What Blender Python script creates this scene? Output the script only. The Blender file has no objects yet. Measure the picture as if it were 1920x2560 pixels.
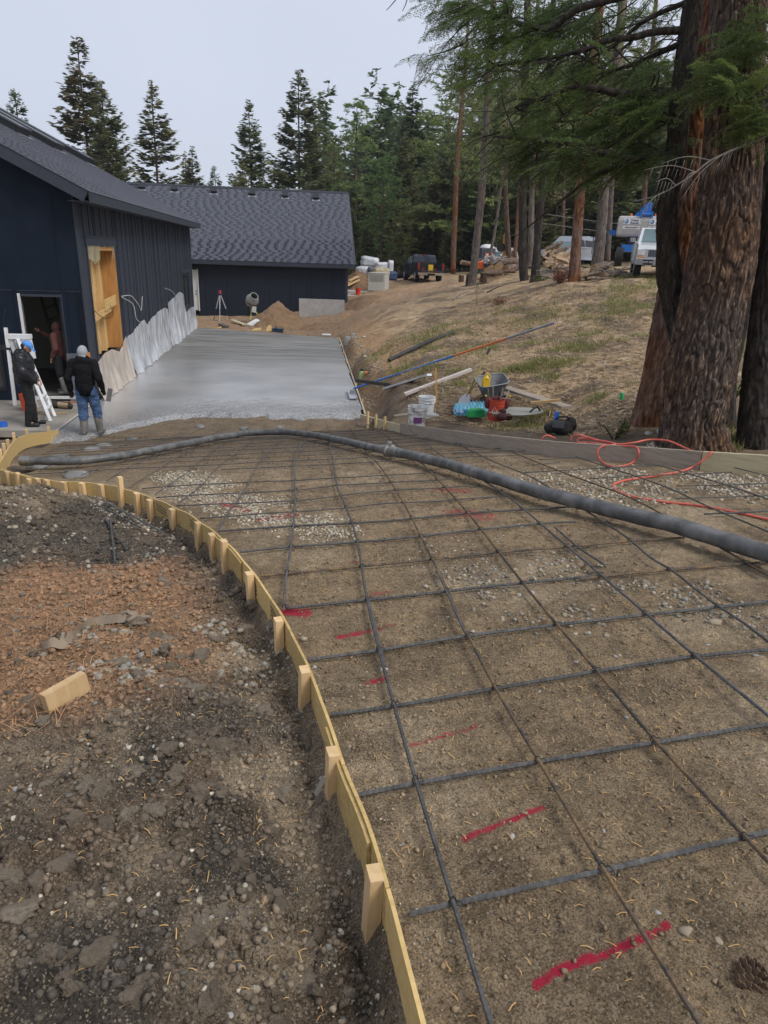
import bpy, bmesh, math, random
import numpy as np
from mathutils import Vector, Matrix
rng = np.random.default_rng(7)
random.seed(7)
sc = bpy.context.scene
C = sc.collection
# ---------------------------------------------------------------- camera, sky, sun, exposure
EZ = 1.75                                   # eye height above the ground at the photographer's feet
FPX = 1740.0; PITCH = math.atan((1280-638)/FPX); ROLL = .035
cam_d = bpy.data.cameras.new("camera"); cam = bpy.data.objects.new("camera", cam_d); C.objects.link(cam)
cam_d.sensor_fit = 'VERTICAL'; cam_d.sensor_height = 36.0; cam_d.sensor_width = 27.0
cam_d.lens = 36.0*FPX/2560.0; cam_d.clip_start = .05; cam_d.clip_end = 2500
cp, sp, cr, sr = math.cos(PITCH), math.sin(PITCH), math.cos(ROLL), math.sin(ROLL)
FW = np.array([0, cp, -sp]); _u = np.array([0, sp, cp]); _r = np.array([1., 0, 0])
RT = cr*_r+sr*_u; UP = -sr*_r+cr*_u
M = Matrix(((RT[0], UP[0], -FW[0], 0), (RT[1], UP[1], -FW[1], 0), (RT[2], UP[2], -FW[2], EZ), (0, 0, 0, 1)))
cam.matrix_world = M
sc.camera = cam
world = bpy.data.worlds.new("World"); sc.world = world; world.use_nodes = True
wn = world.node_tree.nodes; wl = world.node_tree.links
bg = wn["Background"]
SUN_EL, SUN_AZ = math.radians(50), math.radians(122)
sky = wn.new("ShaderNodeTexSky"); sky.sky_type = 'NISHITA'; sky.sun_disc = False
sky.sun_elevation = SUN_EL; sky.sun_rotation = SUN_AZ; sky.air_density = 1.0; sky.dust_density = 3.0
mixn = wn.new("ShaderNodeMix"); mixn.data_type = 'RGBA'; mixn.inputs[0].default_value = .93
tc = wn.new("ShaderNodeTexCoord"); nz = wn.new("ShaderNodeTexNoise"); nz.inputs['Scale'].default_value = 1.6
nz.inputs['Detail'].default_value = 3; nz.inputs['Roughness'].default_value = .45
rp = wn.new("ShaderNodeValToRGB")           # thick cloud: almost even, a little mottled
rp.color_ramp.elements[0].position = .25; rp.color_ramp.elements[0].color = (.385, .42, .505, 1)
rp.color_ramp.elements[1].position = .75; rp.color_ramp.elements[1].color = (.455, .487, .565, 1)
sclv = wn.new("ShaderNodeVectorMath"); sclv.operation = 'SCALE'; sclv.inputs[3].default_value = 10.0
wl.new(tc.outputs['Generated'], nz.inputs['Vector']); wl.new(nz.outputs['Fac'], rp.inputs['Fac'])
wl.new(rp.outputs['Color'], sclv.inputs[0])
wl.new(sky.outputs['Color'], mixn.inputs[6]); wl.new(sclv.outputs[0], mixn.inputs[7])
wl.new(mixn.outputs[2], bg.inputs['Color']); bg.inputs['Strength'].default_value = .1
sun_d = bpy.data.lights.new("sun", 'SUN'); sun_d.energy = 1.5; sun_d.angle = math.radians(24); sun_d.color = (1, .96, .9)
sun = bpy.data.objects.new("sun", sun_d); C.objects.link(sun)
sun.rotation_euler = (math.radians(90)-SUN_EL, 0, math.radians(180)-SUN_AZ+math.radians(0)); sun.location = (-20, -20, 40)
vs = sc.view_settings
vs.view_transform = 'Standard'; vs.look = 'None'; vs.exposure = 0.68; vs.gamma = 1; vs.use_curve_mapping = False
try: sc.cycles.max_bounces = 6; sc.cycles.diffuse_bounces = 3; sc.cycles.transparent_max_bounces = 12
except Exception: pass
sc.cycles.use_denoising = True

# ---------------------------------------------------------------- geometry helpers
def ray(px, py):
    return ((px-960)/FPX)*RT-((py-1280)/FPX)*UP+FW
def W(px, py, d):                            # a point d metres deep along the view axis of the survey photograph
    v = ray(px, py)*d; v[2] += EZ; return v
def onz(px, py, z):
    v = ray(px, py); v = v*((z-EZ)/v[2]); v[2] += EZ; return v
def pj(X):
    X = np.asarray(X, float)-[0, 0, EZ]; d = X@FW
    return np.stack([960+FPX*(X@RT)/d, 1280-FPX*(X@UP)/d], -1)
def V(*a): return np.array(a, float)
def unit(v): v = np.asarray(v, float); return v/max(1e-9, np.linalg.norm(v))
def frame(d):                                # two vectors square to d
    d = unit(d); h = V(0, 0, 1) if abs(d[2]) < .9 else V(1, 0, 0)
    u = unit(np.cross(h, d)); return u, np.cross(d, u)
def rotz(a): c, s = math.cos(a), math.sin(a); return np.array([[c, -s, 0], [s, c, 0], [0, 0, 1.]])
def rotx(a): c, s = math.cos(a), math.sin(a); return np.array([[1, 0, 0], [0, c, -s], [0, s, c.real]])
def roty(a): c, s = math.cos(a), math.sin(a); return np.array([[c, 0, s], [0, 1, 0], [-s, 0, c]])

class MB:
    def __init__(s): s.v = []; s.f = []; s.n = 0; s.m = []; s.mi = 0
    def add(s, v, f):
        v = np.asarray(v, float).reshape(-1, 3); s.v.append(v); k = s.n
        s.f.extend([tuple(i+k for i in q) for q in f]); s.m.extend([s.mi]*len(f)); s.n += len(v); return s
    def box(s, c, size, R=None):
        h = np.asarray(size, float)/2
        v = np.array([[x, y, z] for x in (-1, 1) for y in (-1, 1) for z in (-1, 1)], float)*h
        if R is not None: v = v@np.asarray(R).T
        return s.add(v+np.asarray(c, float), [(0, 1, 3, 2), (4, 6, 7, 5), (0, 4, 5, 1), (2, 3, 7, 6), (0, 2, 6, 4), (1, 5, 7, 3)])
    def bar(s, p, q, w, h, up=None):          # a bar of section w x h from p to q
        p = np.asarray(p, float); q = np.asarray(q, float); d = unit(q-p)
        if up is None: u, v = frame(d)
        else: u = unit(np.cross(up, d)); v = np.cross(d, u)
        R = np.stack([u, d, v], 1)
        return s.box((p+q)/2, (w, np.linalg.norm(q-p), h), R)
    def tube(s, pts, r, n=8, cap=True, sq=1.0):
        pts = np.asarray(pts, float); k = len(pts); r = np.broadcast_to(np.asarray(r, float), (k,))
        t = np.gradient(pts, axis=0); t /= np.maximum(1e-9, np.linalg.norm(t, axis=1))[:, None]
        u, v = frame(t[0]); vs = []
        a = np.arange(n)*2*math.pi/n
        for i in range(k):
            u = unit(u-t[i]*(u@t[i])); v = np.cross(t[i], u)
            vs.append(pts[i]+r[i]*(np.cos(a)[:, None]*u+sq*np.sin(a)[:, None]*v))
        f = [(i*n+j, i*n+(j+1) % n, (i+1)*n+(j+1) % n, (i+1)*n+j) for i in range(k-1) for j in range(n)]
        if cap: f += [tuple(range(n-1, -1, -1)), tuple((k-1)*n+j for j in range(n))]
        return s.add(np.concatenate(vs), f)
    def cyl(s, p, q, r0, r1=None, n=10, cap=True): return s.tube([p, q], [r0, r0 if r1 is None else r1], n, cap)
    def lathe(s, prof, c=(0, 0, 0), n=16, R=None, cap=True, sx=1, sy=1):
        a = np.arange(n)*2*math.pi/n
        v = np.concatenate([np.stack([r*np.cos(a)*sx, r*np.sin(a)*sy, np.full(n, z)], 1) for r, z in prof])
        if R is not None: v = v@np.asarray(R).T
        k = len(prof)
        f = [(i*n+j, i*n+(j+1) % n, (i+1)*n+(j+1) % n, (i+1)*n+j) for i in range(k-1) for j in range(n)]
        if cap: f += [tuple(range(n-1, -1, -1)), tuple((k-1)*n+j for j in range(n))]
        return s.add(v+np.asarray(c, float), f)
    def prism(s, poly, ext):                  # poly: 3-D points in order, ext: vector
        p = np.asarray(poly, float); k = len(p)
        f = [tuple(range(k-1, -1, -1)), tuple(range(k, 2*k))]+[(i, (i+1) % k, k+(i+1) % k, k+i) for i in range(k)]
        return s.add(np.concatenate([p, p+np.asarray(ext, float)]), f)
    def grid(s, P):                           # P: (a, b, 3) sheet
        a, b = P.shape[:2]
        f = [(i*b+j, i*b+j+1, (i+1)*b+j+1, (i+1)*b+j) for i in range(a-1) for j in range(b-1)]
        return s.add(P.reshape(-1, 3), f)
    def sheet(s, P, th):                      # P sheet with thickness th along z-ish normal
        P = np.asarray(P, float); a, b = P.shape[:2]
        nrm = np.cross(P[1:, :-1]-P[:-1, :-1], P[:-1, 1:]-P[:-1, :-1]).reshape(-1, 3).mean(0); nrm = unit(nrm)*th
        s.grid(P); s.grid((P-nrm)[:, ::-1])
        e = [(0, j) for j in range(b)]+[(i, b-1) for i in range(1, a)]+[(a-1, j) for j in range(b-2, -1, -1)]+[(i, 0) for i in range(a-2, 0, -1)]
        T = np.array([P[i, j] for i, j in e]); k = len(e)
        return s.add(np.concatenate([T, T-nrm]), [(i, k+i, k+(i+1) % k, (i+1) % k) for i in range(k)])
    def mesh(s, name, mats, smooth=False):
        me = bpy.data.meshes.new(name)
        v = np.concatenate(s.v) if s.v else np.zeros((0, 3))
        me.from_pydata(v.tolist(), [], s.f)
        for m in (mats if isinstance(mats, (list, tuple)) else [mats]): me.materials.append(m)
        if s.mi or any(s.m): me.polygons.foreach_set('material_index', s.m)
        if smooth is True: me.shade_smooth()
        elif smooth: me.shade_smooth(); me.set_sharp_from_angle(angle=math.radians(smooth))
        me.update(); return me
    def build(s, name, mats, parent=None, smooth=35, kind=None, label=None, cat=None, group=None, loc=None):
        return put(name, s.mesh(name, mats, smooth), parent, kind, label, cat, group, loc)
def put(name, me, parent=None, kind=None, label=None, cat=None, group=None, loc=None, rot=None, scale=None):
    o = bpy.data.objects.new(name, me); C.objects.link(o)
    if parent is not None: o.parent = parent
    if kind: o['kind'] = kind
    if label: o['label'] = label
    if cat: o['category'] = cat
    if group: o['group'] = group
    if loc is not None: o.location = loc
    if rot is not None: o.rotation_euler = rot
    if scale is not None: o.scale = scale if hasattr(scale, '__len__') else (scale,)*3
    return o
def thing(name, label, cat, loc=(0, 0, 0), rz=0, group=None, rot=None):
    return put(name, None, label=label, cat=cat, group=group, loc=tuple(loc), rot=rot or (0, 0, rz))
def copy_tree(o, parent=None):
    c = o.copy(); C.objects.link(c); c.parent = parent
    for ch in list(o.children): copy_tree(ch, c)
    return c
def fastmesh(name, v, tri, mat, smooth=False, attrs=None):
    """mesh from numpy arrays: v (n,3), tri (m,k) faces of equal size"""
    me = bpy.data.meshes.new(name); v = np.ascontiguousarray(v, np.float32); tri = np.ascontiguousarray(tri, np.int32)
    k = tri.shape[1]
    me.vertices.add(len(v)); me.vertices.foreach_set('co', v.ravel())
    me.loops.add(tri.size); me.loops.foreach_set('vertex_index', tri.ravel())
    me.polygons.add(len(tri)); me.polygons.foreach_set('loop_start', np.arange(0, tri.size, k, dtype=np.int32))
    try: me.polygons.foreach_set('loop_total', np.full(len(tri), k, np.int32))
    except Exception: pass
    if mat is not None: me.materials.append(mat)
    for nm, val in (attrs or {}).items():
        a = me.attributes.new(nm, 'FLOAT', 'POINT'); a.data.foreach_set('value', np.ascontiguousarray(val, np.float32))
    me.update(calc_edges=True); me.validate()
    if smooth: me.shade_smooth()
    return me

# ---------------------------------------------------------------- noise
def _hash(ix, iy, seed):
    h = (ix.astype(np.int64)*374761393+iy.astype(np.int64)*668265263+seed*974711) & 0xffffffff
    h = ((h ^ (h >> 13))*1274126177) & 0xffffffff
    return ((h ^ (h >> 16)) & 0xffff)/65535.0
def vnoise(x, y, seed=0):
    ix = np.floor(x); iy = np.floor(y); fx = x-ix; fy = y-iy
    fx = fx*fx*(3-2*fx); fy = fy*fy*(3-2*fy)
    a = _hash(ix, iy, seed); b = _hash(ix+1, iy, seed); c = _hash(ix, iy+1, seed); d = _hash(ix+1, iy+1, seed)
    return (a*(1-fx)+b*fx)*(1-fy)+(c*(1-fx)+d*fx)*fy
def fbm(x, y, oct=4, seed=0, gain=.5):
    s = 0; a = 1; t = 0
    for i in range(oct): s = s+a*vnoise(x, y, seed+i*17); t += a; a *= gain; x = x*2.03+3.1; y = y*2.03+1.7
    return s/t
def cell(x, y, seed=0):                       # distance to the nearest jittered cell centre + that cell's own random number
    ix = np.floor(x); iy = np.floor(y); best = np.full(x.shape, 9.0); idv = np.zeros(x.shape)
    for dx in (-1, 0, 1):
        for dy in (-1, 0, 1):
            cx = ix+dx; cy = iy+dy
            d = np.hypot(cx+_hash(cx, cy, seed)-x, cy+_hash(cx, cy, seed+5)-y); k = d < best
            best = np.where(k, d, best); idv = np.where(k, _hash(cx, cy, seed+9), idv)
    return best, idv
def crack(x, y, seed=0):                      # 0 on the seams between jittered cells, rising inside them
    ix = np.floor(x); iy = np.floor(y); f1 = np.full(x.shape, 9.0); f2 = f1.copy(); idv = np.zeros(x.shape)
    for dx in (-1, 0, 1):
        for dy in (-1, 0, 1):
            cx = ix+dx; cy = iy+dy; d = np.hypot(cx+_hash(cx, cy, seed)-x, cy+_hash(cx, cy, seed+5)-y); k = d < f1
            f2 = np.where(k, f1, np.minimum(f2, d)); idv = np.where(k, _hash(cx, cy, seed+9), idv); f1 = np.where(k, d, f1)
    return f2-f1, idv
def sstep(a, b, x): t = np.clip((x-a)/(b-a), 0, 1); return t*t*(3-2*t)

# ---------------------------------------------------------------- materials
MATS = {}
def mat(name, col, rough=.6, metal=0, var=.12, vscale=6, bump=0, bscale=40, bdist=.01, col2=None, obj_var=0, coat=0, trans=0, emit=None, spec=.5, stretch=(1, 1, 1), rvar=0, vramp=(.3, .7), sss=0):
    if name in MATS: return MATS[name]
    m = bpy.data.materials.new(name); m.use_nodes = True; nt = m.node_tree; N = nt.nodes; L = nt.links
    b = N["Principled BSDF"]; b.inputs['Roughness'].default_value = rough; b.inputs['Metallic'].default_value = metal
    b.inputs['Coat Weight'].default_value = coat; b.inputs['Transmission Weight'].default_value = trans; b.inputs['Specular IOR Level'].default_value = spec
    if emit: b.inputs['Emission Color'].default_value = (*emit[:3], 1); b.inputs['Emission Strength'].default_value = emit[3]
    tc = N.new("ShaderNodeTexCoord"); mp = N.new("ShaderNodeMapping"); mp.inputs['Scale'].default_value = stretch
    L.new(tc.outputs['Object'], mp.inputs['Vector'])
    nz = N.new("ShaderNodeTexNoise"); nz.inputs['Scale'].default_value = vscale; nz.inputs['Detail'].default_value = 6; nz.inputs['Roughness'].default_value = .6
    L.new(mp.outputs[0], nz.inputs['Vector'])
    r = N.new("ShaderNodeValToRGB"); e = r.color_ramp.elements; e[0].position, e[1].position = vramp
    c2 = col2 if col2 is not None else tuple(min(1, c*(1+var)) for c in col)
    c1 = col if col2 is not None else tuple(c*(1-var) for c in col)
    e[0].color = (*c1[:3], 1); e[1].color = (*c2[:3], 1)
    L.new(nz.outputs['Fac'], r.inputs['Fac']); out = r.outputs['Color']
    if obj_var:
        oi = N.new("ShaderNodeObjectInfo"); hs = N.new("ShaderNodeHueSaturation"); mr = N.new("ShaderNodeMapRange")
        mr.inputs['To Min'].default_value = 1-obj_var; mr.inputs['To Max'].default_value = 1+obj_var
        L.new(oi.outputs['Random'], mr.inputs['Value']); L.new(mr.outputs[0], hs.inputs['Value']); L.new(out, hs.inputs['Color']); out = hs.outputs['Color']
    L.new(out, b.inputs['Base Color'])
    if rvar:
        mr2 = N.new("ShaderNodeMapRange"); mr2.inputs['To Min'].default_value = max(0.02, rough-rvar); mr2.inputs['To Max'].default_value = rough+rvar
        L.new(nz.outputs['Fac'], mr2.inputs['Value']); L.new(mr2.outputs[0], b.inputs['Roughness'])
    if bump:
        n2 = N.new("ShaderNodeTexNoise"); n2.inputs['Scale'].default_value = bscale; n2.inputs['Detail'].default_value = 5
        L.new(mp.outputs[0], n2.inputs['Vector'])
        bp = N.new("ShaderNodeBump"); bp.inputs['Strength'].default_value = bump; bp.inputs['Distance'].default_value = bdist
        L.new(n2.outputs['Fac'], bp.inputs['Height']); L.new(bp.outputs[0], b.inputs['Normal'])
    MATS[name] = m; return m
def node(m, t): return m.node_tree.nodes.new(t)
def link(m, a, b): m.node_tree.links.new(a, b)
# ---------------------------------------------------------------- terrain height
def Gz(x, y):
    t = np.clip((np.asarray(y)-8)/6, 0, 1); q = np.clip((np.asarray(x)+6.5)/4, 0, 1); return -.009*np.asarray(y)**2+.07*x+.17*t*t*(3-2*t)*q
th = math.radians(7.4)
AX = V(-math.sin(th), math.cos(th), 0); NL = V(-math.cos(th), -math.sin(th), 0)   # along the barn's side wall; to its left
C0 = V(-7.1, 16.66, 0)                        # near right corner of the dark house
ctrl = []
for y in (-6, -2, 0, 2, 4, 6, 8, 10, 12):
    for x in (-9, -5, -2.5, 0, 2.5):
        if x > -3 or y < 11: ctrl.append((x, y, Gz(max(x, -7), max(y, 0))))
ctrl += [(5, 0, .35), (5, 3, .27), (4, 6, -.04), (9, 0, .55), (9, 6, .4), (8, 9, .2), (-9, 11, -1.3), (-3, 13.2, -1.75), (-6, 12.4, -1.75), (-9, 12.6, -1.9), (-14, 12, -1.9), (-14, 6, -.9), (-25, 10, -1.9)]
for y in (14.5, 18, 24, 30, 34):
    for fr in (0, .5, 1):
        p = C0*(1-fr)+fr*V(-.75, 16.66, 0); q = p+AX*(y-16.66); ctrl.append((q[0], q[1], -2.02))
ctrl += [(-14, 20, -2), (-16, 34, -2), (-9.5, 36, -1.95), (-6, 36, -1.95), (-3.5, 36, -1.93), (-10.5, 41, -1.95), (-7.5, 41.5, -1.9), (-5, 42.2, -1.6), (-5.6, 39.5, -1.85), (-3.0, 39.6, -1.8), (-2.6, 43, -.95)]
for px, py, d in [(905, 960, 18.6), (890, 905, 21.5), (872, 860, 26), (862, 835, 31), (930, 905, 20.3), (930, 870, 22.5), (910, 830, 27), (900, 790, 34), (905, 765, 40), (960, 790, 29.5), (1000, 750, 38), (910, 733, 46), (1030, 703, 53), (1075, 698, 54), (1000, 720, 48), (1110, 690, 56),
                  (985, 990, 15.6), (1000, 940, 17.4), (1050, 1000, 14.2), (1050, 905, 18.5), (1100, 810, 24.5), (1100, 750, 31), (1130, 700, 40), (1190, 703, 37), (1200, 760, 28), (1260, 700, 36), (1315, 703, 33), (1380, 700, 30), (1434, 697, 27), (1590, 694, 27), (1500, 690, 31), (1500, 670, 36),
                  (1300, 850, 19.4), (1300, 950, 14.8), (1225, 1035, 12.4), (1300, 1040, 12), (1040, 1070, 11.7), (1395, 1088, 10.6), (1450, 1000, 11.8), (1500, 800, 19.8), (1550, 900, 14.3), (1600, 760, 21), (1600, 1060, 10), (1700, 1128, 9), (1890, 1120, 9.1), (1860, 800, 18), (1900, 700, 24), (1880, 950, 12.5)]:
    ctrl.append(tuple(W(px, py, d)))
ctrl += [(8, 45, .9), (12, 40, 1.3), (18, 30, 1.9), (16, 18, 1.6), (25, 50, 1.9), (6, 60, .5), (0, 66, 0), (-8, 60, -1.0), (-20, 56, -1.6), (-30, 75, -1.5), (0, 90, .4), (20, 90, 2), (45, 60, 3), (50, 20, 3), (30, 5, 2), (30, -20, 1.6), (-30, -20, 0), (-50, 30, -2), (-60, 90, -1.5), (0, 150, 2), (60, 140, 5), (-70, 150, 0), (-4, 47, -1.0), (-8, 49, -1.2)]
CT = np.array(ctrl)
def _phi(r): return np.where(r > 1e-6, r*r*np.log(np.maximum(r, 1e-6)), 0)
_k = len(CT); _P = np.c_[np.ones(_k), CT[:, :2]]
_A = np.zeros((_k+3, _k+3)); _A[:_k, :_k] = _phi(np.hypot(CT[:, None, 0]-CT[None, :, 0], CT[:, None, 1]-CT[None, :, 1]))+np.eye(_k)*.25
_A[:_k, _k:] = _P; _A[_k:, :_k] = _P.T
_w = np.linalg.solve(_A, np.r_[CT[:, 2], 0, 0, 0])
def tps(x, y):
    x = np.asarray(x, float); y = np.asarray(y, float); sh = x.shape; x = x.ravel(); y = y.ravel(); out = np.empty(len(x))
    for i in range(0, len(x), 40000):
        s = slice(i, i+40000); r = np.hypot(x[s, None]-CT[None, :, 0], y[s, None]-CT[None, :, 1])
        out[s] = _phi(r)@_w[:_k]+_w[_k]+_w[_k+1]*x[s]+_w[_k+2]*y[s]
    return out.reshape(sh)
# surfaces traced where they stand: the ray of a surveyed pixel meets the ground surface
def base(x, y):
    x = np.asarray(x, float); y = np.asarray(y, float)
    g = Gz(np.clip(x, -7, 6), np.clip(y, 0, 14.6)); t = tps(x, y)
    k = sstep(14.2, 12.2, y)*sstep(4.2, 2.4, x)*sstep(-1, 0, y)*sstep(-7, -4, x)
    z = g*k+t*(1-k)
    s = (x-C0[0])*AX[0]+(y-C0[1])*AX[1]; u = -((x-C0[0])*NL[0]+(y-C0[1])*NL[1])
    slab = sstep(-3.8, -2.6, s)*sstep(18.9, 18.2, s+.5*np.clip(u, 0, 7))*sstep(-14, -12, u)*sstep(7.0, 6.55, u)
    fs = np.interp(u, [0, 6.4], [-3.3, -1.05]); ap = sstep(-1.7, -.15, s-fs)*sstep(-.6, -.1, u)*sstep(7.3, 6.6, u)*sstep(2.5, 1.2, s); z = z*(1-ap)-1.872*ap; lev = -2.02+.148*sstep(1.2, -.6, s); return z*(1-slab)+np.minimum(z, lev)*slab
def on(px, py, dz=0.0, fn=None, k0=1.0, k1=70):
    """where the ray through a surveyed pixel first meets the ground raised by dz"""
    v = ray(px, py); k = np.geomspace(k0, k1, 1500); g = EZ+k*v[2]-(fn or base)(k*v[0], k*v[1])-dz
    i = int(np.argmax(g < 0)) if (g < 0).any() else int(np.argmin(g[k < 24])) if k1 <= 24 else len(k)-1
    if not (g < 0).any(): r = v*k[i]; r[2] += EZ-g[i]; return r
    i = max(1, i); t = g[i-1]/(g[i-1]-g[i]) if g[i-1] != g[i] else 0
    kk = k[i-1]+(k[i]-k[i-1])*t; r = v*kk; r[2] += EZ; return r
def onG(px, py, dz=0.0): return on(px, py, dz, lambda x, y: np.where(y < 10.5, Gz(np.clip(x, -7, 7), y), base(x, y)), 1.0, 24)
S_ = 1.15728                                   # displayed survey print -> photograph pixels
def poly(pts, dz=0.0, s=S_): return np.array([onG(x*s, y*s, dz) for x, y in pts])
def resample(P, step):
    P = np.asarray(P, float); L = np.r_[0, np.cumsum(np.linalg.norm(np.diff(P, axis=0), axis=1))]
    n = max(2, int(L[-1]/step)+1); t = np.linspace(0, L[-1], n)
    return np.stack([np.interp(t, L, P[:, i]) for i in range(P.shape[1])], 1)
def spline(P, n):
    P = np.asarray(P, float); Q = np.vstack([2*P[0]-P[1], P, 2*P[-1]-P[-2]]); out = []
    for i in range(1, len(Q)-2):
        for t in np.linspace(0, 1, n, endpoint=False):
            a, b, c, d = Q[i-1:i+3]
            out.append(.5*((2*b)+(-a+c)*t+(2*a-5*b+4*c-d)*t*t+(-a+3*b-3*c+d)*t**3))
    return np.array(out+[P[-1]])
FORM_L = spline(poly([(3, 1013), (100, 1035), (200, 1042), (265, 1053), (330, 1075), (400, 1105), (450, 1138), (490, 1170), (530, 1213), (570, 1265), (600, 1310), (625, 1350), (652, 1405), (675, 1452), (700, 1520), (725, 1590), (750, 1660), (780, 1732), (806, 1800), (830, 1875), (855, 1960), (885, 2080), (918, 2205)], .13), 8)
FORM_L = np.vstack([FORM_L, FORM_L[-1]+(FORM_L[-1]-FORM_L[-9])*1.2])
def side(x, y):
    """signed distance to the left form: positive outside (left)"""
    x = np.asarray(x, float); y = np.asarray(y, float); xs = np.interp(y, FORM_L[::-1, 1], FORM_L[::-1, 0])
    return xs-x
def Tz(x, y, detail=True):
    x = np.asarray(x, float); y = np.asarray(y, float); z = base(x, y)
    if not detail: return z
    sd = side(x, y); left = sstep(-.02, .1, sd)*sstep(9.6, 8.6, y)*sstep(-9, -6, x)
    # spoil heaped outside the form
    heap = .11*sstep(.15, .8, sd)*sstep(.2, 1.5, y)*sstep(4.2, 2.2, y)+.08*np.exp(-((x+1.1)/.7)**2-((y-2.2)/.5)**2)
    heap += .25*np.exp(-((x+3.9)/1.0)**2-((y-5.6)/.9)**2)+.25*np.exp(-((x+2.9)/.6)**2-((y-5.35)/.6)**2)+.05*np.exp(-((x+4.2)/.6)**2-((y-7.0)/.5)**2)
    z = z+left*(heap-.08*sstep(.5, .05, sd)-.03)
    far = np.hypot(x, y)
    near = sstep(16, 5, far)
    c1, i1 = cell(x*5.5+fbm(x*9, y*9, 2, 3), y*5.5+fbm(x*9, y*9, 2, 4), 1); c2, i2 = cell(x*14, y*14, 2); c3, i3 = cell(x*34, y*34, 8)
    clod = np.maximum(0, .62-c1)*(i1**2)*.13+np.maximum(0, .6-c2)*(i2**1.5)*.06+np.maximum(0, .6-c3)*i3*.028
    lump = (fbm(x*2.2, y*2.2, 5, 11)-.5)*.16
    rl = left*(clod*sstep(5.5, 3.2, far)+lump+.5*clod*sstep(3, 6, far))
    flat = (1-left)*near*((fbm(x*3, y*3, 5, 21)-.5)*.03+np.maximum(0, .55-c3)*i3*.018+np.maximum(0, .5-c2)*(i2 > .66)*.03+(fbm(x*24, y*24, 3, 23)-.5)*.010)
    hill = (1-left)*sstep(9, 14, far)*sstep(-1.5, .8, x-(-.6-.12*(y-16)))*((fbm(x*1.1, y*1.1, 5, 31)-.5)*.22)
    back = sstep(34.2, 35.5, y+.13*(x+8))*sstep(-13, -11, x)*(fbm(x*1.6, y*1.6, 4, 41)-.5)*.18
    return z+rl+flat+hill+back

def paintline(P, w):
    P = resample(P, .02); return P, w
PAINT = [(poly([(1160, 2125), (1200, 2097), (1300, 2062), (1395, 2022), (1440, 2000)]), .013, .95), (poly([(1003, 1814), (1060, 1790), (1110, 1770), (1174, 1743)]), .012, .85), (poly([(888, 1611), (950, 1592), (1027, 1569)]), .010, .7),
         (poly([(622, 1322), (652, 1325)]), .06, .85), (poly([(735, 1378), (792, 1367)]), .022, .75), (poly([(795, 1478), (832, 1470)]), .02, .75), (poly([(955, 1058), (1000, 1061)]), .10, .5), (poly([(985, 1108), (1045, 1118)]), .13, .45), (poly([(805, 1290), (840, 1281)]), .02, .6), (poly([(470, 1085), (530, 1105)]), .05, .6), (poly([(570, 1122), (640, 1112)]), .06, .6), (poly([(760, 1215), (775, 1215)]), .03, .55), (poly([(820, 1362), (850, 1352)]), .018, .55)]
def paint_at(x, y):
    v = np.zeros(x.shape)
    for P, w, a in PAINT:
        P = resample(P, .015)
        sel = (x > P[:, 0].min()-.3) & (x < P[:, 0].max()+.3) & (y > P[:, 1].min()-.3) & (y < P[:, 1].max()+.3)
        if not sel.any(): continue
        d = np.min(np.hypot(x[sel][:, None]-P[None, :, 0], y[sel][:, None]-P[None, :, 1]), 1)
        v[sel] = np.maximum(v[sel], a*sstep(w*1.9, w*.2, d))
    return v
def mixc(a, b, t): return a*(1-t[..., None])+np.asarray(b)*t[..., None]
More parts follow.
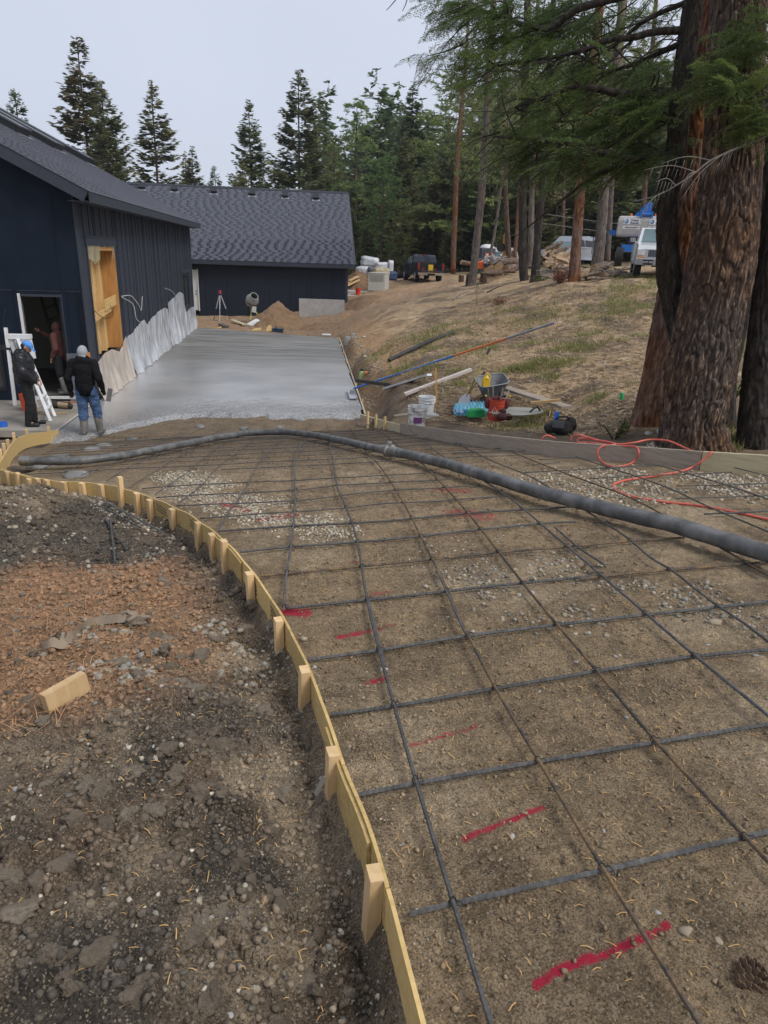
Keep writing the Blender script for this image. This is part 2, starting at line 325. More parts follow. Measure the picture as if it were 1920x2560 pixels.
def soil_colour(x, y):
    sd = side(x, y); far = np.hypot(x, y); n1 = fbm(x*1.3, y*1.3, 4, 51); n2 = fbm(x*5, y*5, 4, 52); n3 = fbm(x*.5, y*.5, 3, 53)
    c = np.broadcast_to(np.array([.235, .170, .100]), x.shape+(3,)).copy()
    c = mixc(c, (.34, .262, .172), sstep(.45, .7, n1)*.7); c = mixc(c, (.155, .112, .07), sstep(.55, .35, n2)*.6)
    left = sstep(-.02, .1, sd)*sstep(9.6, 8.6, y)*sstep(-9, -6, x)
    cl = np.broadcast_to(np.array([.140, .106, .072]), x.shape+(3,)).copy()
    cl = mixc(cl, (.31, .24, .162), sstep(.42, .66, n2)*.8); cl = mixc(cl, (.058, .049, .040), sstep(.58, .42, n1)*.85)
    org = sstep(.42, .62, .55*fbm(x*1.1+4, y*1.1, 4, 57)+.45*np.exp(-((x+1.75)/.95)**2-((y-3.6)/1.15)**2)+.12)*sstep(.1, .55, sd)*sstep(1.9, 2.6, y+.25*x+.9)*sstep(5.4, 4.6, y)
    cl = mixc(cl, (.33, .185, .098), org*.8)
    c = mixc(c, (.125, .092, .062), sstep(6.0, 10.5, y)*.85*sstep(9, 7, np.abs(x))); c = mixc(c, cl, left)
    u = x-(-.6-.12*(y-16))
    hillm = sstep(9.5, 13, far)*sstep(-.6, .6, u)*(1-left)
    hc = np.broadcast_to(np.array([.31, .212, .120]), x.shape+(3,)).copy()
    hc = mixc(hc, (.36, .27, .175), sstep(.5, .7, n2)); hc = mixc(hc, (.115, .083, .055), sstep(.52, .36, n1)*.8)
    bank = sstep(2.6, 1.2, u+1.5*(n1-.5))*sstep(14, 18, y); hc = mixc(hc, (.26, .155, .078), bank*.85)
    wet = sstep(3.4, 1.6, u)*sstep(18.5, 16.5, y); hc = mixc(hc, (.105, .075, .05), wet*.75)
    c = mixc(c, hc, hillm)
    road = sstep(34, 40, y)*sstep(-12, -9, x)*sstep(5.5, 2.5, x-.1*(y-50)); c = mixc(c, (.285, .18, .105), road*(.6+.4*n2))
    fl = sstep(57, 66, y); c = mixc(c, (.11, .095, .055), fl)
    bk = sstep(34.0, 34.8, y+.13*(x+8))*sstep(42, 38, y)*sstep(-13, -11, x)*sstep(0, -2, x); c = mixc(c, (.215, .135, .078), bk*.8)
    return np.clip(c, .01, 1)

def ground_mat():
    m = bpy.data.materials.new("soil"); m.use_nodes = True; N = m.node_tree.nodes; b = N["Principled BSDF"]
    a = node(m, "ShaderNodeAttribute"); a.attribute_name = 'soil'; p = node(m, "ShaderNodeAttribute"); p.attribute_name = 'paint'
    tc = node(m, "ShaderNodeTexCoord")
    def nzn(s, d=6, r=.65):
        n = node(m, "ShaderNodeTexNoise"); n.inputs['Scale'].default_value = s; n.inputs['Detail'].default_value = d; n.inputs['Roughness'].default_value = r; link(m, tc.outputs['Object'], n.inputs['Vector']); return n
    n1 = nzn(26, 8, .72); n2 = nzn(130, 5, .75); v = node(m, "ShaderNodeTexVoronoi"); v.inputs['Scale'].default_value = 190; link(m, tc.outputs['Object'], v.inputs['Vector'])
    r1 = node(m, "ShaderNodeMapRange"); r1.inputs['From Min'].default_value = .3; r1.inputs['From Max'].default_value = .7; r1.inputs['To Min'].default_value = .6; r1.inputs['To Max'].default_value = 1.6; link(m, n1.outputs['Fac'], r1.inputs['Value'])
    r2 = node(m, "ShaderNodeMapRange"); r2.inputs['From Min'].default_value = .34; r2.inputs['From Max'].default_value = .66; r2.inputs['To Min'].default_value = .25; r2.inputs['To Max'].default_value = 2.0; link(m, n2.outputs['Fac'], r2.inputs['Value'])
    n3 = nzn(4.5, 6, .65); r3 = node(m, "ShaderNodeMapRange"); r3.inputs['From Min'].default_value = .32; r3.inputs['From Max'].default_value = .68; r3.inputs['To Min'].default_value = .68; r3.inputs['To Max'].default_value = 1.28; link(m, n3.outputs['Fac'], r3.inputs['Value']); mu0 = node(m, "ShaderNodeMath"); mu0.operation = 'MULTIPLY'; link(m, r1.outputs[0], mu0.inputs[0]); link(m, r3.outputs[0], mu0.inputs[1])
    mu = node(m, "ShaderNodeMath"); mu.operation = 'MULTIPLY'; link(m, mu0.outputs[0], mu.inputs[0]); link(m, r2.outputs[0], mu.inputs[1])
    sc_ = node(m, "ShaderNodeVectorMath"); sc_.operation = 'SCALE'; link(m, a.outputs['Color'], sc_.inputs[0]); link(m, mu.outputs[0], sc_.inputs[3])
    # single pale grit grains
    gr = node(m, "ShaderNodeMapRange"); gr.inputs['From Min'].default_value = .88; gr.inputs['From Max'].default_value = .92
    sep = node(m, "ShaderNodeSeparateColor"); link(m, v.outputs['Color'], sep.inputs[0]); link(m, sep.outputs[0], gr.inputs['Value'])
    mg = node(m, "ShaderNodeMix"); mg.data_type = 'RGBA'; mg.inputs[7].default_value = (.36, .29, .20, 1); link(m, gr.outputs[0], mg.inputs[0]); link(m, sc_.outputs[0], mg.inputs[6])
    # spray paint, broken up by the grain it fell on
    na = node(m, "ShaderNodeMath"); na.operation = 'MULTIPLY_ADD'; na.inputs[1].default_value = 2.2; na.inputs[2].default_value = -1.1; link(m, n1.outputs['Fac'], na.inputs[0]); nb_ = node(m, "ShaderNodeMath"); nb_.operation = 'MULTIPLY_ADD'; nb_.inputs[1].default_value = 1.9; link(m, n2.outputs['Fac'], nb_.inputs[0]); link(m, na.outputs[0], nb_.inputs[2]); ad = node(m, "ShaderNodeMath"); ad.operation = 'ADD'; link(m, p.outputs['Fac'], ad.inputs[0]); link(m, nb_.outputs[0], ad.inputs[1])
    pr = node(m, "ShaderNodeMapRange"); pr.inputs['From Min'].default_value = 1.25; pr.inputs['From Max'].default_value = 1.75; link(m, ad.outputs[0], pr.inputs['Value'])
    mp = node(m, "ShaderNodeMix"); mp.data_type = 'RGBA'; mp.inputs[7].default_value = (.50, .025, .06, 1); pz = node(m, "ShaderNodeMapRange"); pz.inputs['From Min'].default_value = .06; pz.inputs['From Max'].default_value = .3; link(m, p.outputs['Fac'], pz.inputs['Value']); pm = node(m, "ShaderNodeMath"); pm.operation = 'MULTIPLY'; link(m, pr.outputs[0], pm.inputs[0]); link(m, pz.outputs[0], pm.inputs[1]); link(m, pm.outputs[0], mp.inputs[0]); link(m, mg.outputs[2], mp.inputs[6])
    link(m, mp.outputs[2], b.inputs['Base Color']); b.inputs['Roughness'].default_value = .92; b.inputs['Specular IOR Level'].default_value = .25
    bp = node(m, "ShaderNodeBump"); bp.inputs['Strength'].default_value = 1.0; bp.inputs['Distance'].default_value = .02
    s2 = node(m, "ShaderNodeMath"); s2.operation = 'ADD'; link(m, n1.outputs['Fac'], s2.inputs[0]); link(m, n2.outputs['Fac'], s2.inputs[1]); link(m, s2.outputs[0], bp.inputs['Height']); link(m, bp.outputs[0], b.inputs['Normal'])
    return m
M_SOIL = ground_mat()
R_ = .5*1.0078**np.arange(0, 760); R_ = np.r_[R_[R_ < 175], 185, 220, 300, 480]
A_ = np.radians(np.r_[-180, -150, -120, -95, -80, -68, -58, -50, np.arange(-45, 45.01, .165), 50, 58, 68, 80, 95, 120, 150, 180])
rr, aa = np.meshgrid(R_, A_, indexing='ij'); gx = rr*np.sin(aa); gy = rr*np.cos(aa)
gz = Tz(gx, gy); gz = np.where(rr > 190, np.minimum(gz, 6), gz); gz[rr > 400] = -2
nr, na = rr.shape; idx = np.arange(nr*na).reshape(nr, na)
q = np.stack([idx[:-1, :-1], idx[:-1, 1:], idx[1:, 1:], idx[1:, :-1]], -1).reshape(-1, 4)[:, ::-1]
gm = fastmesh("ground", np.stack([gx, gy, gz], -1).reshape(-1, 3), q, M_SOIL, True)
ca = gm.attributes.new('soil', 'FLOAT_COLOR', 'POINT'); col4 = np.ones((nr*na, 4), np.float32); col4[:, :3] = soil_colour(gx, gy).reshape(-1, 3)
ca.data.foreach_set('color', col4.ravel())
pa = gm.attributes.new('paint', 'FLOAT', 'POINT'); pa.data.foreach_set('value', paint_at(gx, gy).astype(np.float32).ravel())
GROUND = put("ground", gm, kind='structure')

# ---------------------------------------------------------------- loose stones, clods, needles
def icos(n=1):
    bm = bmesh.new(); bmesh.ops.create_icosphere(bm, subdivisions=n, radius=1); v = np.array([w.co[:] for w in bm.verts]); f = np.array([[w.index for w in q.verts] for q in bm.faces]); bm.free(); return v, f
IC1 = icos(1); IC2 = icos(2); IC3 = icos(3); IC4 = icos(4)
def lumps(ic, k, seed, rough=.35, cuts=6):
    r = np.random.default_rng(seed); out = []
    for i in range(k):
        v = ic[0].copy(); off = r.uniform(0, 50, 3)
        d = 1+rough*(2*fbm(v[:, 0]*1.5+off[0]+v[:, 2], v[:, 1]*1.5+off[1]-v[:, 2]*.7, 3, seed+i)-1)*1.6
        v = v*d[:, None]*np.array([1, r.uniform(.65, 1), r.uniform(.45, .8)]); 
        for _ in range(cuts):                      # flat broken faces
            nn = unit(r.normal(size=3)); dd = v@nn; lim = r.uniform(.42, .72); v -= np.outer(np.maximum(0, dd-lim), nn)
        out.append(v)
    return out
STONE_M = bpy.data.materials.new("loose_stone"); STONE_M.use_nodes = True
_a = node(STONE_M, "ShaderNodeAttribute"); _a.attribute_name = 'tone'; _b = STONE_M.node_tree.nodes["Principled BSDF"]; _b.inputs['Roughness'].default_value = .85
_n = node(STONE_M, "ShaderNodeTexNoise"); _n.inputs['Scale'].default_value = 60; _n.inputs['Detail'].default_value = 5
_t = node(STONE_M, "ShaderNodeTexCoord"); link(STONE_M, _t.outputs['Object'], _n.inputs['Vector'])
_mr = node(STONE_M, "ShaderNodeMapRange"); _mr.inputs['From Min'].default_value = .3; _mr.inputs['From Max'].default_value = .7; _mr.inputs['To Min'].default_value = .65; _mr.inputs['To Max'].default_value = 1.25; link(STONE_M, _n.outputs['Fac'], _mr.inputs['Value'])
_s = node(STONE_M, "ShaderNodeVectorMath"); _s.operation = 'SCALE'; link(STONE_M, _a.outputs['Color'], _s.inputs[0]); link(STONE_M, _mr.outputs[0], _s.inputs[3]); link(STONE_M, _s.outputs[0], _b.inputs['Base Color']); _bp = node(STONE_M, "ShaderNodeBump"); _bp.inputs['Strength'].default_value = .8; _bp.inputs['Distance'].default_value = .012; link(STONE_M, _n.outputs['Fac'], _bp.inputs['Height']); link(STONE_M, _bp.outputs[0], _b.inputs['Normal'])
def scatter_mesh(name, pos, size, cols, shapes, faces, sink=.25, seed=1):
    r = np.random.default_rng(seed); n = len(pos); k = len(faces); nv = len(shapes[0]); sh = np.array(shapes)[r.integers(0, len(shapes), n)]
    a = r.uniform(0, 6.283, n); ca, sa = np.cos(a), np.sin(a); t = r.uniform(-.5, .5, n); ct, st = np.cos(t), np.sin(t)
    x = sh[..., 0]; y = sh[..., 1]*ct[:, None]-sh[..., 2]*st[:, None]; z = sh[..., 1]*st[:, None]+sh[..., 2]*ct[:, None]
    P = np.stack([x*ca[:, None]-y*sa[:, None], x*sa[:, None]+y*ca[:, None], z], -1)*size[:, None, None]
    P += pos[:, None, :]+np.array([0, 0, 1])*(size*(.5-sink))[:, None, None]
    F = (faces[None]+(np.arange(n)*nv)[:, None, None]).reshape(-1, 3)
    me = fastmesh(name, P.reshape(-1, 3), F, STONE_M); at = me.attributes.new('tone', 'FLOAT_COLOR', 'POINT')
    c4 = np.ones((n, nv, 4), np.float32); c4[:, :, :3] = cols[:, None, :]; at.data.foreach_set('color', c4.ravel()); return me
def px_region(poly_px, n, dz=0, fn=onG):
    """points spread evenly over the patch of ground whose outline is surveyed"""
    P = np.array([fn(x, y)[:2] for x, y in poly_px]); lo, hi = P.min(0), P.max(0); out = []
    while len(out) < n:
        q = rng.uniform(lo, hi, (n*3, 2)); ins = np.zeros(len(q), bool); j = len(P)-1
        for i in range(len(P)):
            c = ((P[i, 1] > q[:, 1]) != (P[j, 1] > q[:, 1])) & (q[:, 0] < (P[j, 0]-P[i, 0])*(q[:, 1]-P[i, 1])/(P[j, 1]-P[i, 1]+1e-12)+P[i, 0]); ins ^= c; j = i
        out += list(q[ins])
        if not ins.any(): break
    return np.array(out[:n])
def greys(n, lo, hi, warm=.04):
    g = rng.uniform(lo, hi, n)[:, None]; w = rng.normal(0, warm, n)[:, None]; return np.clip(g*np.c_[1+w+.13, np.ones((n, 1))+.0, 1-w-.22], .02, .9)
pos = []; siz = []; col = []
def add_stones(q, lo, hi, c, pw=2.0):
    q = np.asarray(q); z = Tz(q[:, 0], q[:, 1]); s = lo+(hi-lo)*rng.uniform(0, 1, len(q))**pw
    pos.append(np.c_[q, z]); siz.append(s); col.append(c)
def patch(poly_px, n, lo, hi, c0, c1, keep=None, seed=0, fn=onG):
    q = px_region(poly_px, n, fn=fn)
    q = q+rng.normal(0, .10, q.shape)
    if keep is not None: q = q[fbm(q[:, 0]*2.3, q[:, 1]*2.3, 4, seed) > keep]
    add_stones(q, lo, hi, greys(len(q), c0, c1))
patch([(400, 1185), (480, 1180), (640, 1240), (820, 1290), (890, 1345), (850, 1355), (700, 1330), (560, 1290), (450, 1250)], 3600, .007, .019, .24, .52, .40, 61)
patch([(230, 1250), (330, 1240), (410, 1290), (400, 1330), (300, 1320)], 900, .008, .02, .22, .5, .3, 62)
patch([(1120, 1420), (1450, 1380), (1700, 1420), (1920, 1480), (1920, 1720), (1700, 1640), (1380, 1560), (1150, 1500)], 1900, .006, .022, .13, .36, .46, 63)
patch([(1290, 1190), (1560, 1165), (1700, 1230), (1560, 1290), (1380, 1250)], 1100, .010, .026, .2, .5, .35, 64)
patch([(1700, 1180), (1915, 1190), (1915, 1260), (1760, 1230)], 500, .010, .028, .2, .5, .3, 65)
patch([(850, 1400), (1300, 1330), (1100, 1550), (880, 1560)], 300, .005, .014, .14, .45, .48, 66)
patch([(620, 1240), (1500, 1240), (1900, 2000), (1900, 2550), (1150, 2550), (850, 1800)], 700, .003, .008, .10, .36, None)
patch([(640, 1640), (760, 1700), (1060, 2550), (960, 2550)], 1300, .003, .008, .16, .38, None)
patch([(5, 1280), (300, 1250), (460, 1330), (450, 1400), (200, 1430), (5, 1400)], 420, .010, .032, .14, .36, .48, 67)
patch([(5, 1500), (560, 1480), (720, 1700), (980, 2550), (5, 2550)], 900, .004, .016, .07, .2, None)
patch([(200, 1560), (600, 1480), (700, 1640), (300, 1760)], 700, .010, .034, .20, .33, .42, 68)
patch([(5, 1900), (900, 1900), (980, 2550), (5, 2550)], 120, .005, .016, .25, .55, None)
patch([(5, 1400), (500, 1400), (600, 1480), (5, 1700)], 300, .006, .025, .12, .27, None)
q = np.array([on(x, y)[:2] for x, y in zip(rng.uniform(1615, 1690, 110), rng.uniform(1108, 1132, 110))]); add_stones(q, .012, .03, greys(len(q), .45, .75))
# crushed rock in the drain along the fresh slab's right edge
s_ = rng.uniform(-.2, 15.5, 900); u_ = rng.uniform(6.62, 7.25, 900); q = (C0+AX*s_[:, None]-NL*u_[:, None])[:, :2]; add_stones(q, .02, .05, greys(len(q), .16, .36))
# bits all over the slope
q = px_region([(960, 850), (1200, 740), (1640, 720), (1660, 1000), (1400, 1080), (1040, 1050)], 900, fn=on); add_stones(q, .012, .05, greys(len(q), .14, .42, .1), 3)
q = px_region([(500, 805), (840, 830), (900, 790), (870, 770), (560, 790)], 300, fn=on); add_stones(q, .02, .07, greys(len(q), .14, .3, .1), 2)
for reg, n, lo, hi, pw in (([(5, 1500), (560, 1480), (720, 1700), (980, 2550), (5, 2550)], 9000, .003, .020, 3.2), ([(5, 1270), (300, 1250), (520, 1330), (640, 1500), (5, 1500)], 3000, .006, .035, 2.6), ([(620, 1240), (1500, 1240), (1910, 1900), (1910, 2550), (1120, 2550), (850, 1800)], 9000, .003, .013, 3), ([(300, 1120), (900, 1100), (1500, 1180), (1500, 1260), (600, 1240)], 5200, .006, .018, 2), ([(-700, 1350), (5, 1280), (5, 2550), (-500, 2550)], 3000, .004, .026, 2.6), ([(1910, 1250), (2500, 1300), (2500, 2550), (1910, 2550)], 2200, .003, .016, 2.6)):
    q = px_region(reg, n); add_stones(q, lo, hi, np.clip(soil_colour(q[:, 0], q[:, 1])*rng.uniform(.75, 1.3, (len(q), 1)), .02, .6), pw)
pos = np.concatenate(pos); siz = np.concatenate(siz); col = np.concatenate(col)
put("gravel", scatter_mesh("gravel", pos, siz, col, lumps(IC1, 24, 3, .62), IC1[1], .3), kind='stuff')
# the larger clods and stones that can be picked out one by one
CLOD_M = [mat('clod_dark', (.125, .10, .076), .95, var=.5, vscale=5, bump=1, bscale=9, bdist=.25, col2=(.24, .195, .145)), mat('clod_grey', (.17, .142, .108), .95, vscale=5, bump=1, bscale=8, bdist=.25, col2=(.31, .26, .20)), mat('stone_pale', (.34, .33, .31), .8, vscale=12, bump=.5, bscale=50, col2=(.52, .50, .47)), mat('stone_tan', (.30, .24, .16), .8, vscale=12, bump=.5, bscale=50, col2=(.42, .34, .24))]
CLOD_X = STONE_M.copy(); CLOD_X.name = 'clod_soil'
for n_ in CLOD_X.node_tree.nodes:
    if n_.type == 'TEX_NOISE': n_.inputs['Scale'].default_value = 6; n_.inputs['Roughness'].default_value = .75
    if n_.type == 'BUMP': n_.inputs['Distance'].default_value = .03; n_.inputs['Strength'].default_value = 1
CL = []
for i, v in enumerate(lumps(IC4, 8, 40, .42, 1)):
    v = v*(1+.5*(fbm(v[:, 0]*2.6+i, v[:, 1]*2.6+v[:, 2]*2.2, 3, i)-.5)[:, None]+.42*(fbm(v[:, 0]*8+i-v[:, 2]*5, v[:, 1]*8+v[:, 2]*6, 4, i, .65)-.5)[:, None]-.16*np.maximum(0, .55-cell(v[:, 0]*5+v[:, 2]*3, v[:, 1]*5-v[:, 2]*3, i)[0])[:, None]*-1); me = fastmesh("clod", v, IC4[1], CLOD_X, True); at = me.attributes.new('tone', 'FLOAT_COLOR', 'POINT'); c4 = np.ones((len(v), 4), np.float32); c4[:, :3] = np.array([[.30, .235, .165], [.36, .29, .21], [.25, .195, .135]])[i % 3]*(.7+.6*fbm(v[:, 0]*3, v[:, 1]*3+v[:, 2]*2, 4, i))[:, None]; at.data.foreach_set('color', c4.ravel()); CL.append(me)
ST = []
for i, v in enumerate(lumps(IC2, 4, 90, .3)): ST.append(fastmesh("stone", v, IC2[1], CLOD_M[2+i % 2], False))
def clod(px, py, wpx, me=None, sy=1, name='dirt_clod'):
    p = on(px, py); p[2] = float(Tz(p[0], p[1])); d = np.dot(p-V(0, 0, EZ), FW); wpx = wpx if wpx < 60 else 60+(wpx-60)*.5; s = wpx*.5*d/FPX
    put(name, me or random.choice(CL), GROUND, loc=tuple(p-V(0, 0, s*(.10 if wpx < 45 else .16))), rot=(random.uniform(-.3, .3), random.uniform(-.3, .3), random.uniform(0, 6.3)), scale=(s, s*sy, s*random.uniform(.7, 1)))
for px, py, w in [(235, 2440, 170), (310, 2490, 120), (330, 2540, 90), (60, 2330, 150), (160, 2230, 120), (110, 2270, 80), (30, 2020, 80), (340, 2010, 70), (480, 1930, 70), (545, 1910, 90), (420, 1965, 60), (505, 2030, 60), (700, 1960, 80), (690, 2060, 50), (870, 2420, 60), (920, 2150, 50), (770, 2400, 70), (610, 2330, 60), (660, 1760, 70), (350, 1740, 70), (500, 1660, 60), (430, 1655, 55), (420, 1700, 60), (250, 1560, 60), (610, 1560, 50), (540, 1590, 60), (640, 1500, 45), (770, 1830, 50), (380, 1620, 60), (300, 1680, 50), (450, 1750, 50), (560, 1790, 40), (690, 1560, 45), (360, 1470, 35), (410, 1450, 30), (400, 1440, 32), (515, 2330, 55), (700, 2250, 60), (520, 2520, 65), (860, 1900, 55), (800, 1960, 40), (600, 2160, 45), (200, 2120, 60), (40, 1780, 45), (130, 1890, 45), (420, 2190, 60), (270, 2140, 50), (140, 2430, 55)]:
    clod(px, py, w)
for k in range(70):
    px = random.uniform(0, 960); py = random.uniform(1560, 2550)
    if px < 500+(py-1500)*.40: clod(px, py, random.uniform(30, 66))
for k in range(150):
    px = random.uniform(0, 960); py = random.uniform(1500, 2550)
    if px < 560+(py-1500)*.40 and px > 0: clod(px, py, random.uniform(12, 28))
for px, py, w, i in [(960, 1676, 20, 0), (1790, 1556, 44, 1), (786, 1672, 16, 0), (1280, 2095, 18, 0), (1715, 2330, 42, 1), (1800, 2355, 26, 3), (1645, 2280, 16, 0), (1302, 1318, 18, 0), (1182, 1580, 14, 2), (1350, 1730, 12, 0), (232, 1764, 18, 0), (395, 1795, 18, 0), (575, 2540, 22, 0), (395, 1962, 14, 0), (600, 2280, 18, 1), (55, 2030, 22, 0), (85, 2040, 20, 2), (270, 2285, 18, 0), (505, 2295, 14, 3), (380, 1850, 14, 0), (615, 1690, 14, 0), (565, 1825, 20, 2), (410, 1810, 16, 0), (1540, 1640, 16, 2), (1440, 1655, 14, 0), (1120, 1540, 12, 2), (1250, 2150, 14, 1), (1565, 1800, 14, 0), (1890, 1640, 20, 0), (1770, 1610, 18, 2), (1330, 1485, 14, 0), (1060, 1350, 12, 0), (1510, 2080, 14, 2), (1225, 1765, 10, 0)]:
    clod(px, py, w, ST[i], name='stone')
# fallen pine needles and straw: slivers lying on the soil
def slivers(name, q, lo, hi, wid, cols, dz=.006, bow=.2, kind='stuff'):
    n = len(q); L = rng.uniform(lo, hi, n); a = rng.uniform(0, 6.283, n); z = Tz(q[:, 0], q[:, 1])+dz
    d = np.c_[np.cos(a), np.sin(a), rng.normal(0, .12, n)]; s = np.c_[-np.sin(a), np.cos(a), np.zeros(n)]
    w = wid*rng.uniform(.7, 1.3, n); c = np.c_[q, z]; b = rng.normal(0, bow, n)*L
    P = np.stack([c-d*L[:, None]/2-s*w[:, None], c-d*L[:, None]/2+s*w[:, None], c+s*(b+w)[:, None]+V(0, 0, .004), c+s*(b-w)[:, None]+V(0, 0, .004), c+d*L[:, None]/2+s*w[:, None], c+d*L[:, None]/2-s*w[:, None]], 1)
    F = (np.array([[0, 1, 2, 3], [3, 2, 4, 5]])[None]+(np.arange(n)*6)[:, None, None]).reshape(-1, 4)
    me = fastmesh(name, P.reshape(-1, 3), F, cols); put(name, me, kind=kind)
M_NEED = mat('needle_litter', (.42, .22, .07), .8, vscale=3, col2=(.60, .38, .15)); M_STRAW = mat('straw', (.27, .17, .08), .85, vscale=3, col2=(.56, .43, .25))
q = np.vstack([px_region([(620, 1240), (1500, 1220), (1910, 1400), (1910, 2550), (1120, 2550), (850, 1800)], 1500), px_region([(5, 1500), (560, 1480), (720, 1700), (980, 2550), (5, 2550)], 520), px_region([(900, 1090), (1400, 1160), (1900, 1260), (1900, 1500), (900, 1400)], 700)])
slivers("pine_needles", q, .012, .036, .0012, M_NEED, .005, .05)
q = px_region([(5, 1440), (330, 1440), (420, 1500), (330, 1600), (170, 1900), (5, 1950)], 480); q2 = px_region([(100, 1380), (560, 1380), (620, 1460), (250, 1560), (20, 1480)], 240)
slivers("needle_litter", np.vstack([q, q2]), .03, .15, .0013, mat('needle_litter2', (.34, .16, .07), .8, vscale=3, col2=(.52, .31, .15)), .010, .08)
q = px_region([(960, 850), (1200, 740), (1640, 720), (1660, 1000), (1600, 1090), (1400, 1090), (1040, 1050)], 24000, fn=on)
slivers("dry_straw", q[::2], .06, .22, .006, M_STRAW, .02, .1); slivers("leaf_litter", q[1::2], .05, .16, .008, mat('dark_litter', (.075, .048, .03), .9, vscale=3, col2=(.20, .13, .08)), .018, .15)
# ---------------------------------------------------------------- concrete: patio and the slab being poured
SLZ = -1.8
def su(s, u, z=0): p = C0+AX*s-NL*u; return V(p[0], p[1], z)
def to_su(x, y):
    rx, ry = np.asarray(x)-C0[0], np.asarray(y)-C0[1]; return rx*AX[0]+ry*AX[1], -(rx*NL[0]+ry*NL[1])
M_OLDC = mat('patio_concrete', (.21, .185, .155), .85, vscale=1.4, bump=.3, bscale=50, bdist=.004, col2=(.33, .30, .26), vramp=(.35, .65))
M_CUREC = mat('cured_concrete', (.40, .385, .355), .85, vscale=2.2, bump=.25, bscale=60, bdist=.004, col2=(.52, .50, .47), vramp=(.3, .7))
b = MB(); P = [su(-3.0, .02, SLZ+.004), su(0, .02, SLZ+.004), su(0, -9, SLZ+.004), su(-3.0, -9, SLZ+.004)]
b.prism(P, (0, 0, -.14)); b.build("patio", M_OLDC, smooth=False, kind='structure')
b = MB(); b.bar(su(-3.0, .035, SLZ), su(-.1, .035, SLZ), .018, .03); b.build("expansion_strip", mat('strip', (.55, .52, .46), .8), GROUND)
def wet_mat():
    m = bpy.data.materials.new("wet_concrete"); m.use_nodes = True; b = m.node_tree.nodes["Principled BSDF"]; tc = node(m, "ShaderNodeTexCoord")
    a = node(m, "ShaderNodeAttribute"); a.attribute_name = 'fresh'; ra0 = node(m, "ShaderNodeAttribute"); ra0.attribute_name = 'rough'; cw = node(m, "ShaderNodeMath"); cw.operation = 'MULTIPLY_ADD'; cw.inputs[1].default_value = -.85; cw.use_clamp = True; link(m, ra0.outputs['Fac'], cw.inputs[0]); link(m, a.outputs['Fac'], cw.inputs[2]); link(m, cw.outputs[0], b.inputs['Coat Weight']); b.inputs['Coat Roughness'].default_value = .3; b.inputs['Specular IOR Level'].default_value = .7
    mp = node(m, "ShaderNodeMapping"); mp.inputs['Rotation'].default_value = (0, 0, -th+.04); mp.inputs['Scale'].default_value = (.35, 3.2, 1); link(m, tc.outputs['Object'], mp.inputs['Vector'])
    n1 = node(m, "ShaderNodeTexNoise"); n1.inputs['Scale'].default_value = 1.3; n1.inputs['Detail'].default_value = 6; n1.inputs['Roughness'].default_value = .62; link(m, mp.outputs[0], n1.inputs['Vector'])
    n2 = node(m, "ShaderNodeTexNoise"); n2.inputs['Scale'].default_value = 70; n2.inputs['Detail'].default_value = 4; link(m, tc.outputs['Object'], n2.inputs['Vector'])
    n3 = node(m, "ShaderNodeTexNoise"); n3.inputs['Scale'].default_value = .7; n3.inputs['Detail'].default_value = 4; link(m, tc.outputs['Object'], n3.inputs['Vector'])
    r = node(m, "ShaderNodeValToRGB"); e = r.color_ramp.elements; e[0].position = .36; e[0].color = (.10, .094, .080, 1); e[1].position = .62; e[1].color = (.225, .218, .20, 1); link(m, n1.outputs['Fac'], r.inputs['Fac'])
    r2 = node(m, "ShaderNodeValToRGB"); e = r2.color_ramp.elements; e[0].position = .35; e[0].color = (.31, .305, .295, 1); e[1].position = .65; e[1].color = (.42, .415, .405, 1); link(m, n3.outputs['Fac'], r2.inputs['Fac'])
    mx = node(m, "ShaderNodeMix"); mx.data_type = 'RGBA'; link(m, a.outputs['Fac'], mx.inputs[0]); link(m, r.outputs['Color'], mx.inputs[6]); link(m, r2.outputs['Color'], mx.inputs[7]); ra1 = node(m, "ShaderNodeAttribute"); ra1.attribute_name = 'rough'; n4 = node(m, "ShaderNodeTexNoise"); n4.inputs['Scale'].default_value = 34; n4.inputs['Detail'].default_value = 5; n4.inputs['Roughness'].default_value = .7; link(m, tc.outputs['Object'], n4.inputs['Vector']); sp_ = node(m, "ShaderNodeMapRange"); sp_.inputs['From Min'].default_value = .40; sp_.inputs['From Max'].default_value = .58; sp_.inputs['To Min'].default_value = .34; sp_.inputs['To Max'].default_value = 1.0; link(m, n4.outputs['Fac'], sp_.inputs['Value']); sm = node(m, "ShaderNodeMix"); sm.data_type = 'FLOAT'; sm.inputs[2].default_value = 1; link(m, ra1.outputs['Fac'], sm.inputs[0]); link(m, sp_.outputs[0], sm.inputs[3]); sv = node(m, "ShaderNodeVectorMath"); sv.operation = 'SCALE'; link(m, mx.outputs[2], sv.inputs[0]); link(m, sm.outputs[0], sv.inputs[3]); link(m, sv.outputs[0], b.inputs['Base Color'])
    rr_ = node(m, "ShaderNodeMapRange"); rr_.inputs['From Min'].default_value = .3; rr_.inputs['From Max'].default_value = .7; rr_.inputs['To Min'].default_value = .34; rr_.inputs['To Max'].default_value = .58; link(m, n1.outputs['Fac'], rr_.inputs['Value'])
    mr = node(m, "ShaderNodeMix"); mr.data_type = 'FLOAT'; link(m, a.outputs['Fac'], mr.inputs[0]); link(m, rr_.outputs[0], mr.inputs[2]); mr.inputs[3].default_value = .27; link(m, mr.outputs[0], b.inputs['Roughness'])
    ad = node(m, "ShaderNodeMath"); ad.operation = 'MULTIPLY_ADD'; ad.inputs[1].default_value = .25; link(m, n2.outputs['Fac'], ad.inputs[0]); link(m, n1.outputs['Fac'], ad.inputs[2])
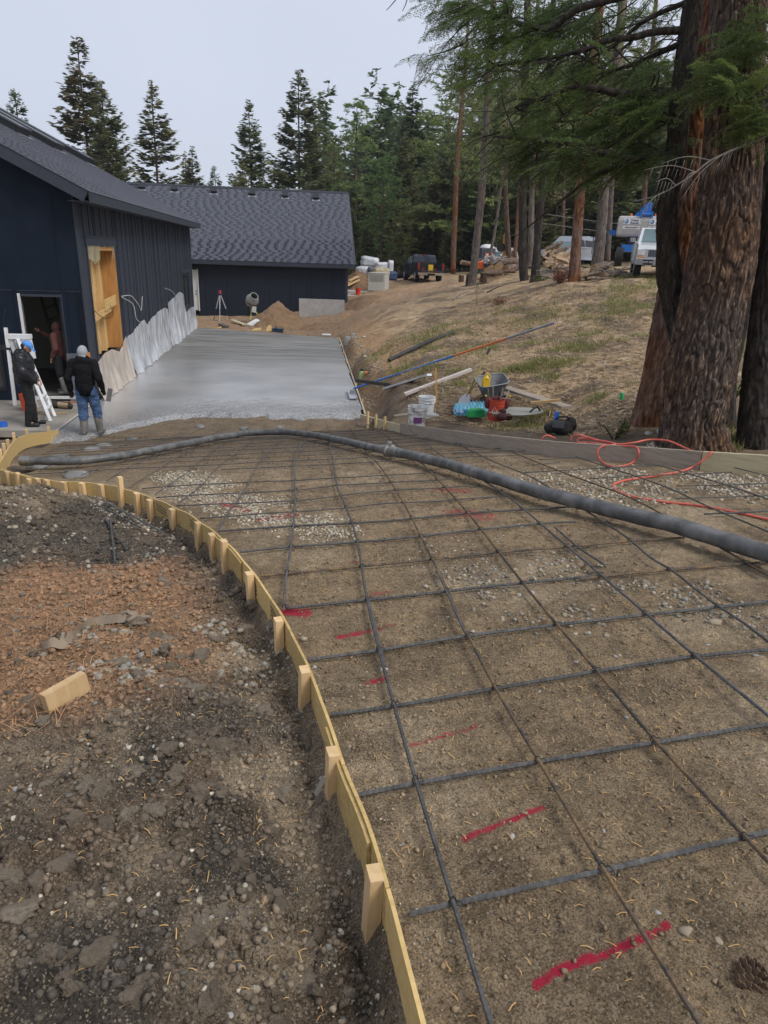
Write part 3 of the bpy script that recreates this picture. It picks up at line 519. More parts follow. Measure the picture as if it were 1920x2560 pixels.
    bp = node(m, "ShaderNodeBump"); ra = node(m, "ShaderNodeAttribute"); ra.attribute_name = 'rough'; rs = node(m, "ShaderNodeMapRange"); rs.inputs['To Min'].default_value = .0025; rs.inputs['To Max'].default_value = .05; link(m, ra.outputs['Fac'], rs.inputs['Value']); link(m, rs.outputs[0], bp.inputs['Distance']); n2.inputs['Scale'].default_value = 38; bp.inputs['Strength'].default_value = .6; link(m, ad.outputs[0], bp.inputs['Height']); link(m, bp.outputs[0], b.inputs['Normal'])
    return m
M_WET = wet_mat()
FE = np.array([to_su(*onz(x, y, -1.93)[:2]) for x, y in [(75, 1128), (120, 1118), (200, 1108), (260, 1100), (320, 1080), (420, 1062), (520, 1050), (640, 1053), (760, 1056), (860, 1054), (925, 1046)]])
FE = FE[np.argsort(FE[:, 1])]
us = np.linspace(-.5, 6.74, 150); ss = np.r_[np.linspace(-4.6, 1.5, 190), np.linspace(1.56, 18.0, 190)]
S, U = np.meshgrid(ss, us, indexing='ij'); X = C0[0]+AX[0]*S-NL[0]*U; Y = C0[1]+AX[1]*S-NL[1]*U
fe = np.interp(U, FE[:, 1], FE[:, 0])+(fbm(U*3, U*0+2, 4, 5)-.5)*.5; dfe = S-fe
rough = sstep(2.7, .5, dfe+1.2*(fbm(U*1.2, S*.5, 3, 8)-.5)); Zs = np.full(S.shape, SLZ)
c1, i1 = cell(X*9, Y*9, 31); Zs += rough*((fbm(X*9, Y*9, 5, 15, .62)-.5)*.04+np.maximum(0, .5-c1)*i1*.02)+(1-rough)*((fbm(U*.5+3, S*5, 4, 18)-.5)*.004+(fbm(X*.8, Y*.8, 3, 19)-.5)*.02)
kf = sstep(.36, -.08, dfe+.3*(fbm(X*7, Y*7, 4, 44)-.5)); Zs = Zs*(1-kf)+(base(X, Y)-.04)*kf
right = np.interp(S, [-1.2, 14.5], [6.42, 6.7]); keep = (dfe > -.12) & (U <= right+.02) & (S <= 17.85-.5*np.clip(U, 0, 7)+.03*np.sin(U*5)) & ((U >= .045) | (S < -3.02))
Zs = np.where((S < -3.02) & (U < .3), Zs-.03*(.3-U), Zs)
n0, n1_ = S.shape; idx = np.arange(n0*n1_).reshape(n0, n1_); kq = keep[:-1, :-1] & keep[1:, :-1] & keep[1:, 1:] & keep[:-1, 1:]
q = np.stack([idx[:-1, :-1], idx[:-1, 1:], idx[1:, 1:], idx[1:, :-1]], -1)[kq]
q = q.reshape(-1, 4)
me = fastmesh("fresh_slab", np.stack([X, Y, Zs], -1).reshape(-1, 3), q[:, ::-1] if False else q, M_WET, True, {'fresh': (sstep(8.5, 3.5, S+2.0*(fbm(X*.5, Y*.5, 3, 77)-.5))).ravel(), 'rough': rough.ravel()})
if me.polygons[len(me.polygons)//2].normal.z < 0: me.flip_normals()
put("fresh_slab", me, kind='structure')
q = rng.uniform(0, 1, (60000, 2)); qi = (q*[n0-2, n1_-2]).astype(int); qi = qi[rng.uniform(0, 1, len(qi)) < .05+.95*(rough*keep*(dfe < 2.2))[qi[:, 0], qi[:, 1]]]; qi = qi[(keep & (dfe < 2.6))[qi[:, 0], qi[:, 1]]]
P = np.stack([X, Y, Zs], -1)[qi[:, 0], qi[:, 1]]+np.c_[rng.normal(0, .02, (len(qi), 2)), np.zeros(len(qi))]; g = rng.uniform(.16, .34, len(qi))[:, None]
put("aggregate", scatter_mesh("aggregate", P, -.001+.013*rng.uniform(0, 1, len(P))**2, g*np.array([[1.0, .985, .95]]), lumps(IC1, 12, 77, .6), IC1[1], .45), kind='stuff')
b = MB(); e0 = su(-1.3, 6.46, SLZ-.19); e1 = su(14.5, 6.78, SLZ-.19)
# blobs of spilled concrete on the soil in front of the pour
sp = []
for px, py, w in [(190, 1190, 60), (110, 1165, 75), (260, 1116, 40), (330, 1100, 30), (500, 1068, 26), (610, 1072, 24), (700, 1070, 20), (150, 1145, 50), (230, 1125, 40)]:
    p = onG(px, py); sp.append((p, w*.5*np.dot(p-V(0, 0, EZ), FW)/FPX))
v = []; f = []; n_ = 0
for i, (p, s) in enumerate(sp):
    L_ = IC3[0].copy(); L_ = L_*(1+.5*(fbm(L_[:, 0]*2+i*7, L_[:, 1]*2+L_[:, 2], 4, i)-.4))[:, None]; v.append(L_*[s, s, .05]+p); f.append(IC3[1]+n_); n_ += len(L_)
put("concrete_spill", fastmesh("concrete_spill", np.concatenate(v), np.concatenate(f), M_WET, True), kind='stuff')

# ---------------------------------------------------------------- timber forms
M_OSB = mat('osb', (.50, .33, .12), .75, vscale=26, bump=.25, bscale=60, bdist=.003, col2=(.66, .48, .20), stretch=(1, 1, 2.5), obj_var=.08)
M_OSBD = mat('osb_dark', (.36, .24, .085), .75, vscale=30, bump=.25, bscale=60, bdist=.003, col2=(.56, .40, .16), stretch=(1, 1, 2), obj_var=.1)
M_PINE = mat('pine_stake', (.55, .36, .17), .7, vscale=5, bump=.15, bscale=30, col2=(.70, .50, .27), stretch=(6, 6, .8), obj_var=.2)
M_OLDW = mat('weathered_board', (.235, .19, .145), .85, vscale=5, bump=.4, bscale=18, bdist=.004, col2=(.37, .31, .25), stretch=(.8, .8, 9), obj_var=.1)
M_PALEW = mat('pale_board', (.42, .36, .21), .8, vscale=5, bump=.2, bscale=20, col2=(.56, .49, .32), stretch=(.8, .8, 8))
M_INK = mat('stamp_ink', (.06, .05, .04), .8)
def strip_board(pts, hgt, thick, outward, top=0.0, dz=0.0):
    """a board on edge following pts (its top edge), hgt tall"""
    P = np.asarray(pts, float); t = np.gradient(P[:, :2], axis=0); t /= np.linalg.norm(t, axis=1)[:, None]
    nrm = np.stack([-t[:, 1], t[:, 0]], 1)*outward; b = MB(); Q = []
    for a_, z_ in ((0, top), (thick, top), (thick, top-hgt), (0, top-hgt)):
        Q.append(np.c_[P[:, :2]+nrm*a_, P[:, 2]+z_])
    n = len(P); v = np.concatenate(Q); f = []
    for k in range(4):
        for i in range(n-1): f.append((k*n+i, k*n+i+1, ((k+1) % 4)*n+i+1, ((k+1) % 4)*n+i))
    f += [(0, n, 2*n, 3*n), (4*n-1, 3*n-1, 2*n-1, n-1)]
    b.add(v, f); return b
FORM = thing("concrete_form", "long curved form of yellow OSB strips and pine stakes along the soil heap", "formwork")
F_ = resample(FORM_L, .06)
pxF = pj(F_)
cuts = [0]+[int(np.argmin(np.abs(pxF[:, 1]-y))) for y in (1238, 1345, 1490, 1705, 1905, 2235)]+[len(F_)-1]
F_[:, 2] += .004*np.sin(np.arange(len(F_))*.7)
for i in range(len(cuts)-1):
    seg = F_[cuts[i]:cuts[i+1]+1].copy()
    if i < len(cuts)-2: seg[-1] -= (seg[-1]-seg[-2])*.1
    strip_board(seg, .245, .012, -1, top=random.uniform(-.004, .004)).build("form_board", M_OSB if i % 2 == 0 else M_OSBD, FORM, smooth=25)
def form_at(px, py):
    return int(np.argmin((pxF[:, 0]-px)**2+(pxF[:, 1]-py)**2))
def outn(P, i):
    t = P[min(i+1, len(P)-1)]-P[max(i-1, 0)]; t[2] = 0; t = unit(t); return t, V(t[1], -t[0], 0)
for y0, y1 in ((1818, 1965), (1945, 2105), (1335, 1400), (1160, 1190)):   # lapped scab pieces behind the joints
    i0 = int(np.argmin(np.abs(pxF[:, 1]-y0))); i1_ = int(np.argmin(np.abs(pxF[:, 1]-y1)))
    seg = F_[min(i0, i1_):max(i0, i1_)+1].copy(); t, o = outn(F_, (i0+i1_)//2); seg[:, :2] += o[:2]*.0135
    if len(seg) > 2: strip_board(seg, .22, .012, -1, top=-.01).build("scab_board", M_OSBD, FORM, smooth=25)
for px, py, ex, w in [(803, 1893, .0, .062), (724, 1645, .01, .06), (661, 1455, .012, .058), (612, 1340, .0, .055), (556, 1245, .012, .06), (501, 1170, .03, .06), (468, 1150, .0, .06), (437, 1127, .0, .06), (382, 1093, -.01, .06), (330, 1073, -.01, .06), (300, 1065, .0, .06), (268, 1053, .11, .05), (228, 1043, .0, .06), (181, 1039, -.01, .06), (146, 1036, .0, .06), (112, 1035, .0, .06), (92, 1032, .0, .06), (66, 1027, -.02, .06), (46, 1023, .01, .06), (22, 1018, .0, .06)]:
    i = form_at(px*S_, py*S_); t, o = outn(F_, i); p = F_[i]+o*(.0125+.02+.004); L = .40+max(0, ex)
    R = np.stack([t, o, V(0, 0, 1)], 1); tilt = rotz(0)@rotx(random.uniform(-.04, .04))@roty(random.uniform(-.05, .05))
    b = MB(); b.box((0, 0, -L/2), (w, .04, L), R@tilt); me = b.mesh("stake", M_PINE)
    put("stake", me, FORM, loc=tuple(p+V(0, 0, ex+.004)))
b = MB()                                        # faint grade stamps printed on the strips
for px, py in [(548, 1232), (420, 1122), (348, 1085), (590, 1310)]:
    i = form_at(px*S_, py*S_); t, o = outn(F_, i)
    for r_ in range(3):
        for c_ in range(6): b.box(F_[i]+t*(c_*.035-.08)+o*.0136+V(0, 0, -.05-.025*r_), (.026, .0015, .009), np.stack([t, o, V(0, 0, 1)], 1))
b.build("grade_stamp", M_INK, FORM, smooth=False, kind="stuff")
# the form's return to the corner of the patio
A0 = onG(1, 1148, .1); A0[2] = FORM_L[0][2]+.02; B0 = su(-3.1, .12, SLZ+.04)
RF = thing("concrete_form", "short yellow form board rising from the curve's end to the patio corner", "formwork")
P = resample(spline([FORM_L[0]+V(-.05, .02, .03), (A0+B0)/2+V(-.18, -.1, -.03), B0], 8), .1); strip_board(P, .23, .014, 1).build("form_board", M_OSB, RF, smooth=25)
for fr in (.02, .1, .2, .3, .42, .55, .72, .93):
    i = int(fr*(len(P)-1)); t, o = outn(P, i); p = P[i]-o*.055; b = MB(); b.box((0, 0, -.17), (.06, .04, .42), np.stack([t, o, V(0, 0, 1)], 1)); put("stake", b.mesh("stake", M_PINE), RF, loc=tuple(p+V(0, 0, random.uniform(.02, .06))))
# right hand form: three boards
def bottom_line(pts): return np.array([onG(x, y) for x, y in pts])
RB = thing("concrete_form", "straight weathered board form running below the slope to the big pines", "formwork")
for pts, hgt, m_, nm in (([(900, 1052), (934, 1061), (999, 1084)], .15, M_PALEW, "form_board"), ([(999, 1085), (1056, 1096), (1177, 1116), (1400, 1144), (1563, 1156), (1746, 1173)], .185, M_OLDW, "form_board"), ([(1749, 1173), (1920, 1186), (2060, 1196), (2500, 1225)], .185, M_PALEW, "form_board")):
    P = resample(bottom_line(pts), .15); P[:, 2] += hgt; strip_board(P, hgt+.05, .038, 1).build(nm, m_, RB, smooth=20, label={M_OSB: None, M_OLDW: "long grey weathered plank", M_PALEW: "pale new plank at the end"}[m_])
RBOT = bottom_line([(900, 1052), (999, 1084), (1177, 1116), (1400, 1144), (1563, 1156), (1748, 1173), (1920, 1186)])
RBpx = pj(RBOT)
def dboard(px): return float(np.interp(px, RBpx[:, 0], (RBOT-V(0, 0, EZ))@FW))
for px in (917, 940, 962, 1100, 1300, 1520, 1700):
    p = np.array([np.interp(px, RBpx[:, 0], RBOT[:, i]) for i in range(3)]); t = unit(RBOT[-1]-RBOT[0]); o = V(-t[1], t[0], 0)
    b = MB(); b.box((0, 0, -.02), (.055, .035, .44), np.stack([t, o, V(0, 0, 1)], 1)); put("stake", b.mesh("stake", M_PINE), RB, loc=tuple(p+o*.062+V(0, 0, random.uniform(.0, .05) if px < 1000 else -.08)))
# edge form of the slab, right side and back
EF = thing("slab_edge_form", "thin timber edging along the right side of the fresh grey slab", "formwork")
b = MB(); b.bar(su(-1.25, 6.47, SLZ-.08), su(14.4, 6.75, SLZ-.08), .04, .20); b.build("edge_board", mat('edge_board', (.33, .28, .21), .8, vscale=4, col2=(.45, .40, .33)), EF, smooth=False)
b = MB(); b.bar(su(14.45, 6.72, SLZ-.09), su(17.6, .5, SLZ-.09), .04, .16); b.build("edge_board", MATS['edge_board'], EF, smooth=False)
for k in range(7): b = MB(); b.box((0, 0, 0), (.05, .03, .4), rotz(th)); put("stake", b.mesh("stake", M_PINE), EF, loc=tuple(su(.2+2.3*k, 6.53+.02*k, SLZ-.12)))

# ---------------------------------------------------------------- reinforcement mat
M_BAR = mat('rebar', (.035, .035, .036), .68, metal=.1, vscale=22, bump=.5, bscale=200, bdist=.002, col2=(.115, .112, .108), obj_var=.2)
M_RUST = mat('rusty_rebar', (.055, .048, .042), .65, metal=.2, vscale=9, bump=.4, bscale=200, bdist=.002, col2=(.19, .12, .055), obj_var=.2, vramp=(.42, .62))
MATBAR = thing("rebar_mat", "tied grid of dark steel bars laid over the bare soil inside the forms", "rebar mat")
def bar_mesh(P, m_, r=.006, parent=MATBAR, name="bar"):
    P = np.asarray(P); near = P[:, 1].min() < 5.2
    for e_, n_e in ((0, 1), (-1, -2)):           # bars run on past the edge of the survey
        if pj(P[[e_]])[0, 0] > 1850 and parent is MATBAR:
            x_ = P[e_]+unit(P[e_]-P[n_e])*1.6; x_[2] = P[e_][2]+Gz(x_[0], x_[1])-Gz(P[e_][0], P[e_][1]); P = np.vstack([x_, P]) if e_ == 0 else np.vstack([P, x_])
    r = r if near else r*.82
    Q = resample(P, .011 if near else .09)
    if not near: Q[:, 2] += (fbm(Q[:, 0]*2, Q[:, 1]*2, 2, 3)-.5)*.02
    rad = np.full(len(Q), r)
    if near: rad = rad*(1+.30*(np.arange(len(Q)) % 2))
    MB().tube(Q, rad, 6).build(name, m_, parent, smooth=True if not near else False)
F1 = lambda pts: [(x*S_, y*S_) for x, y in pts]
LONG = [[(709, 1525), (715, 1445), (732, 1329), (738, 1231), (736, 1150), (745, 1125), (764, 1095), (767, 1066)],
        F1([(1072, 2240), (1060, 2212), (980, 1952), (900, 1692), (852, 1525), (818, 1400), (790, 1280), (770, 1160), (745, 1090), (728, 1050), (720, 1000), (712, 960), (708, 918)]),
        F1([(1525, 2240), (1500, 2195), (1305, 1880), (1165, 1645), (1070, 1485), (1000, 1350), (965, 1270), (930, 1200), (885, 1110), (850, 1050), (815, 1000), (790, 975), (765, 935), (748, 917)]),
        F1([(1700, 1905), (1659, 1860), (1420, 1605), (1290, 1450), (1200, 1345), (1130, 1260), (1060, 1170), (1000, 1095), (940, 1030), (905, 995), (868, 968), (851, 954), (825, 934), (792, 916)]),
        F1([(1690, 1572), (1659, 1545), (1500, 1415), (1395, 1325), (1290, 1235), (1190, 1150), (1100, 1075), (1014, 1019), (953, 983), (906, 945)]),
        [(1960, 1635), (1920, 1604), (1863, 1560), (1770, 1497), (1683, 1428), (1625, 1393), (1568, 1344), (1510, 1306), (1411, 1242), (1319, 1188), (1232, 1153), (1139, 1107)],
        [(1960, 1465), (1920, 1439), (1764, 1347), (1614, 1263), (1544, 1231), (1481, 1208), (1394, 1176), (1272, 1127)],
        [(1960, 1348), (1920, 1329), (1770, 1266), (1683, 1225), (1597, 1193), (1440, 1142)], [(1960, 1262), (1920, 1248), (1811, 1211), (1643, 1162)], [(1960, 1200), (1920, 1190), (1874, 1178)],
        [(547, 1326), (579, 1271), (613, 1225), (642, 1167), (666, 1133), (692, 1104), (700, 1085), (706, 1066)],
        [(446, 1258), (509, 1208), (550, 1162), (608, 1121), (642, 1092), (668, 1068)], [(388, 1235), (463, 1185), (503, 1150), (573, 1098), (620, 1070)], [(330, 1212), (405, 1167), (498, 1109), (560, 1068)],
        [(266, 1201), (324, 1167), (399, 1133), (446, 1104), (515, 1066)], [(203, 1189), (301, 1150), (380, 1115), (455, 1080)], [(150, 1184), (231, 1149), (300, 1117), (372, 1086)], [(98, 1178), (150, 1150), (214, 1118)]]
for i, pts in enumerate(LONG):
    P = np.array([onG(x, y, .045) for x, y in pts]); P = spline(P, 4); bar_mesh(P, M_RUST if i in (2, 3, 6) else M_BAR, .0066 if i < 5 else .0058)
# laps: a second bar lying beside the first
for pts in (F1([(788, 1290), (818, 1410), (826, 1440)]), F1([(938, 1232), (992, 1352), (1000, 1368)]), [(1380, 1318), (1440, 1370), (1505, 1412)], F1([(642, 985), (658, 948)])):
    P = np.array([onG(x+7, y, .047) for x, y in pts]); bar_mesh(P, M_BAR)
TRAN = [F1([(885, 1975), (980, 1952), (1305, 1880), (1600, 1810), (1700, 1790)]), F1([(764, 1719), (900, 1692), (1165, 1645), (1420, 1603), (1700, 1558)]), F1([(714, 1544), (852, 1525), (1070, 1487), (1290, 1450), (1500, 1418), (1700, 1400)]),
        F1([(661, 1426), (815, 1405), (1000, 1375), (1200, 1350), (1395, 1328), (1690, 1296)]), [(715, 1521), (914, 1500), (1105, 1480), (1226, 1465), (1307, 1458), (1492, 1439)], [(1450, 1448), (1597, 1431), (1857, 1410)],
        [(651, 1440), (900, 1416), (1075, 1399), (1243, 1381), (1417, 1367), (1582, 1352), (1712, 1344)], [(599, 1380), (723, 1367), (894, 1355), (1044, 1341), (1197, 1324), (1353, 1309), (1440, 1304)],
        [(546, 1328), (735, 1315), (960, 1303), (1168, 1283), (1430, 1267)], [(500, 1296), (735, 1280), (862, 1270), (960, 1260), (1249, 1240)], [(442, 1264), (738, 1251), (851, 1240), (960, 1228), (1200, 1212)],
        [(390, 1243), (735, 1225), (842, 1214), (960, 1208), (1130, 1197)], [(355, 1220), (625, 1205), (960, 1190), (1090, 1180)]]
PT = []
for i, pts in enumerate(TRAN):
    P = np.array([onG(x, y, .030) for x, y in pts]); PT.append(P); bar_mesh(spline(P, 4), M_RUST if i in (5, 6) else M_BAR, .0070)
# the rest at the same spacing, clipped to the bed
d0 = unit(PT[-1][-1][:2]-PT[-1][0][:2]); y0 = PT[-1][0]
def inside_bed(x, y):
    s, u = to_su(x, y); fe_ = np.interp(u, FE[:, 1], FE[:, 0]); xr = np.interp(y, RBOT[::-1, 1], RBOT[::-1, 0]); lf = np.interp(y, [8.0, P_RET[0][1], P_RET[-1][1]], [-5.2, P_RET[0][0], P_RET[-1][0]])
    return (s < fe_+.25) & (x < xr-.06) & (x > np.where(y > FORM_L[0][1], lf+.08, -side(0*y, y)+.05))
P_RET = P_ret = np.array([FORM_L[0], B0])
nperp = V(-d0[1], d0[0]); k = 1
while k < 17:
    o = y0[:2]+nperp*.45*k; t = np.linspace(-6, 9, 160); L = o[None]+t[:, None]*d0[None]; dd = np.array([math.cos(.035*k*0), 0])
    L[:, 1] += (fbm(t*.5, t*0+k, 2, k)-.5)*.08; ok = inside_bed(L[:, 0], L[:, 1])
    if ok.sum() > 3:
        ii = np.where(ok)[0]; ii = ii[(np.r_[True, np.diff(ii) == 1])] if len(ii) else ii; Q = L[ii.min():ii.max()+1]
        bar_mesh(np.c_[Q, np.where(Q[:, 1] < 10.5, Gz(Q[:, 0], Q[:, 1]), base(Q[:, 0], Q[:, 1]))+.035], M_BAR if k % 4 else M_RUST)
    k += 1
for pts in ([(1045, 1095), (1180, 1120)], [(1130, 1135), (1320, 1127)], [(1120, 1128), (1250, 1120)], [(1310, 1182), (1640, 1162)], [(1470, 1196), (1830, 1180)], [(1690, 1216), (1920, 1208)], [(1690, 1248), (1920, 1240)], [(1760, 1285), (1920, 1278)], [(1330, 1162), (1400, 1156)], [(1500, 1172), (1660, 1163)]):
    P = np.array([onG(x, y, .030) for x, y in pts]); bar_mesh(P, M_BAR)
b = MB()
for i, Pl in enumerate(LONG[:7]):               # wire ties where the near bars cross
    A = resample(np.array([onG(x, y, .045) for x, y in Pl]), .02)
    for Pt in PT:
        B_ = resample(Pt, .02); D = np.hypot(A[:, None, 0]-B_[None, :, 0], A[:, None, 1]-B_[None, :, 1]); ia, ib = np.unravel_index(D.argmin(), D.shape)
        if D[ia, ib] < .02:
            c = A[ia]; a = np.linspace(0, 6.28, 9); r_ = .013
            b.tube(np.c_[c[0]+r_*np.cos(a)*.8, c[1]+r_*np.sin(a)*.4, c[2]-.004+r_*np.sin(a)], .0022, 4); b.tube([c, c+V(.02, -.012, .012), c+V(.03, -.02, .004)], .0022, 4)
b.build("tie_wire", mat('tie_wire', (.03, .03, .03), .6, metal=.5), MATBAR, kind='stuff')
for i, (pts, lb) in enumerate([([(183, 1257), (250, 1260)], "short rebar offcut lying on stones by the heap's far end"), ([(258, 1298), (350, 1325)], "rebar offcut nearest the heap, on pale gravel"), ([(265, 1289), (405, 1320)], "long rebar offcut across the pale gravel patch outside the form"), ([(265, 1318), (315, 1363)], "rebar offcut crossing a second one on brown soil"), ([(278, 1322), (287, 1396)], "rebar offcut standing out towards the camera below the gravel patch")]):
    P = np.array([on(x, y, .012) for x, y in pts]); P[:, 2] = Tz(P[:, 0], P[:, 1])+.02; P[0, 2] += .02
    o = MB().tube(resample(P, .05), .008, 6).build("rebar_offcut", M_BAR, label=lb, cat="rebar", group="loose rebar offcuts")

# ---------------------------------------------------------------- hoses
def hose_mat():
    m = mat('hose_rubber', (.075, .075, .074), .5, vscale=7, bump=.4, bscale=25, bdist=.004, col2=(.20, .198, .19), vramp=(.40, .72), stretch=(1, 1, 1)); return m
PH = thing("pump_hose", "thick grey concrete pump hose snaking over the rebar", "hose")
def hoseline(pts, r): return np.array([onG(x, y, .055+r) for x, y in pts])
Ha = hoseline([(62, 1152), (150, 1153), (230, 1148), (310, 1138), (450, 1112), (550, 1093), (640, 1081), (730, 1081), (800, 1090), (880, 1108), (960, 1124)], .05)
Hb = hoseline([(988, 1130), (1060, 1145), (1160, 1172), (1300, 1215), (1400, 1243), (1500, 1268), (1600, 1291), (1700, 1318), (1820, 1352), (1920, 1384), (2050, 1425), (2300, 1495), (2600, 1570)], .057)
def hose_body(P, r):
    Q = resample(spline(P, 8), .05); q2 = Q.copy(); q2[:, 2] += (fbm(np.arange(len(Q))*.12, np.zeros(len(Q)), 3, 2)-.5)*.02; rr2 = np.full(len(Q), r)*(1+.02*np.sin(np.arange(len(Q))*.9)); return MB().tube(q2, rr2, 18)
hose_body(Ha, .050).build("hose_length", hose_mat(), PH, smooth=True); hose_body(Hb, .057).build("hose_length", hose_mat(), PH, smooth=True)
Mh = mat('hose_steel', (.22, .215, .20), .5, metal=.7, vscale=9, col2=(.35, .34, .31))
ca_, cb_ = Ha[-1], Hb[0]; dv = unit(cb_-ca_); b = MB(); b.tube([ca_-dv*.08, ca_, (ca_+cb_)/2-dv*.04, (ca_+cb_)/2-dv*.035, (ca_+cb_)/2+dv*.035, (ca_+cb_)/2+dv*.04, cb_, cb_+dv*.1], [.054, .058, .06, .084, .084, .060, .063, .060], 18)
b.box((ca_+cb_)/2+V(.0, .0, .095), (.05, .08, .03)); b.build("coupling", Mh, PH)
MB().tube([Ha[0]-unit(Ha[1]-Ha[0])*.05, Ha[0]+unit(Ha[1]-Ha[0])*.12], .064, 18).build("end_ferrule", Mh, PH)
M_RED = mat('red_hose', (.52, .085, .06), .5, vscale=8, col2=(.66, .15, .11))
def z8(x, y): return (960+x/1.728, 1040+y/1.728)
AH = thing("air_hose", "thin red air hose looped over the weathered form board", "hose")
def onb(x, y, off=-.05): px, py = z8(x, y); return W(px, py, dboard(px)+off)
def inb(x, y): return onG(*z8(x, y), .012)
T1 = [onb(805, 112, .1), onb(812, 92, .1), onb(835, 80, .1), onb(880, 92, .12), onb(940, 108, .12), onb(1010, 122, .08), onb(1080, 115, .15), onb(1150, 102, .3), onb(1230, 108, .3), onb(1300, 138, .2), onb(1355, 160, .0), onb(1390, 175, -.02)]
T2 = [onb(860, 112, .15), onb(920, 118, .1), onb(985, 128, .02), onb(1045, 130, -.05), onb(1085, 133, -.08), onb(1101, 158, -.12), onb(1075, 200, -.09), inb(1010, 220), inb(965, 212), onb(935, 190, -.10), onb(921, 158, -.12), onb(940, 132, -.08), onb(1000, 120, .06), onb(880, 98, .14), onb(840, 98, .14), onb(838, 112, .12), onb(875, 116, .12)]
T3 = [onb(1395, 168, .0), onb(1414, 156, -.10), onb(1392, 180, -.11), onb(1362, 204, -.13), onb(1330, 222, -.13), inb(1270, 242), inb(1150, 262), inb(1050, 276), inb(1000, 292), inb(990, 306), inb(1015, 328), inb(1080, 350), inb(1200, 370), inb(1350, 386), inb(1500, 412), inb(1659, 446), inb(1780, 470)]
for T in (T1, T2, T3): MB().tube(resample(spline(T, 8), .03), .0105, 8).build("hose_length", M_RED, AH, smooth=True)
T4 = [onb(680, 104, .06), onb(688, 90, .08), onb(705, 83, .12), onb(725, 90, .2), onb(740, 96, .3)]
MB().tube(resample(spline(T4, 6), .03), .0105, 8).build("air_hose", M_RED, smooth=True, label="short bend of red hose rising behind the board's middle, apart from the loops", cat="hose")
# ---------------------------------------------------------------- shingles
def shingle_mat():
    m = bpy.data.materials.new("asphalt_shingle"); m.use_nodes = True; b = m.node_tree.nodes["Principled BSDF"]; b.inputs['Roughness'].default_value = .78; b.inputs['Specular IOR Level'].default_value = .45
    a = node(m, "ShaderNodeAttribute"); a.attribute_name = 'tone'; tc = node(m, "ShaderNodeTexCoord")
    n = node(m, "ShaderNodeTexNoise"); n.inputs['Scale'].default_value = 45; n.inputs['Detail'].default_value = 4; link(m, tc.outputs['Object'], n.inputs['Vector'])
    r = node(m, "ShaderNodeValToRGB"); e = r.color_ramp.elements; e[0].position = 0; e[0].color = (.066, .073, .094, 1); e[1].position = 1; e[1].color = (.110, .118, .146, 1); link(m, a.outputs['Fac'], r.inputs['Fac'])
    mr = node(m, "ShaderNodeMapRange"); mr.inputs['From Min'].default_value = .3; mr.inputs['From Max'].default_value = .7; mr.inputs['To Min'].default_value = .75; mr.inputs['To Max'].default_value = 1.25; link(m, n.outputs['Fac'], mr.inputs['Value'])
    s = node(m, "ShaderNodeVectorMath"); s.operation = 'SCALE'; link(m, r.outputs['Color'], s.inputs[0]); link(m, mr.outputs[0], s.inputs[3]); link(m, s.outputs[0], b.inputs['Base Color'])
    return m
M_SHIN = shingle_mat()
M_UNDER = mat('roof_underlay', (.03, .033, .042), .9)
def shingle_field(parent, O, ex, up, nrm, L, H, tabw, course, near_key, seed, clip=None):
    """rows of shingle tabs on the plane O + ex*a + up*b; the 300 nearest are single parts, the rest one mass"""
    r = np.random.default_rng(seed); rows = int(H/course); T = []
    for j in range(rows):
        a = -r.uniform(0, tabw)
        while a < L:
            w = tabw*r.choice([.85, 1.0, 1.15]); a0, a1 = max(0, a), min(L, a+w); a += w
            if a1-a0 > .04 and (clip is None or clip((a0+a1)/2, j*course)): T.append((a0, a1, j*course, r.uniform(.36, .64), r.uniform(.013, .018)))
    T = np.array(T); Cn = O+ex*((T[:, 0]+T[:, 1])/2)[:, None]+up*(T[:, 2]+course/2)[:, None]
    order = np.argsort(near_key(Cn)); near = order[:300]; rest = order[300:]
    def tab(w, h0): # wedge: thick butt edge, thin head
        g = .004; hl = course*1.02
        return np.array([[g, 0, 0], [w-g, 0, 0], [w-g, hl, 0], [g, hl, 0], [g, 0, h0], [w-g, 0, h0], [w-g, hl, .001], [g, hl, .001]])
    F = np.array([[4, 5, 6, 7], [0, 1, 5, 4], [1, 2, 6, 5], [3, 0, 4, 7]]); B = np.stack([ex, up, nrm])
    vs = []; fs = []; tn = []
    for k, i in enumerate(rest):
        a0, a1, b0, t, h = T[i]; vs.append((tab(a1-a0, h)+[a0, b0, .004])@B+O); fs.append(F+8*k); tn.append(np.full(8, t))
    me = fastmesh("shingle_field", np.concatenate(vs), np.concatenate(fs), M_SHIN, False, {'tone': np.concatenate(tn)})
    put("shingle_field", me, parent, kind='stuff')
    widths = sorted(set(np.round(T[near, 1]-T[near, 0], 2))); cache = {}
    R = Matrix(B.T.tolist()).to_4x4()
    for i in near:
        a0, a1, b0, t, h = T[i]; key = (round(a1-a0, 1), int(t*8))
        if key not in cache: cache[key] = fastmesh("shingle", tab(1.0, .015), F, M_SHIN, False, {'tone': np.full(8, (int(t*8)+.5)/8)})
        o = put("shingle", cache[key], parent); p = O+ex*a0+up*b0+nrm*.004
        o.matrix_world = Matrix.Translation(p.tolist()) @ R @ Matrix.Diagonal((a1-a0, 1, 1, 1))
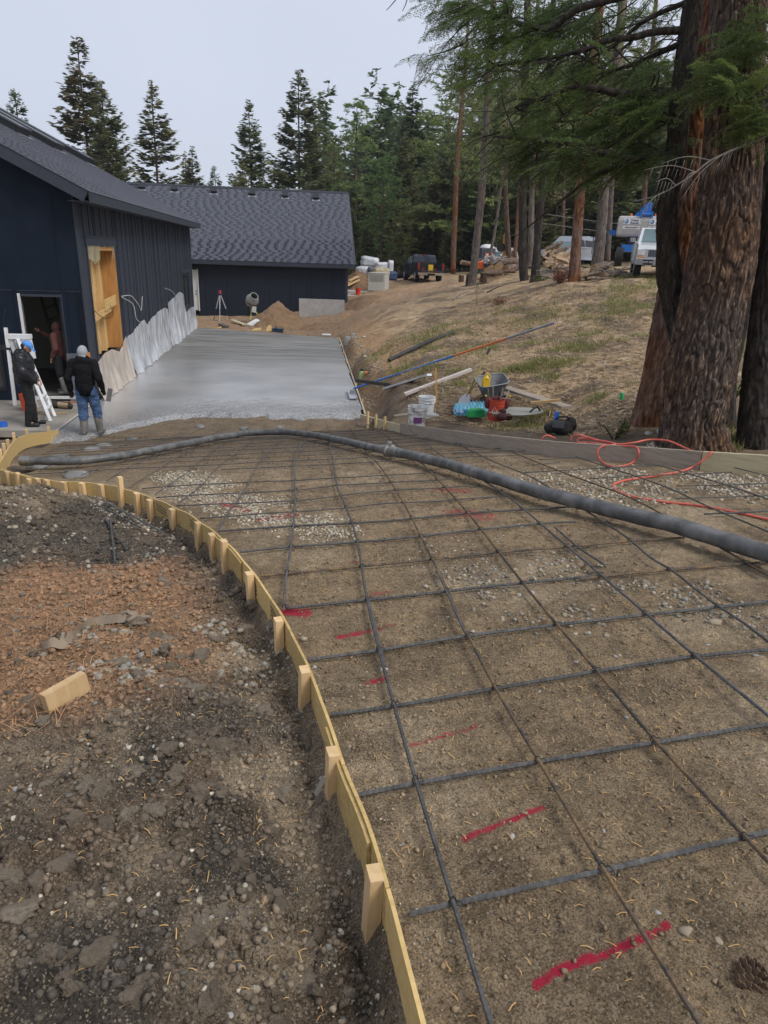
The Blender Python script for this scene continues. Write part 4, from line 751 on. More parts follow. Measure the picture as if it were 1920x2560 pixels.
# ---------------------------------------------------------------- the dark house at the left
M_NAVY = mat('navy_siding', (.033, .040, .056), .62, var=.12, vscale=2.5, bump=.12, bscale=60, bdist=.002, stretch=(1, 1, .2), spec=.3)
M_NAVYD = mat('navy_shade_and_joint', (.011, .0175, .029), .75, var=.2, vscale=2, spec=.12)  # front wall's shade put into the siding navy; also tints garage joints
M_TRIM = mat('navy_trim', (.036, .043, .058), .6, var=.08, vscale=3, spec=.35)
M_BLACK = mat('black_frame', (.010, .011, .013), .45)
M_WHITEP = mat('white_primer', (.62, .62, .60), .7, var=.08, vscale=5)
M_DRY = mat('drywall', (.40, .41, .34), .9, var=.05, vscale=2)
M_FLOOR = mat('house_floor', (.10, .095, .085), .8, vscale=3, col2=(.2, .19, .17))
M_GLASS = mat('window_glass', (.05, .06, .06), .05, var=.2, vscale=1, spec=.8)
HOUSE = thing("house", "dark navy house at the left with boarded tall window, open doorway and grey shingle roof", "house")
def hb(name, s0, s1, u0, u1, z0, z1, m_, parent=HOUSE, **k):
    b = MB(); b.prism([su(s0, u0, z0), su(s1, u0, z0), su(s1, u1, z0), su(s0, u1, z0)], (0, 0, z1-z0)); return b.build(name, m_, parent, smooth=False, **k)
HL = 17.85; RUN = 9.0; SLP = .5; EV = 2.83; TH = .12      # length, half span, roof slope, eave height
def roofz(u): return EV+SLP*(.45-u)                        # top of the roof above distance u
dz0, dz1, du0, du1 = -1.68, .60, -1.37, -.49               # doorway (u counts leftwards negative)
# front gable wall as panels round the doorway and the left window
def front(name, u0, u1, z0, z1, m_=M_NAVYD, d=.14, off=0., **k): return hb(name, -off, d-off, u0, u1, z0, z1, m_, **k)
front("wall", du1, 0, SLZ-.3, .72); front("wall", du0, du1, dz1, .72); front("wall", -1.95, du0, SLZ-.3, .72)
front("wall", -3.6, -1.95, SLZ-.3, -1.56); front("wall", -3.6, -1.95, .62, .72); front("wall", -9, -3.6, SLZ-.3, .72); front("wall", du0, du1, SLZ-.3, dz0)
b = MB(); zt = lambda u: roofz(u)-TH-.03
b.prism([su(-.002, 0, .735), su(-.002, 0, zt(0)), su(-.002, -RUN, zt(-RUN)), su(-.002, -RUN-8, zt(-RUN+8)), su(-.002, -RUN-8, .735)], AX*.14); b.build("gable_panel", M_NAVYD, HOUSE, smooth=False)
front("seam_flashing", -9, 0, .72, .735, M_NAVY, .14, .008)
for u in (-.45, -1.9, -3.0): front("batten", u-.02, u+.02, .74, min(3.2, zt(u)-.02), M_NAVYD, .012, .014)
# side wall round its two openings
o0, o1, oz0, oz1 = .72, 3.42, -.95, 1.72; w0, w1, wz0, wz1 = 14.8, 16.75, -.64, .62; zt0 = roofz(0)-TH-.02
def side_(name, s0, s1, z0, z1, m_=M_NAVY, d=.16, off=0., **k): return hb(name, s0, s1, -d+off, off, z0, z1, m_, **k)
side_("wall", .0, o0, SLZ-.3, zt0); side_("wall", o0, o1, SLZ-.3, oz0); side_("wall", o0, o1, oz1, zt0); side_("wall", o1, w0, SLZ-.3, zt0)
side_("wall", w0, w1, SLZ-.3, wz0); side_("wall", w0, w1, wz1, zt0); side_("wall", w1, HL, SLZ-.3, zt0)
side_("corner_board", -.022, .22, SLZ-.05, zt0-.01, M_TRIM, .03, .026)
side_("corner_board", HL-.12, HL+.02, SLZ, zt0-.01, M_TRIM, .03, .026)
side_("head_trim", o0-.12, o1+.08, oz1+.02, oz1+.20, M_TRIM, .03, .034); side_("head_trim", o0-.16, o1+.12, oz1+.2, oz1+.23, M_TRIM, .03, .05)
side_("window_trim", w0-.12, w0-.001, wz0-.12, wz1+.12, M_TRIM, .03, .03); side_("window_trim", w1+.001, w1+.12, wz0-.12, wz1+.12, M_TRIM, .03, .03); side_("window_trim", w0-.16, w1+.16, wz1+.121, wz1+.24, M_TRIM, .03, .045)
side_("window_trim", w0-.12, w1+.12, wz0-.24, wz0-.121, M_TRIM, .03, .045)
side_("side_trim", o0-.07, o0-.001, oz0, oz1+.02, M_TRIM, .03, .03)
sB = []
for px in (189.6, 206.9, 222.6, 232.6, 237.3, 252, 266, 280.6, 286, 290, 302.5, 313.5, 323, 329, 332, 340, 347):
    t = np.linspace(.1, 17, 3000); q = pj(np.array([su(a, .02, 2.3) for a in t])); sB.append(t[np.argmin(np.abs(q[:, 0]-px))])
pat = [.52, .16, .12, .5, .46, .42, .18, .14]; k = 0
while sB[-1] < HL-.5: sB.append(sB[-1]+pat[k % 8]*.95); k += 1
for s in sB:
    segs = [(SLZ+.02, zt0-.005)]
    if o0-.16 < s < o1+.12: segs = [(oz1+.235, zt0-.005)]
    if w0-.18 < s < w1+.18: segs = [(wz1+.245, zt0-.005)]
    for z0, z1 in segs: side_("batten", s-.024, s+.024, z0, z1, M_NAVY, .02, .021)
# boarded opening: deep rough jambs, studs and OSB set back
M_JAMB = mat('raw_timber', (.40, .19, .055), .75, vscale=4, bump=.15, bscale=20, col2=(.56, .29, .09), stretch=(4, 4, .6))
M_OSB2 = mat('osb_sheet', (.47, .28, .09), .75, vscale=20, bump=.2, bscale=40, bdist=.003, col2=(.68, .46, .19), vramp=(.38, .6))
DP = .42
BW = put("boarded_opening", None, HOUSE)
def bo(name, s0, s1, u0, u1, z0, z1, m_, **k): return hb(name, s0, s1, u0, u1, z0, z1, m_, BW, **k)
bo("jamb", o1-.02, o1+.10, -DP, -.005, oz0, oz1-.003, M_JAMB); bo("jamb", o0-.10, o0+.02, -DP, -.005, oz0, oz1-.003, M_JAMB); bo("head_plate", o0+.021, o1-.021, -DP, -.01, oz1-.10, oz1-.004, M_JAMB)
W_ = (o1-o0-.04)/4
for i in range(4):
    s0 = o0+.02+W_*i; bo("osb_strip", s0+.05, s0+W_-.05, -DP+.02, -DP+.032, oz0, oz1-.11, M_OSB2)
for i in range(5):
    s0 = o0+.02+W_*i; bo("stud", max(o0+.021, s0-.045), min(o1-.021, s0+.045), -DP+.03, -DP+.14, oz0, oz1-.11, M_JAMB if i == 4 else mat('stud', (.58, .38, .16), .75, vscale=5, col2=(.70, .5, .25), stretch=(4, 4, .6)))
b = MB(); b.bar(su(o0+.15, -.10, .02), su(o1-.55, -.10, .18), .03, .17); b.build("brace", M_OSB2, BW, smooth=False)
b = MB(); b.bar(su(o0+1.35, -.07, .28), su(o1-.12, -.07, .36), .03, .26); b.build("brace", M_OSB2, BW, smooth=False)
# side window
WN = hb("window_frame", w0, w1, -.10, -.03, wz0, wz0+.07, M_BLACK)
for s0, s1, z0, z1 in ((w0, w1, wz1-.07, wz1), (w0, w0+.07, wz0+.071, wz1-.071), (w1-.07, w1, wz0+.071, wz1-.071), ((w0+w1)/2-.04, (w0+w1)/2+.04, wz0+.071, wz1-.071)): hb("frame_bar", s0, s1, -.10, -.03, z0, z1, M_BLACK, WN)
hb("pane", w0+.071, (w0+w1)/2-.041, -.075, -.065, wz0+.071, wz1-.071, M_GLASS, WN); hb("pane", (w0+w1)/2+.041, w1-.071, -.075, -.065, wz0+.071, wz1-.071, M_GLASS, WN)
# doorway: bare primed jambs, sill, room behind
front("door_jamb", du0-.06, du0, dz0, dz1+.06, M_WHITEP, .13, -.01+.03); front("door_jamb", du1, du1+.03, dz0, dz1+.06, M_TRIM, .13, .02); front("door_head", du0, du1, dz1, dz1+.05, M_TRIM, .13, .02)
front("door_sill", du0-.07, du1+.08, dz0-.06, dz0, M_WHITEP, .2, .07)
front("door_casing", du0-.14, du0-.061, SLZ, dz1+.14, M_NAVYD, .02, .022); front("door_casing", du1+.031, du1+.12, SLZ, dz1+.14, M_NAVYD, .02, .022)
LW = front("window_frame", -2.02, -1.95, -1.56, .62, M_BLACK, .12, .03)
hb("frame_bar", -.03, .09, -3.6, -2.021, -1.56, -1.48, M_BLACK, LW); hb("frame_bar", -.03, .09, -3.6, -2.021, .55, .62, M_BLACK, LW); hb("pane", .02, .03, -3.6, -2.021, -1.479, .549, M_GLASS, LW)
ROOM = put("room", None, HOUSE)
hb("floor_slab", .15, 6, -5, -.17, dz0-.1, dz0-.02, M_FLOOR, ROOM); hb("inner_wall", 4.2, 4.3, -5, -.17, dz0, 2.2, M_DRY, ROOM); hb("inner_wall", .15, 4.2, -.60, -.48, dz0, 2.2, mat('dark_stud_wall', (.035, .034, .033), .9), ROOM); hb("ceiling", .15, 4.3, -5, -.17, 2.2, 2.3, M_DRY, ROOM)
# roof
ex = AX; upv = unit(NL+V(0, 0, SLP)); nr = unit(np.cross(upv, -ex)); nr = nr if nr[2] > 0 else -nr
E0 = su(-.35, .45, EV); RL = HL+.7; RH = (RUN+.45)*math.sqrt(1+SLP**2)
b = MB(); b.prism([E0, E0+ex*RL, E0+ex*RL+upv*RH, E0+upv*RH], -nr*TH); E1 = E0+upv*RH; up2 = unit(NL-V(0, 0, SLP)); b.prism([E1, E1+ex*RL, E1+ex*RL+up2*RH, E1+up2*RH], V(0, 0, -.12)); b.build("roof", M_UNDER, HOUSE, smooth=False)
b = MB(); b.bar(E0-upv*.02+V(0, 0, -.11), E0+ex*RL-upv*.02+V(0, 0, -.11), .035, .21, V(0, 0, 1)); b.build("fascia", M_TRIM, HOUSE, smooth=False)
b = MB(); b.bar(E0-ex*.02-nr*.12, E0-ex*.02+upv*RH-nr*.12, .035, .24, nr); b.build("rake_board", M_TRIM, HOUSE, smooth=False)
b = MB(); b.bar(E0+ex*(RL+.02)-nr*.12, E0+ex*(RL+.02)+upv*RH-nr*.12, .035, .24, nr); b.build("rake_board", M_TRIM, HOUSE, smooth=False)
b = MB(); b.prism([E0+V(0, 0, -.21)+upv*.02, E0+ex*RL+V(0, 0, -.21)+upv*.02, E0+ex*RL+NL*.45+V(0, 0, -.205), E0+NL*.45+V(0, 0, -.205)], V(0, 0, .012)); b.build("soffit", M_TRIM, HOUSE, smooth=False)
b = MB(); b.bar(E0-ex*.03+nr*.004, E0-ex*.03+upv*RH+nr*.004, .03, .02, nr); b.bar(E0-upv*.03+nr*.004, E0+ex*RL-upv*.03+nr*.004, .03, .02, nr); b.build("drip_edge", M_BLACK, HOUSE, smooth=False)
shingle_field(HOUSE, E0, ex, upv, nr, RL, RH-.1, .42, .18, lambda c: np.hypot(c[:, 0], c[:, 1]-0), 5)
for s in (9.3, 12.9, 17.1):
    o = E0+ex*s+upv*(4.4*1.118); SK = MB(); SK.prism([o, o+ex*.95, o+ex*.95+upv*4.2, o+upv*4.2], nr*.2); k_ = SK.build("skylight", M_BLACK, HOUSE, smooth=False)
    b = MB(); b.prism([o-upv*.03-ex*.03+nr*.203, o+ex*.98-upv*.03+nr*.203, o+ex*.98+upv*4.25+nr*.203, o-ex*.03+upv*4.25+nr*.203], nr*.05); b.build("skylight_frame", mat('grey_metal', (.18, .19, .20), .4, metal=.7), k_, smooth=False)
    b = MB(); b.prism([o-upv*.16-ex*.1+nr*.016, o+ex*1.05-upv*.16+nr*.016, o+ex*1.05-upv*.02+nr*.016, o-ex*.1-upv*.02+nr*.016], nr*.006); b.build("skylight_flashing", mat('bright_flashing', (.5, .52, .55), .35, metal=.6), k_, smooth=False)
# wires hanging from the side wall
M_WIRE = mat('pale_cable', (.55, .55, .52), .6)
for pts in ([(3.45, .06, .44), (4.0, .2, .42), (4.4, .3, .15), (4.7, .3, -.02), (5.1, .28, .35)], [(3.45, .06, .42), (3.9, .25, .2), (3.95, .3, -.2), (4.6, .3, -.4), (5.3, .2, -.75)], [(10.2, .05, .0+.35), (10.9, .2, .2), (11.5, .25, -.1), (11.45, .2, -.35)]):
    MB().tube(spline([su(*p) for p in pts], 6), .009, 5).build("loose_cable", M_WIRE, HOUSE, smooth=True)
MB().tube(spline([su(.45, .05, .33), su(1.2, .1, .05), su(2.2, .08, .02), su(2.5, -.02, .25)], 6), .008, 5).build("loose_cable", M_BLACK, HOUSE, smooth=True)
MB().tube(spline([su(-.03, -1.72, .3), su(-.1, -1.78, 0), su(-.1, -1.74, -.7)], 6), .006, 5).build("loose_cable", M_BLACK, HOUSE, smooth=True)
# masking film taped along the foot of the walls
def film_mat(name, col, tr, rough=.25):
    m = bpy.data.materials.new(name); m.use_nodes = True; N = m.node_tree.nodes; b = N["Principled BSDF"]; b.inputs['Base Color'].default_value = (*col, 1); b.inputs['Roughness'].default_value = rough
    tl = node(m, "ShaderNodeBsdfTranslucent"); tl.inputs['Color'].default_value = (*col, 1); tp = node(m, "ShaderNodeBsdfTransparent"); m1 = node(m, "ShaderNodeMixShader"); m1.inputs[0].default_value = .35; m2 = node(m, "ShaderNodeMixShader")
    nz_ = node(m, "ShaderNodeTexNoise"); nz_.inputs['Scale'].default_value = 3; nz_.inputs['Detail'].default_value = 4; mr = node(m, "ShaderNodeMapRange"); mr.inputs['To Min'].default_value = max(0, tr-.25); mr.inputs['To Max'].default_value = min(1, tr+.25); tc = node(m, "ShaderNodeTexCoord"); link(m, tc.outputs['Object'], nz_.inputs['Vector']); link(m, nz_.outputs['Fac'], mr.inputs['Value'])
    link(m, b.outputs[0], m1.inputs[1]); link(m, tl.outputs[0], m1.inputs[2]); link(m, mr.outputs[0], m2.inputs[0]); link(m, m1.outputs[0], m2.inputs[1]); link(m, tp.outputs[0], m2.inputs[2]); link(m, m2.outputs[0], N["Material Output"].inputs[0]); return m
M_FILM = film_mat("masking_film", (.88, .92, .98), .22, .12); M_CREAM = film_mat("cream_film", (.90, .80, .70), .08, .22); M_CLEAR = film_mat("clear_film", (.55, .60, .68), .70, .15)
def drape(prof, bottom_u, name, m_, label, fold=.05, seed=0, freq=3, bz=None):
    prof = np.array(prof); s = np.arange(prof[0, 0], prof[-1, 0]+.001, .035); top = np.interp(s, prof[:, 0], prof[:, 1]); rows = 15; P = np.zeros((rows, len(s), 3))
    for j in range(rows):
        f = j/(rows-1); z = top*(1-f)+(SLZ+.012 if bz is None else bz)*f; ff = 1.9*fold*(.35+f)*((fbm(s*freq*.75+f*1.2, 0*s+f*1.2+seed, 2, seed)-.5)*2); 
        u = .035+.03*f+bottom_u*f**2.2+np.abs(ff)+.003*np.sin(s*17+3*f); zz = z+(.05*(fbm(s*1.6, 0*s+3, 2, seed+4)-.5)*(1-f))
        P[j] = np.stack([C0[0]+AX[0]*s-NL[0]*u, C0[1]+AX[1]*s-NL[1]*u, np.broadcast_to(zz, s.shape)], -1)
    b = MB(); b.grid(P); return b.build(name, m_, smooth=True, label=label, cat="plastic sheet")
drape([(3.62, -.72), (4.6, -.62), (5.6, -.5), (6.2, -.42), (6.55, -.55), (6.75, -.62)], .10, "plastic_sheet", M_FILM, "translucent plastic film on the siding just past the boarded window", .07, 3)
drape([(6.7, -.62), (7.2, -.52), (8.3, -.40), (9.3, -.34), (10.2, -.36), (10.5, -.40)], .06, "plastic_sheet", M_FILM, "middle length of plastic film on the siding, with a peaked top edge", .08, 5)
drape([(10.5, -.22), (11.5, -.15), (12.6, -.06), (13.3, .04), (13.9, .0), (14.6, -.1), (14.75, -.3)], .05, "plastic_sheet", M_FILM, "tallest plastic film, bunched beside the small black window", .09, 9)
drape([(14.8, -.9), (16, -.82), (17, -.8), (17.95, -.86)], .04, "plastic_sheet", M_FILM, "lowest plastic film under the small black window at the wall's end", .06, 12)
drape([(.05, -.98), (.6, -.93), (1.2, -.80), (2.0, -.82), (2.7, -.98), (3.2, -.78), (3.68, -.62)], .16, "plastic_sheet", M_CREAM, "cream plastic sheet sagging below the boarded window behind the hooded man", .05, 15, 3)
b = MB(); uu = np.linspace(-.02, -.50, 14); P = np.zeros((12, 14, 3))
for j in range(12):
    f = j/11
    for i, u in enumerate(uu): P[j, i] = su(-.05-.10*f*f-.02*math.sin(9*u+f*7+3*f*u), u, -.66*(1-f)+(SLZ+.03)*f)
b.grid(P); b.build("plastic_sheet", M_CLEAR, smooth=True, label="clear plastic film on the dark front wall beside the doorway", cat="plastic sheet")
b = MB(); P = np.zeros((6, 22, 3))
for j in range(6):
    for i in range(22):
        s = o0+.02+(o1-o0-.04)*i/21; hang = (.42-.10*math.sin(i*.9) if i < 9 else .06+.02*math.sin(i*2)) + (.3 if i > 19 else 0); P[j, i] = su(s, .02-.05*math.sin(i*1.3)*j/5-.04*j/5, oz1+.04-hang*j/5)
b.grid(P); b.build("plastic_sheet", film_mat("torn_film", (.60, .60, .42), .3), smooth=True, label="torn yellowish film hanging from the head of the boarded window", cat="plastic sheet")
b = MB(); b.prism([su(-.06, .02, -.62), su(-.06, -.08, -.64), su(-.06, -.06, -.78), su(-.06, .03, -.74)], AX*.03); b.build("tape_scrap", mat('orange_tape', (.60, .22, .05), .6), smooth=False, label="orange scrap of tape on the house corner above the clear film", cat="tape")

# ---------------------------------------------------------------- garage across the back
GAR = thing("garage", "long navy garage with steep grey shingle roof across the back of the site", "garage")
BL = W(478, 790, 40.7); BL[2] = 0; GX = -NL
def gp(e, d, z): p = BL+GX*e+AX*d; return V(p[0], p[1], z)
def gb(name, e0, e1, d0, d1, z0, z1, m_, parent=GAR): b = MB(); b.prism([gp(e0, d0, z0), gp(e1, d0, z0), gp(e1, d1, z0), gp(e0, d1, z0)], (0, 0, z1-z0)); return b.build(name, m_, parent, smooth=False)
M_NAVYG = mat('navy_groove', (.0125, .018, .031), .65, var=.25, vscale=3, bump=.5, bscale=3, bdist=.02, stretch=(9, 9, .04), spec=.3)
GE0, GE1, GEV, GSL, GRUN = -8.0, 9.12, 1.17, .618, 6.5
gb("wall", .49, GE1, 0, .15, -2.3, 1.25, M_NAVYG); gb("wall", GE0, -.45, 0, .15, -2.3, 1.25, M_NAVYG); gb("wall", -.449, .489, 0, .15, .62, 1.25, M_NAVYG)
b = MB(); b.prism([gp(GE1-.15, .16, -2.3), gp(GE1-.15, 2*GRUN, -2.3), gp(GE1-.15, 2*GRUN, 1.3), gp(GE1-.15, GRUN, 1.3+GSL*GRUN), gp(GE1-.15, .16, 1.3)], GX*.14); b.build("gable_wall", M_NAVYG, GAR, smooth=False)
gb("corner_trim", GE1-.12, GE1+.02, -.02, .0, -1.4, 1.15, M_TRIM)
for e in np.arange(.9, 9, 1.22): gb("panel_joint", e-.012, e+.012, -.008, .0, -2.2, 1.2, M_NAVYD)
DR = gb("door", -.449, .47, .05, .09, -1.62, .60, M_WHITEP)
gb("door_frame", .471, .53, -.02, .1, -1.66, .66, M_WHITEP, DR)
for z in (-.55, -.72): b = MB(); b.lathe([(.03, 0), (.035, .02), (.02, .05)], gp(.36, .05, z), 10, np.array([[1, 0, 0], [0, 0, -1], [0, 1, 0]])); b.build("handle" if z < -.6 else "deadbolt", M_BLACK, DR)
b = MB(); b.lathe([(.05, 0), (.05, .03)], gp(1.05, -.0, -1.05), 8, np.array([[1, 0, 0], [0, 0, 1], [0, -1, 0]])); b.build("vent_stub", M_BLACK, GAR)
gu = unit(AX+V(0, 0, GSL)); gn = unit(np.cross(GX, gu)); G0 = gp(GE0, -.45, GEV); GLn = GE1-GE0+.42; GH = (GRUN+.45)*math.sqrt(1+GSL**2)
b = MB(); b.prism([G0, G0+GX*GLn, G0+GX*GLn+gu*GH, G0+gu*GH], -gn*.12); g1 = G0+gu*GH; gu2 = unit(AX-V(0, 0, GSL)); b.prism([g1, g1+GX*GLn, g1+GX*GLn+gu2*GH, g1+gu2*GH], V(0, 0, -.12)); b.build("roof", M_UNDER, GAR, smooth=False)
b = MB(); b.bar(G0+V(0, -.02, -.12), G0+GX*GLn+V(0, -.02, -.12), .035, .22, V(0, 0, 1)); b.build("fascia", M_TRIM, GAR, smooth=False)
b = MB(); b.bar(G0+GX*(GLn+.02)-gn*.1, G0+GX*(GLn+.02)+gu*GH-gn*.1, .035, .2, gn); b.build("rake_board", M_TRIM, GAR, smooth=False)
b = MB(); b.prism([G0+V(0, 0, -.22), G0+GX*GLn+V(0, 0, -.22), G0+GX*GLn+AX*.46+V(0, 0, -.20), G0+AX*.46+V(0, 0, -.20)], V(0, 0, .01)); b.build("soffit", M_TRIM, GAR, smooth=False)
shingle_field(GAR, G0+GX*4.5, GX, gu, gn, GLn-4.5, GH-.12, .48, .20, lambda c: -pj(c)[:, 1], 6)
shingle_field_cap = MB(); shingle_field_cap.bar(G0+gu*(GH-.06)+gn*.02, G0+GX*GLn+gu*(GH-.06)+gn*.02, .26, .025, gn); shingle_field_cap.build("ridge_cap", M_UNDER, GAR, smooth=False)
def on_plane(px, py, P0, nrm): v = ray(px, py); o = V(0, 0, EZ); return o+v*(((P0-o)@nrm)/(v@nrm))
for px, py in [(355, 473), (437, 478), (535, 483), (631, 489), (713, 494), (790, 499)]:
    o = on_plane(px, py, G0, gn); RV = MB(); q0 = o-GX*.19; RV.prism([q0+gn*.01, q0+GX*.38+gn*.01, q0+GX*.38+gn*.2-gu*.02, q0+gn*.2-gu*.02], gu*.02); RV.prism([q0-gu*.10+gn*.16, q0+GX*.38-gu*.10+gn*.16, q0+GX*.38+gu*.38+gn*.22, q0+gu*.38+gn*.22], gn*.03)
    v_ = RV.build("roof_vent", M_BLACK, GAR, smooth=False)
    b = MB(); b.prism([q0-gu*.2-GX*.06+gn*.016, q0+GX*.44-gu*.2+gn*.016, q0+GX*.44-gu*.03+gn*.016, q0-GX*.06-gu*.03+gn*.016], gn*.006); b.build("vent_flashing", MATS['bright_flashing'], v_, smooth=False)
# concrete retaining wall in front of it
CW = thing("concrete_wall", "bare grey concrete retaining wall standing before the garage's right end", "wall")
q = [W(748, 799.5, 40), W(860.6, 803, 40), W(861, 749, 40), W(748.6, 745.6, 40)]; q[1][2] = q[0][2]; q[2][2] = q[3][2]; bt = AX*.25
for a_, b_ in ((0, .305), (.307, .59), (.592, 1)):
    A1, B1 = q[0]+(q[1]-q[0])*a_, q[0]+(q[1]-q[0])*b_; A1[2] -= .4; B1[2] -= .4; T1_, T0_ = B1.copy(), A1.copy(); T1_[2] = T0_[2] = q[3][2]
    b = MB(); b.prism([A1, B1, T1_, T0_], bt); b.build("panel", M_CUREC, CW, smooth=False)
b = MB(); b.bar(q[0]-GX*.15+V(0, 0, -.0), q[1]+GX*.05, .5, .16); b.build("footing", M_CUREC, CW, smooth=False)
b = MB(); D_ = unit(q[1]-q[0]); L_ = np.linalg.norm(q[1]-q[0])
for fx in (.22, .38, .53, .72):
    for fz in (.18, .5, .82): c = q[0]+D_*L_*fx+V(0, 0, (q[3][2]-q[0][2])*fz)-AX*.004; b.box(c, (.035, .012, .035), np.stack([D_, AX, V(0, 0, 1)], 1))
b.build("form_tie_hole", mat('tie_hole', (.09, .085, .08), .9), CW, smooth=False, kind='stuff')
# pads behind its right end
b = MB(); p0 = [onz(868, 722, -.85), onz(972, 738, -.85), onz(955, 726, -.80), onz(868, 712, -.80)]
PAD = MB(); e0, e1 = W(862, 752, 44), W(930, 749, 44); e0[2] = e1[2] = -1.05; PAD.prism([e0, e1, e1+AX*2.2, e0+AX*2.2], (0, 0, .32)); PAD.build("concrete_pad", M_CUREC, smooth=False, kind='structure')
PAD = MB(); e0, e1 = W(860, 745, 46.4), W(972, 743, 46.4); e0[2] = e1[2] = -1.0; PAD.prism([e0, e1, e1+AX*2.2, e0+AX*2.2], (0, 0, .42)); PAD.build("concrete_pad", M_CUREC, smooth=False, kind='structure')
# log cabin far behind
CB = thing("cabin", "small brown log cabin with gable porch far behind among the trees", "cabin"); cc = W(932, 655, 88); cz = cc[2]-.4
def cbx(name, x0, x1, y0, y1, z0, z1, m_): b = MB(); b.box((cc[0]+(x0+x1)/2, cc[1]+(y0+y1)/2, cz+(z0+z1)/2), (x1-x0, y1-y0, z1-z0)); return b.build(name, m_, CB, smooth=False)
M_LOG = mat('cabin_log', (.06, .032, .02), .8, vscale=2); M_CROOF = mat('cabin_roof', (.20, .185, .17), .8, vscale=3)
cbx("wall", -2.2, 2.2, 0, 5, -1.5, 1.0, M_LOG)
for sx in (-1, 1):
    b = MB(); b.prism([V(cc[0]+sx*2.7, cc[1]-.8, cz+.7), V(cc[0], cc[1]-.8, cz+2.4), V(cc[0], cc[1]+5.5, cz+2.4), V(cc[0]+sx*2.7, cc[1]+5.5, cz+.7)], (0, 0, .15)); b.build("roof", M_CROOF, CB, smooth=False)
b = MB(); b.prism([V(cc[0]-2, cc[1]+.05, cz+1.0), V(cc[0]+2, cc[1]+.05, cz+1.0), V(cc[0], cc[1]+.05, cz+2.2)], (0, .2, 0)); b.build("gable", M_LOG, CB, smooth=False)
cbx("chimney", 1.2, 1.9, 2, 2.7, 1.6, 2.9, M_WHITEP); cbx("porch_post", -2.1, -1.9, -.7, -.5, -1.5, .9, M_LOG); cbx("porch_post", 1.9, 2.1, -.7, -.5, -1.5, .9, M_LOG); cbx("door", -.5, .5, -.05, 0, -1.5, .6, M_BLACK)
# ---------------------------------------------------------------- trees
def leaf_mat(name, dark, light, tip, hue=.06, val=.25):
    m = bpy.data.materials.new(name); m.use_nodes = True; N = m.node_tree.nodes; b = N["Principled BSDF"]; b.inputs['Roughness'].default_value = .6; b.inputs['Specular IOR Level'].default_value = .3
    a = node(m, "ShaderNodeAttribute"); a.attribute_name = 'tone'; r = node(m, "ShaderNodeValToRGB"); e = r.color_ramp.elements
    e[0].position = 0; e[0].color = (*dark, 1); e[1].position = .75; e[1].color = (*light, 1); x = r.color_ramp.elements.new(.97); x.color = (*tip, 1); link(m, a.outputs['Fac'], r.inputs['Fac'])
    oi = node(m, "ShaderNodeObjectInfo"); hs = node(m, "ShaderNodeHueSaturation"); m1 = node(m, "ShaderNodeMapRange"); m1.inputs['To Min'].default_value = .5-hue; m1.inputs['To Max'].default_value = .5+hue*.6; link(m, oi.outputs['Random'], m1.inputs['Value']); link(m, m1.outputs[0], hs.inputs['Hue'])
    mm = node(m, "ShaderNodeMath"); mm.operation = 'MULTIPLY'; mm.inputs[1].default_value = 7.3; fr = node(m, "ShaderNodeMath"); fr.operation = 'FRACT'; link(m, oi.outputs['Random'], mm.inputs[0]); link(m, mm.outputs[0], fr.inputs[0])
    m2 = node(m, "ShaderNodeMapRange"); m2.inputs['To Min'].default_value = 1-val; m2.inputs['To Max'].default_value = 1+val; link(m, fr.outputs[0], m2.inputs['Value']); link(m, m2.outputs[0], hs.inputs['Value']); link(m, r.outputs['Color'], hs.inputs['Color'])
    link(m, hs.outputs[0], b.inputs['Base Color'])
    tl = node(m, "ShaderNodeBsdfTranslucent"); link(m, hs.outputs[0], tl.inputs['Color']); mx = node(m, "ShaderNodeMixShader"); mx.inputs[0].default_value = .38; link(m, b.outputs[0], mx.inputs[1]); link(m, tl.outputs[0], mx.inputs[2]); link(m, mx.outputs[0], N["Material Output"].inputs[0]); return m
M_SPR = leaf_mat("spruce_needles", (.095, .125, .064), (.22, .255, .112), (.31, .30, .145))
M_PIN = leaf_mat("pine_needles_green", (.09, .135, .052), (.20, .26, .085), (.29, .32, .12))
M_FIR = leaf_mat("fir_needles", (.055, .088, .03), (.155, .205, .055), (.25, .28, .09), .02, .12)
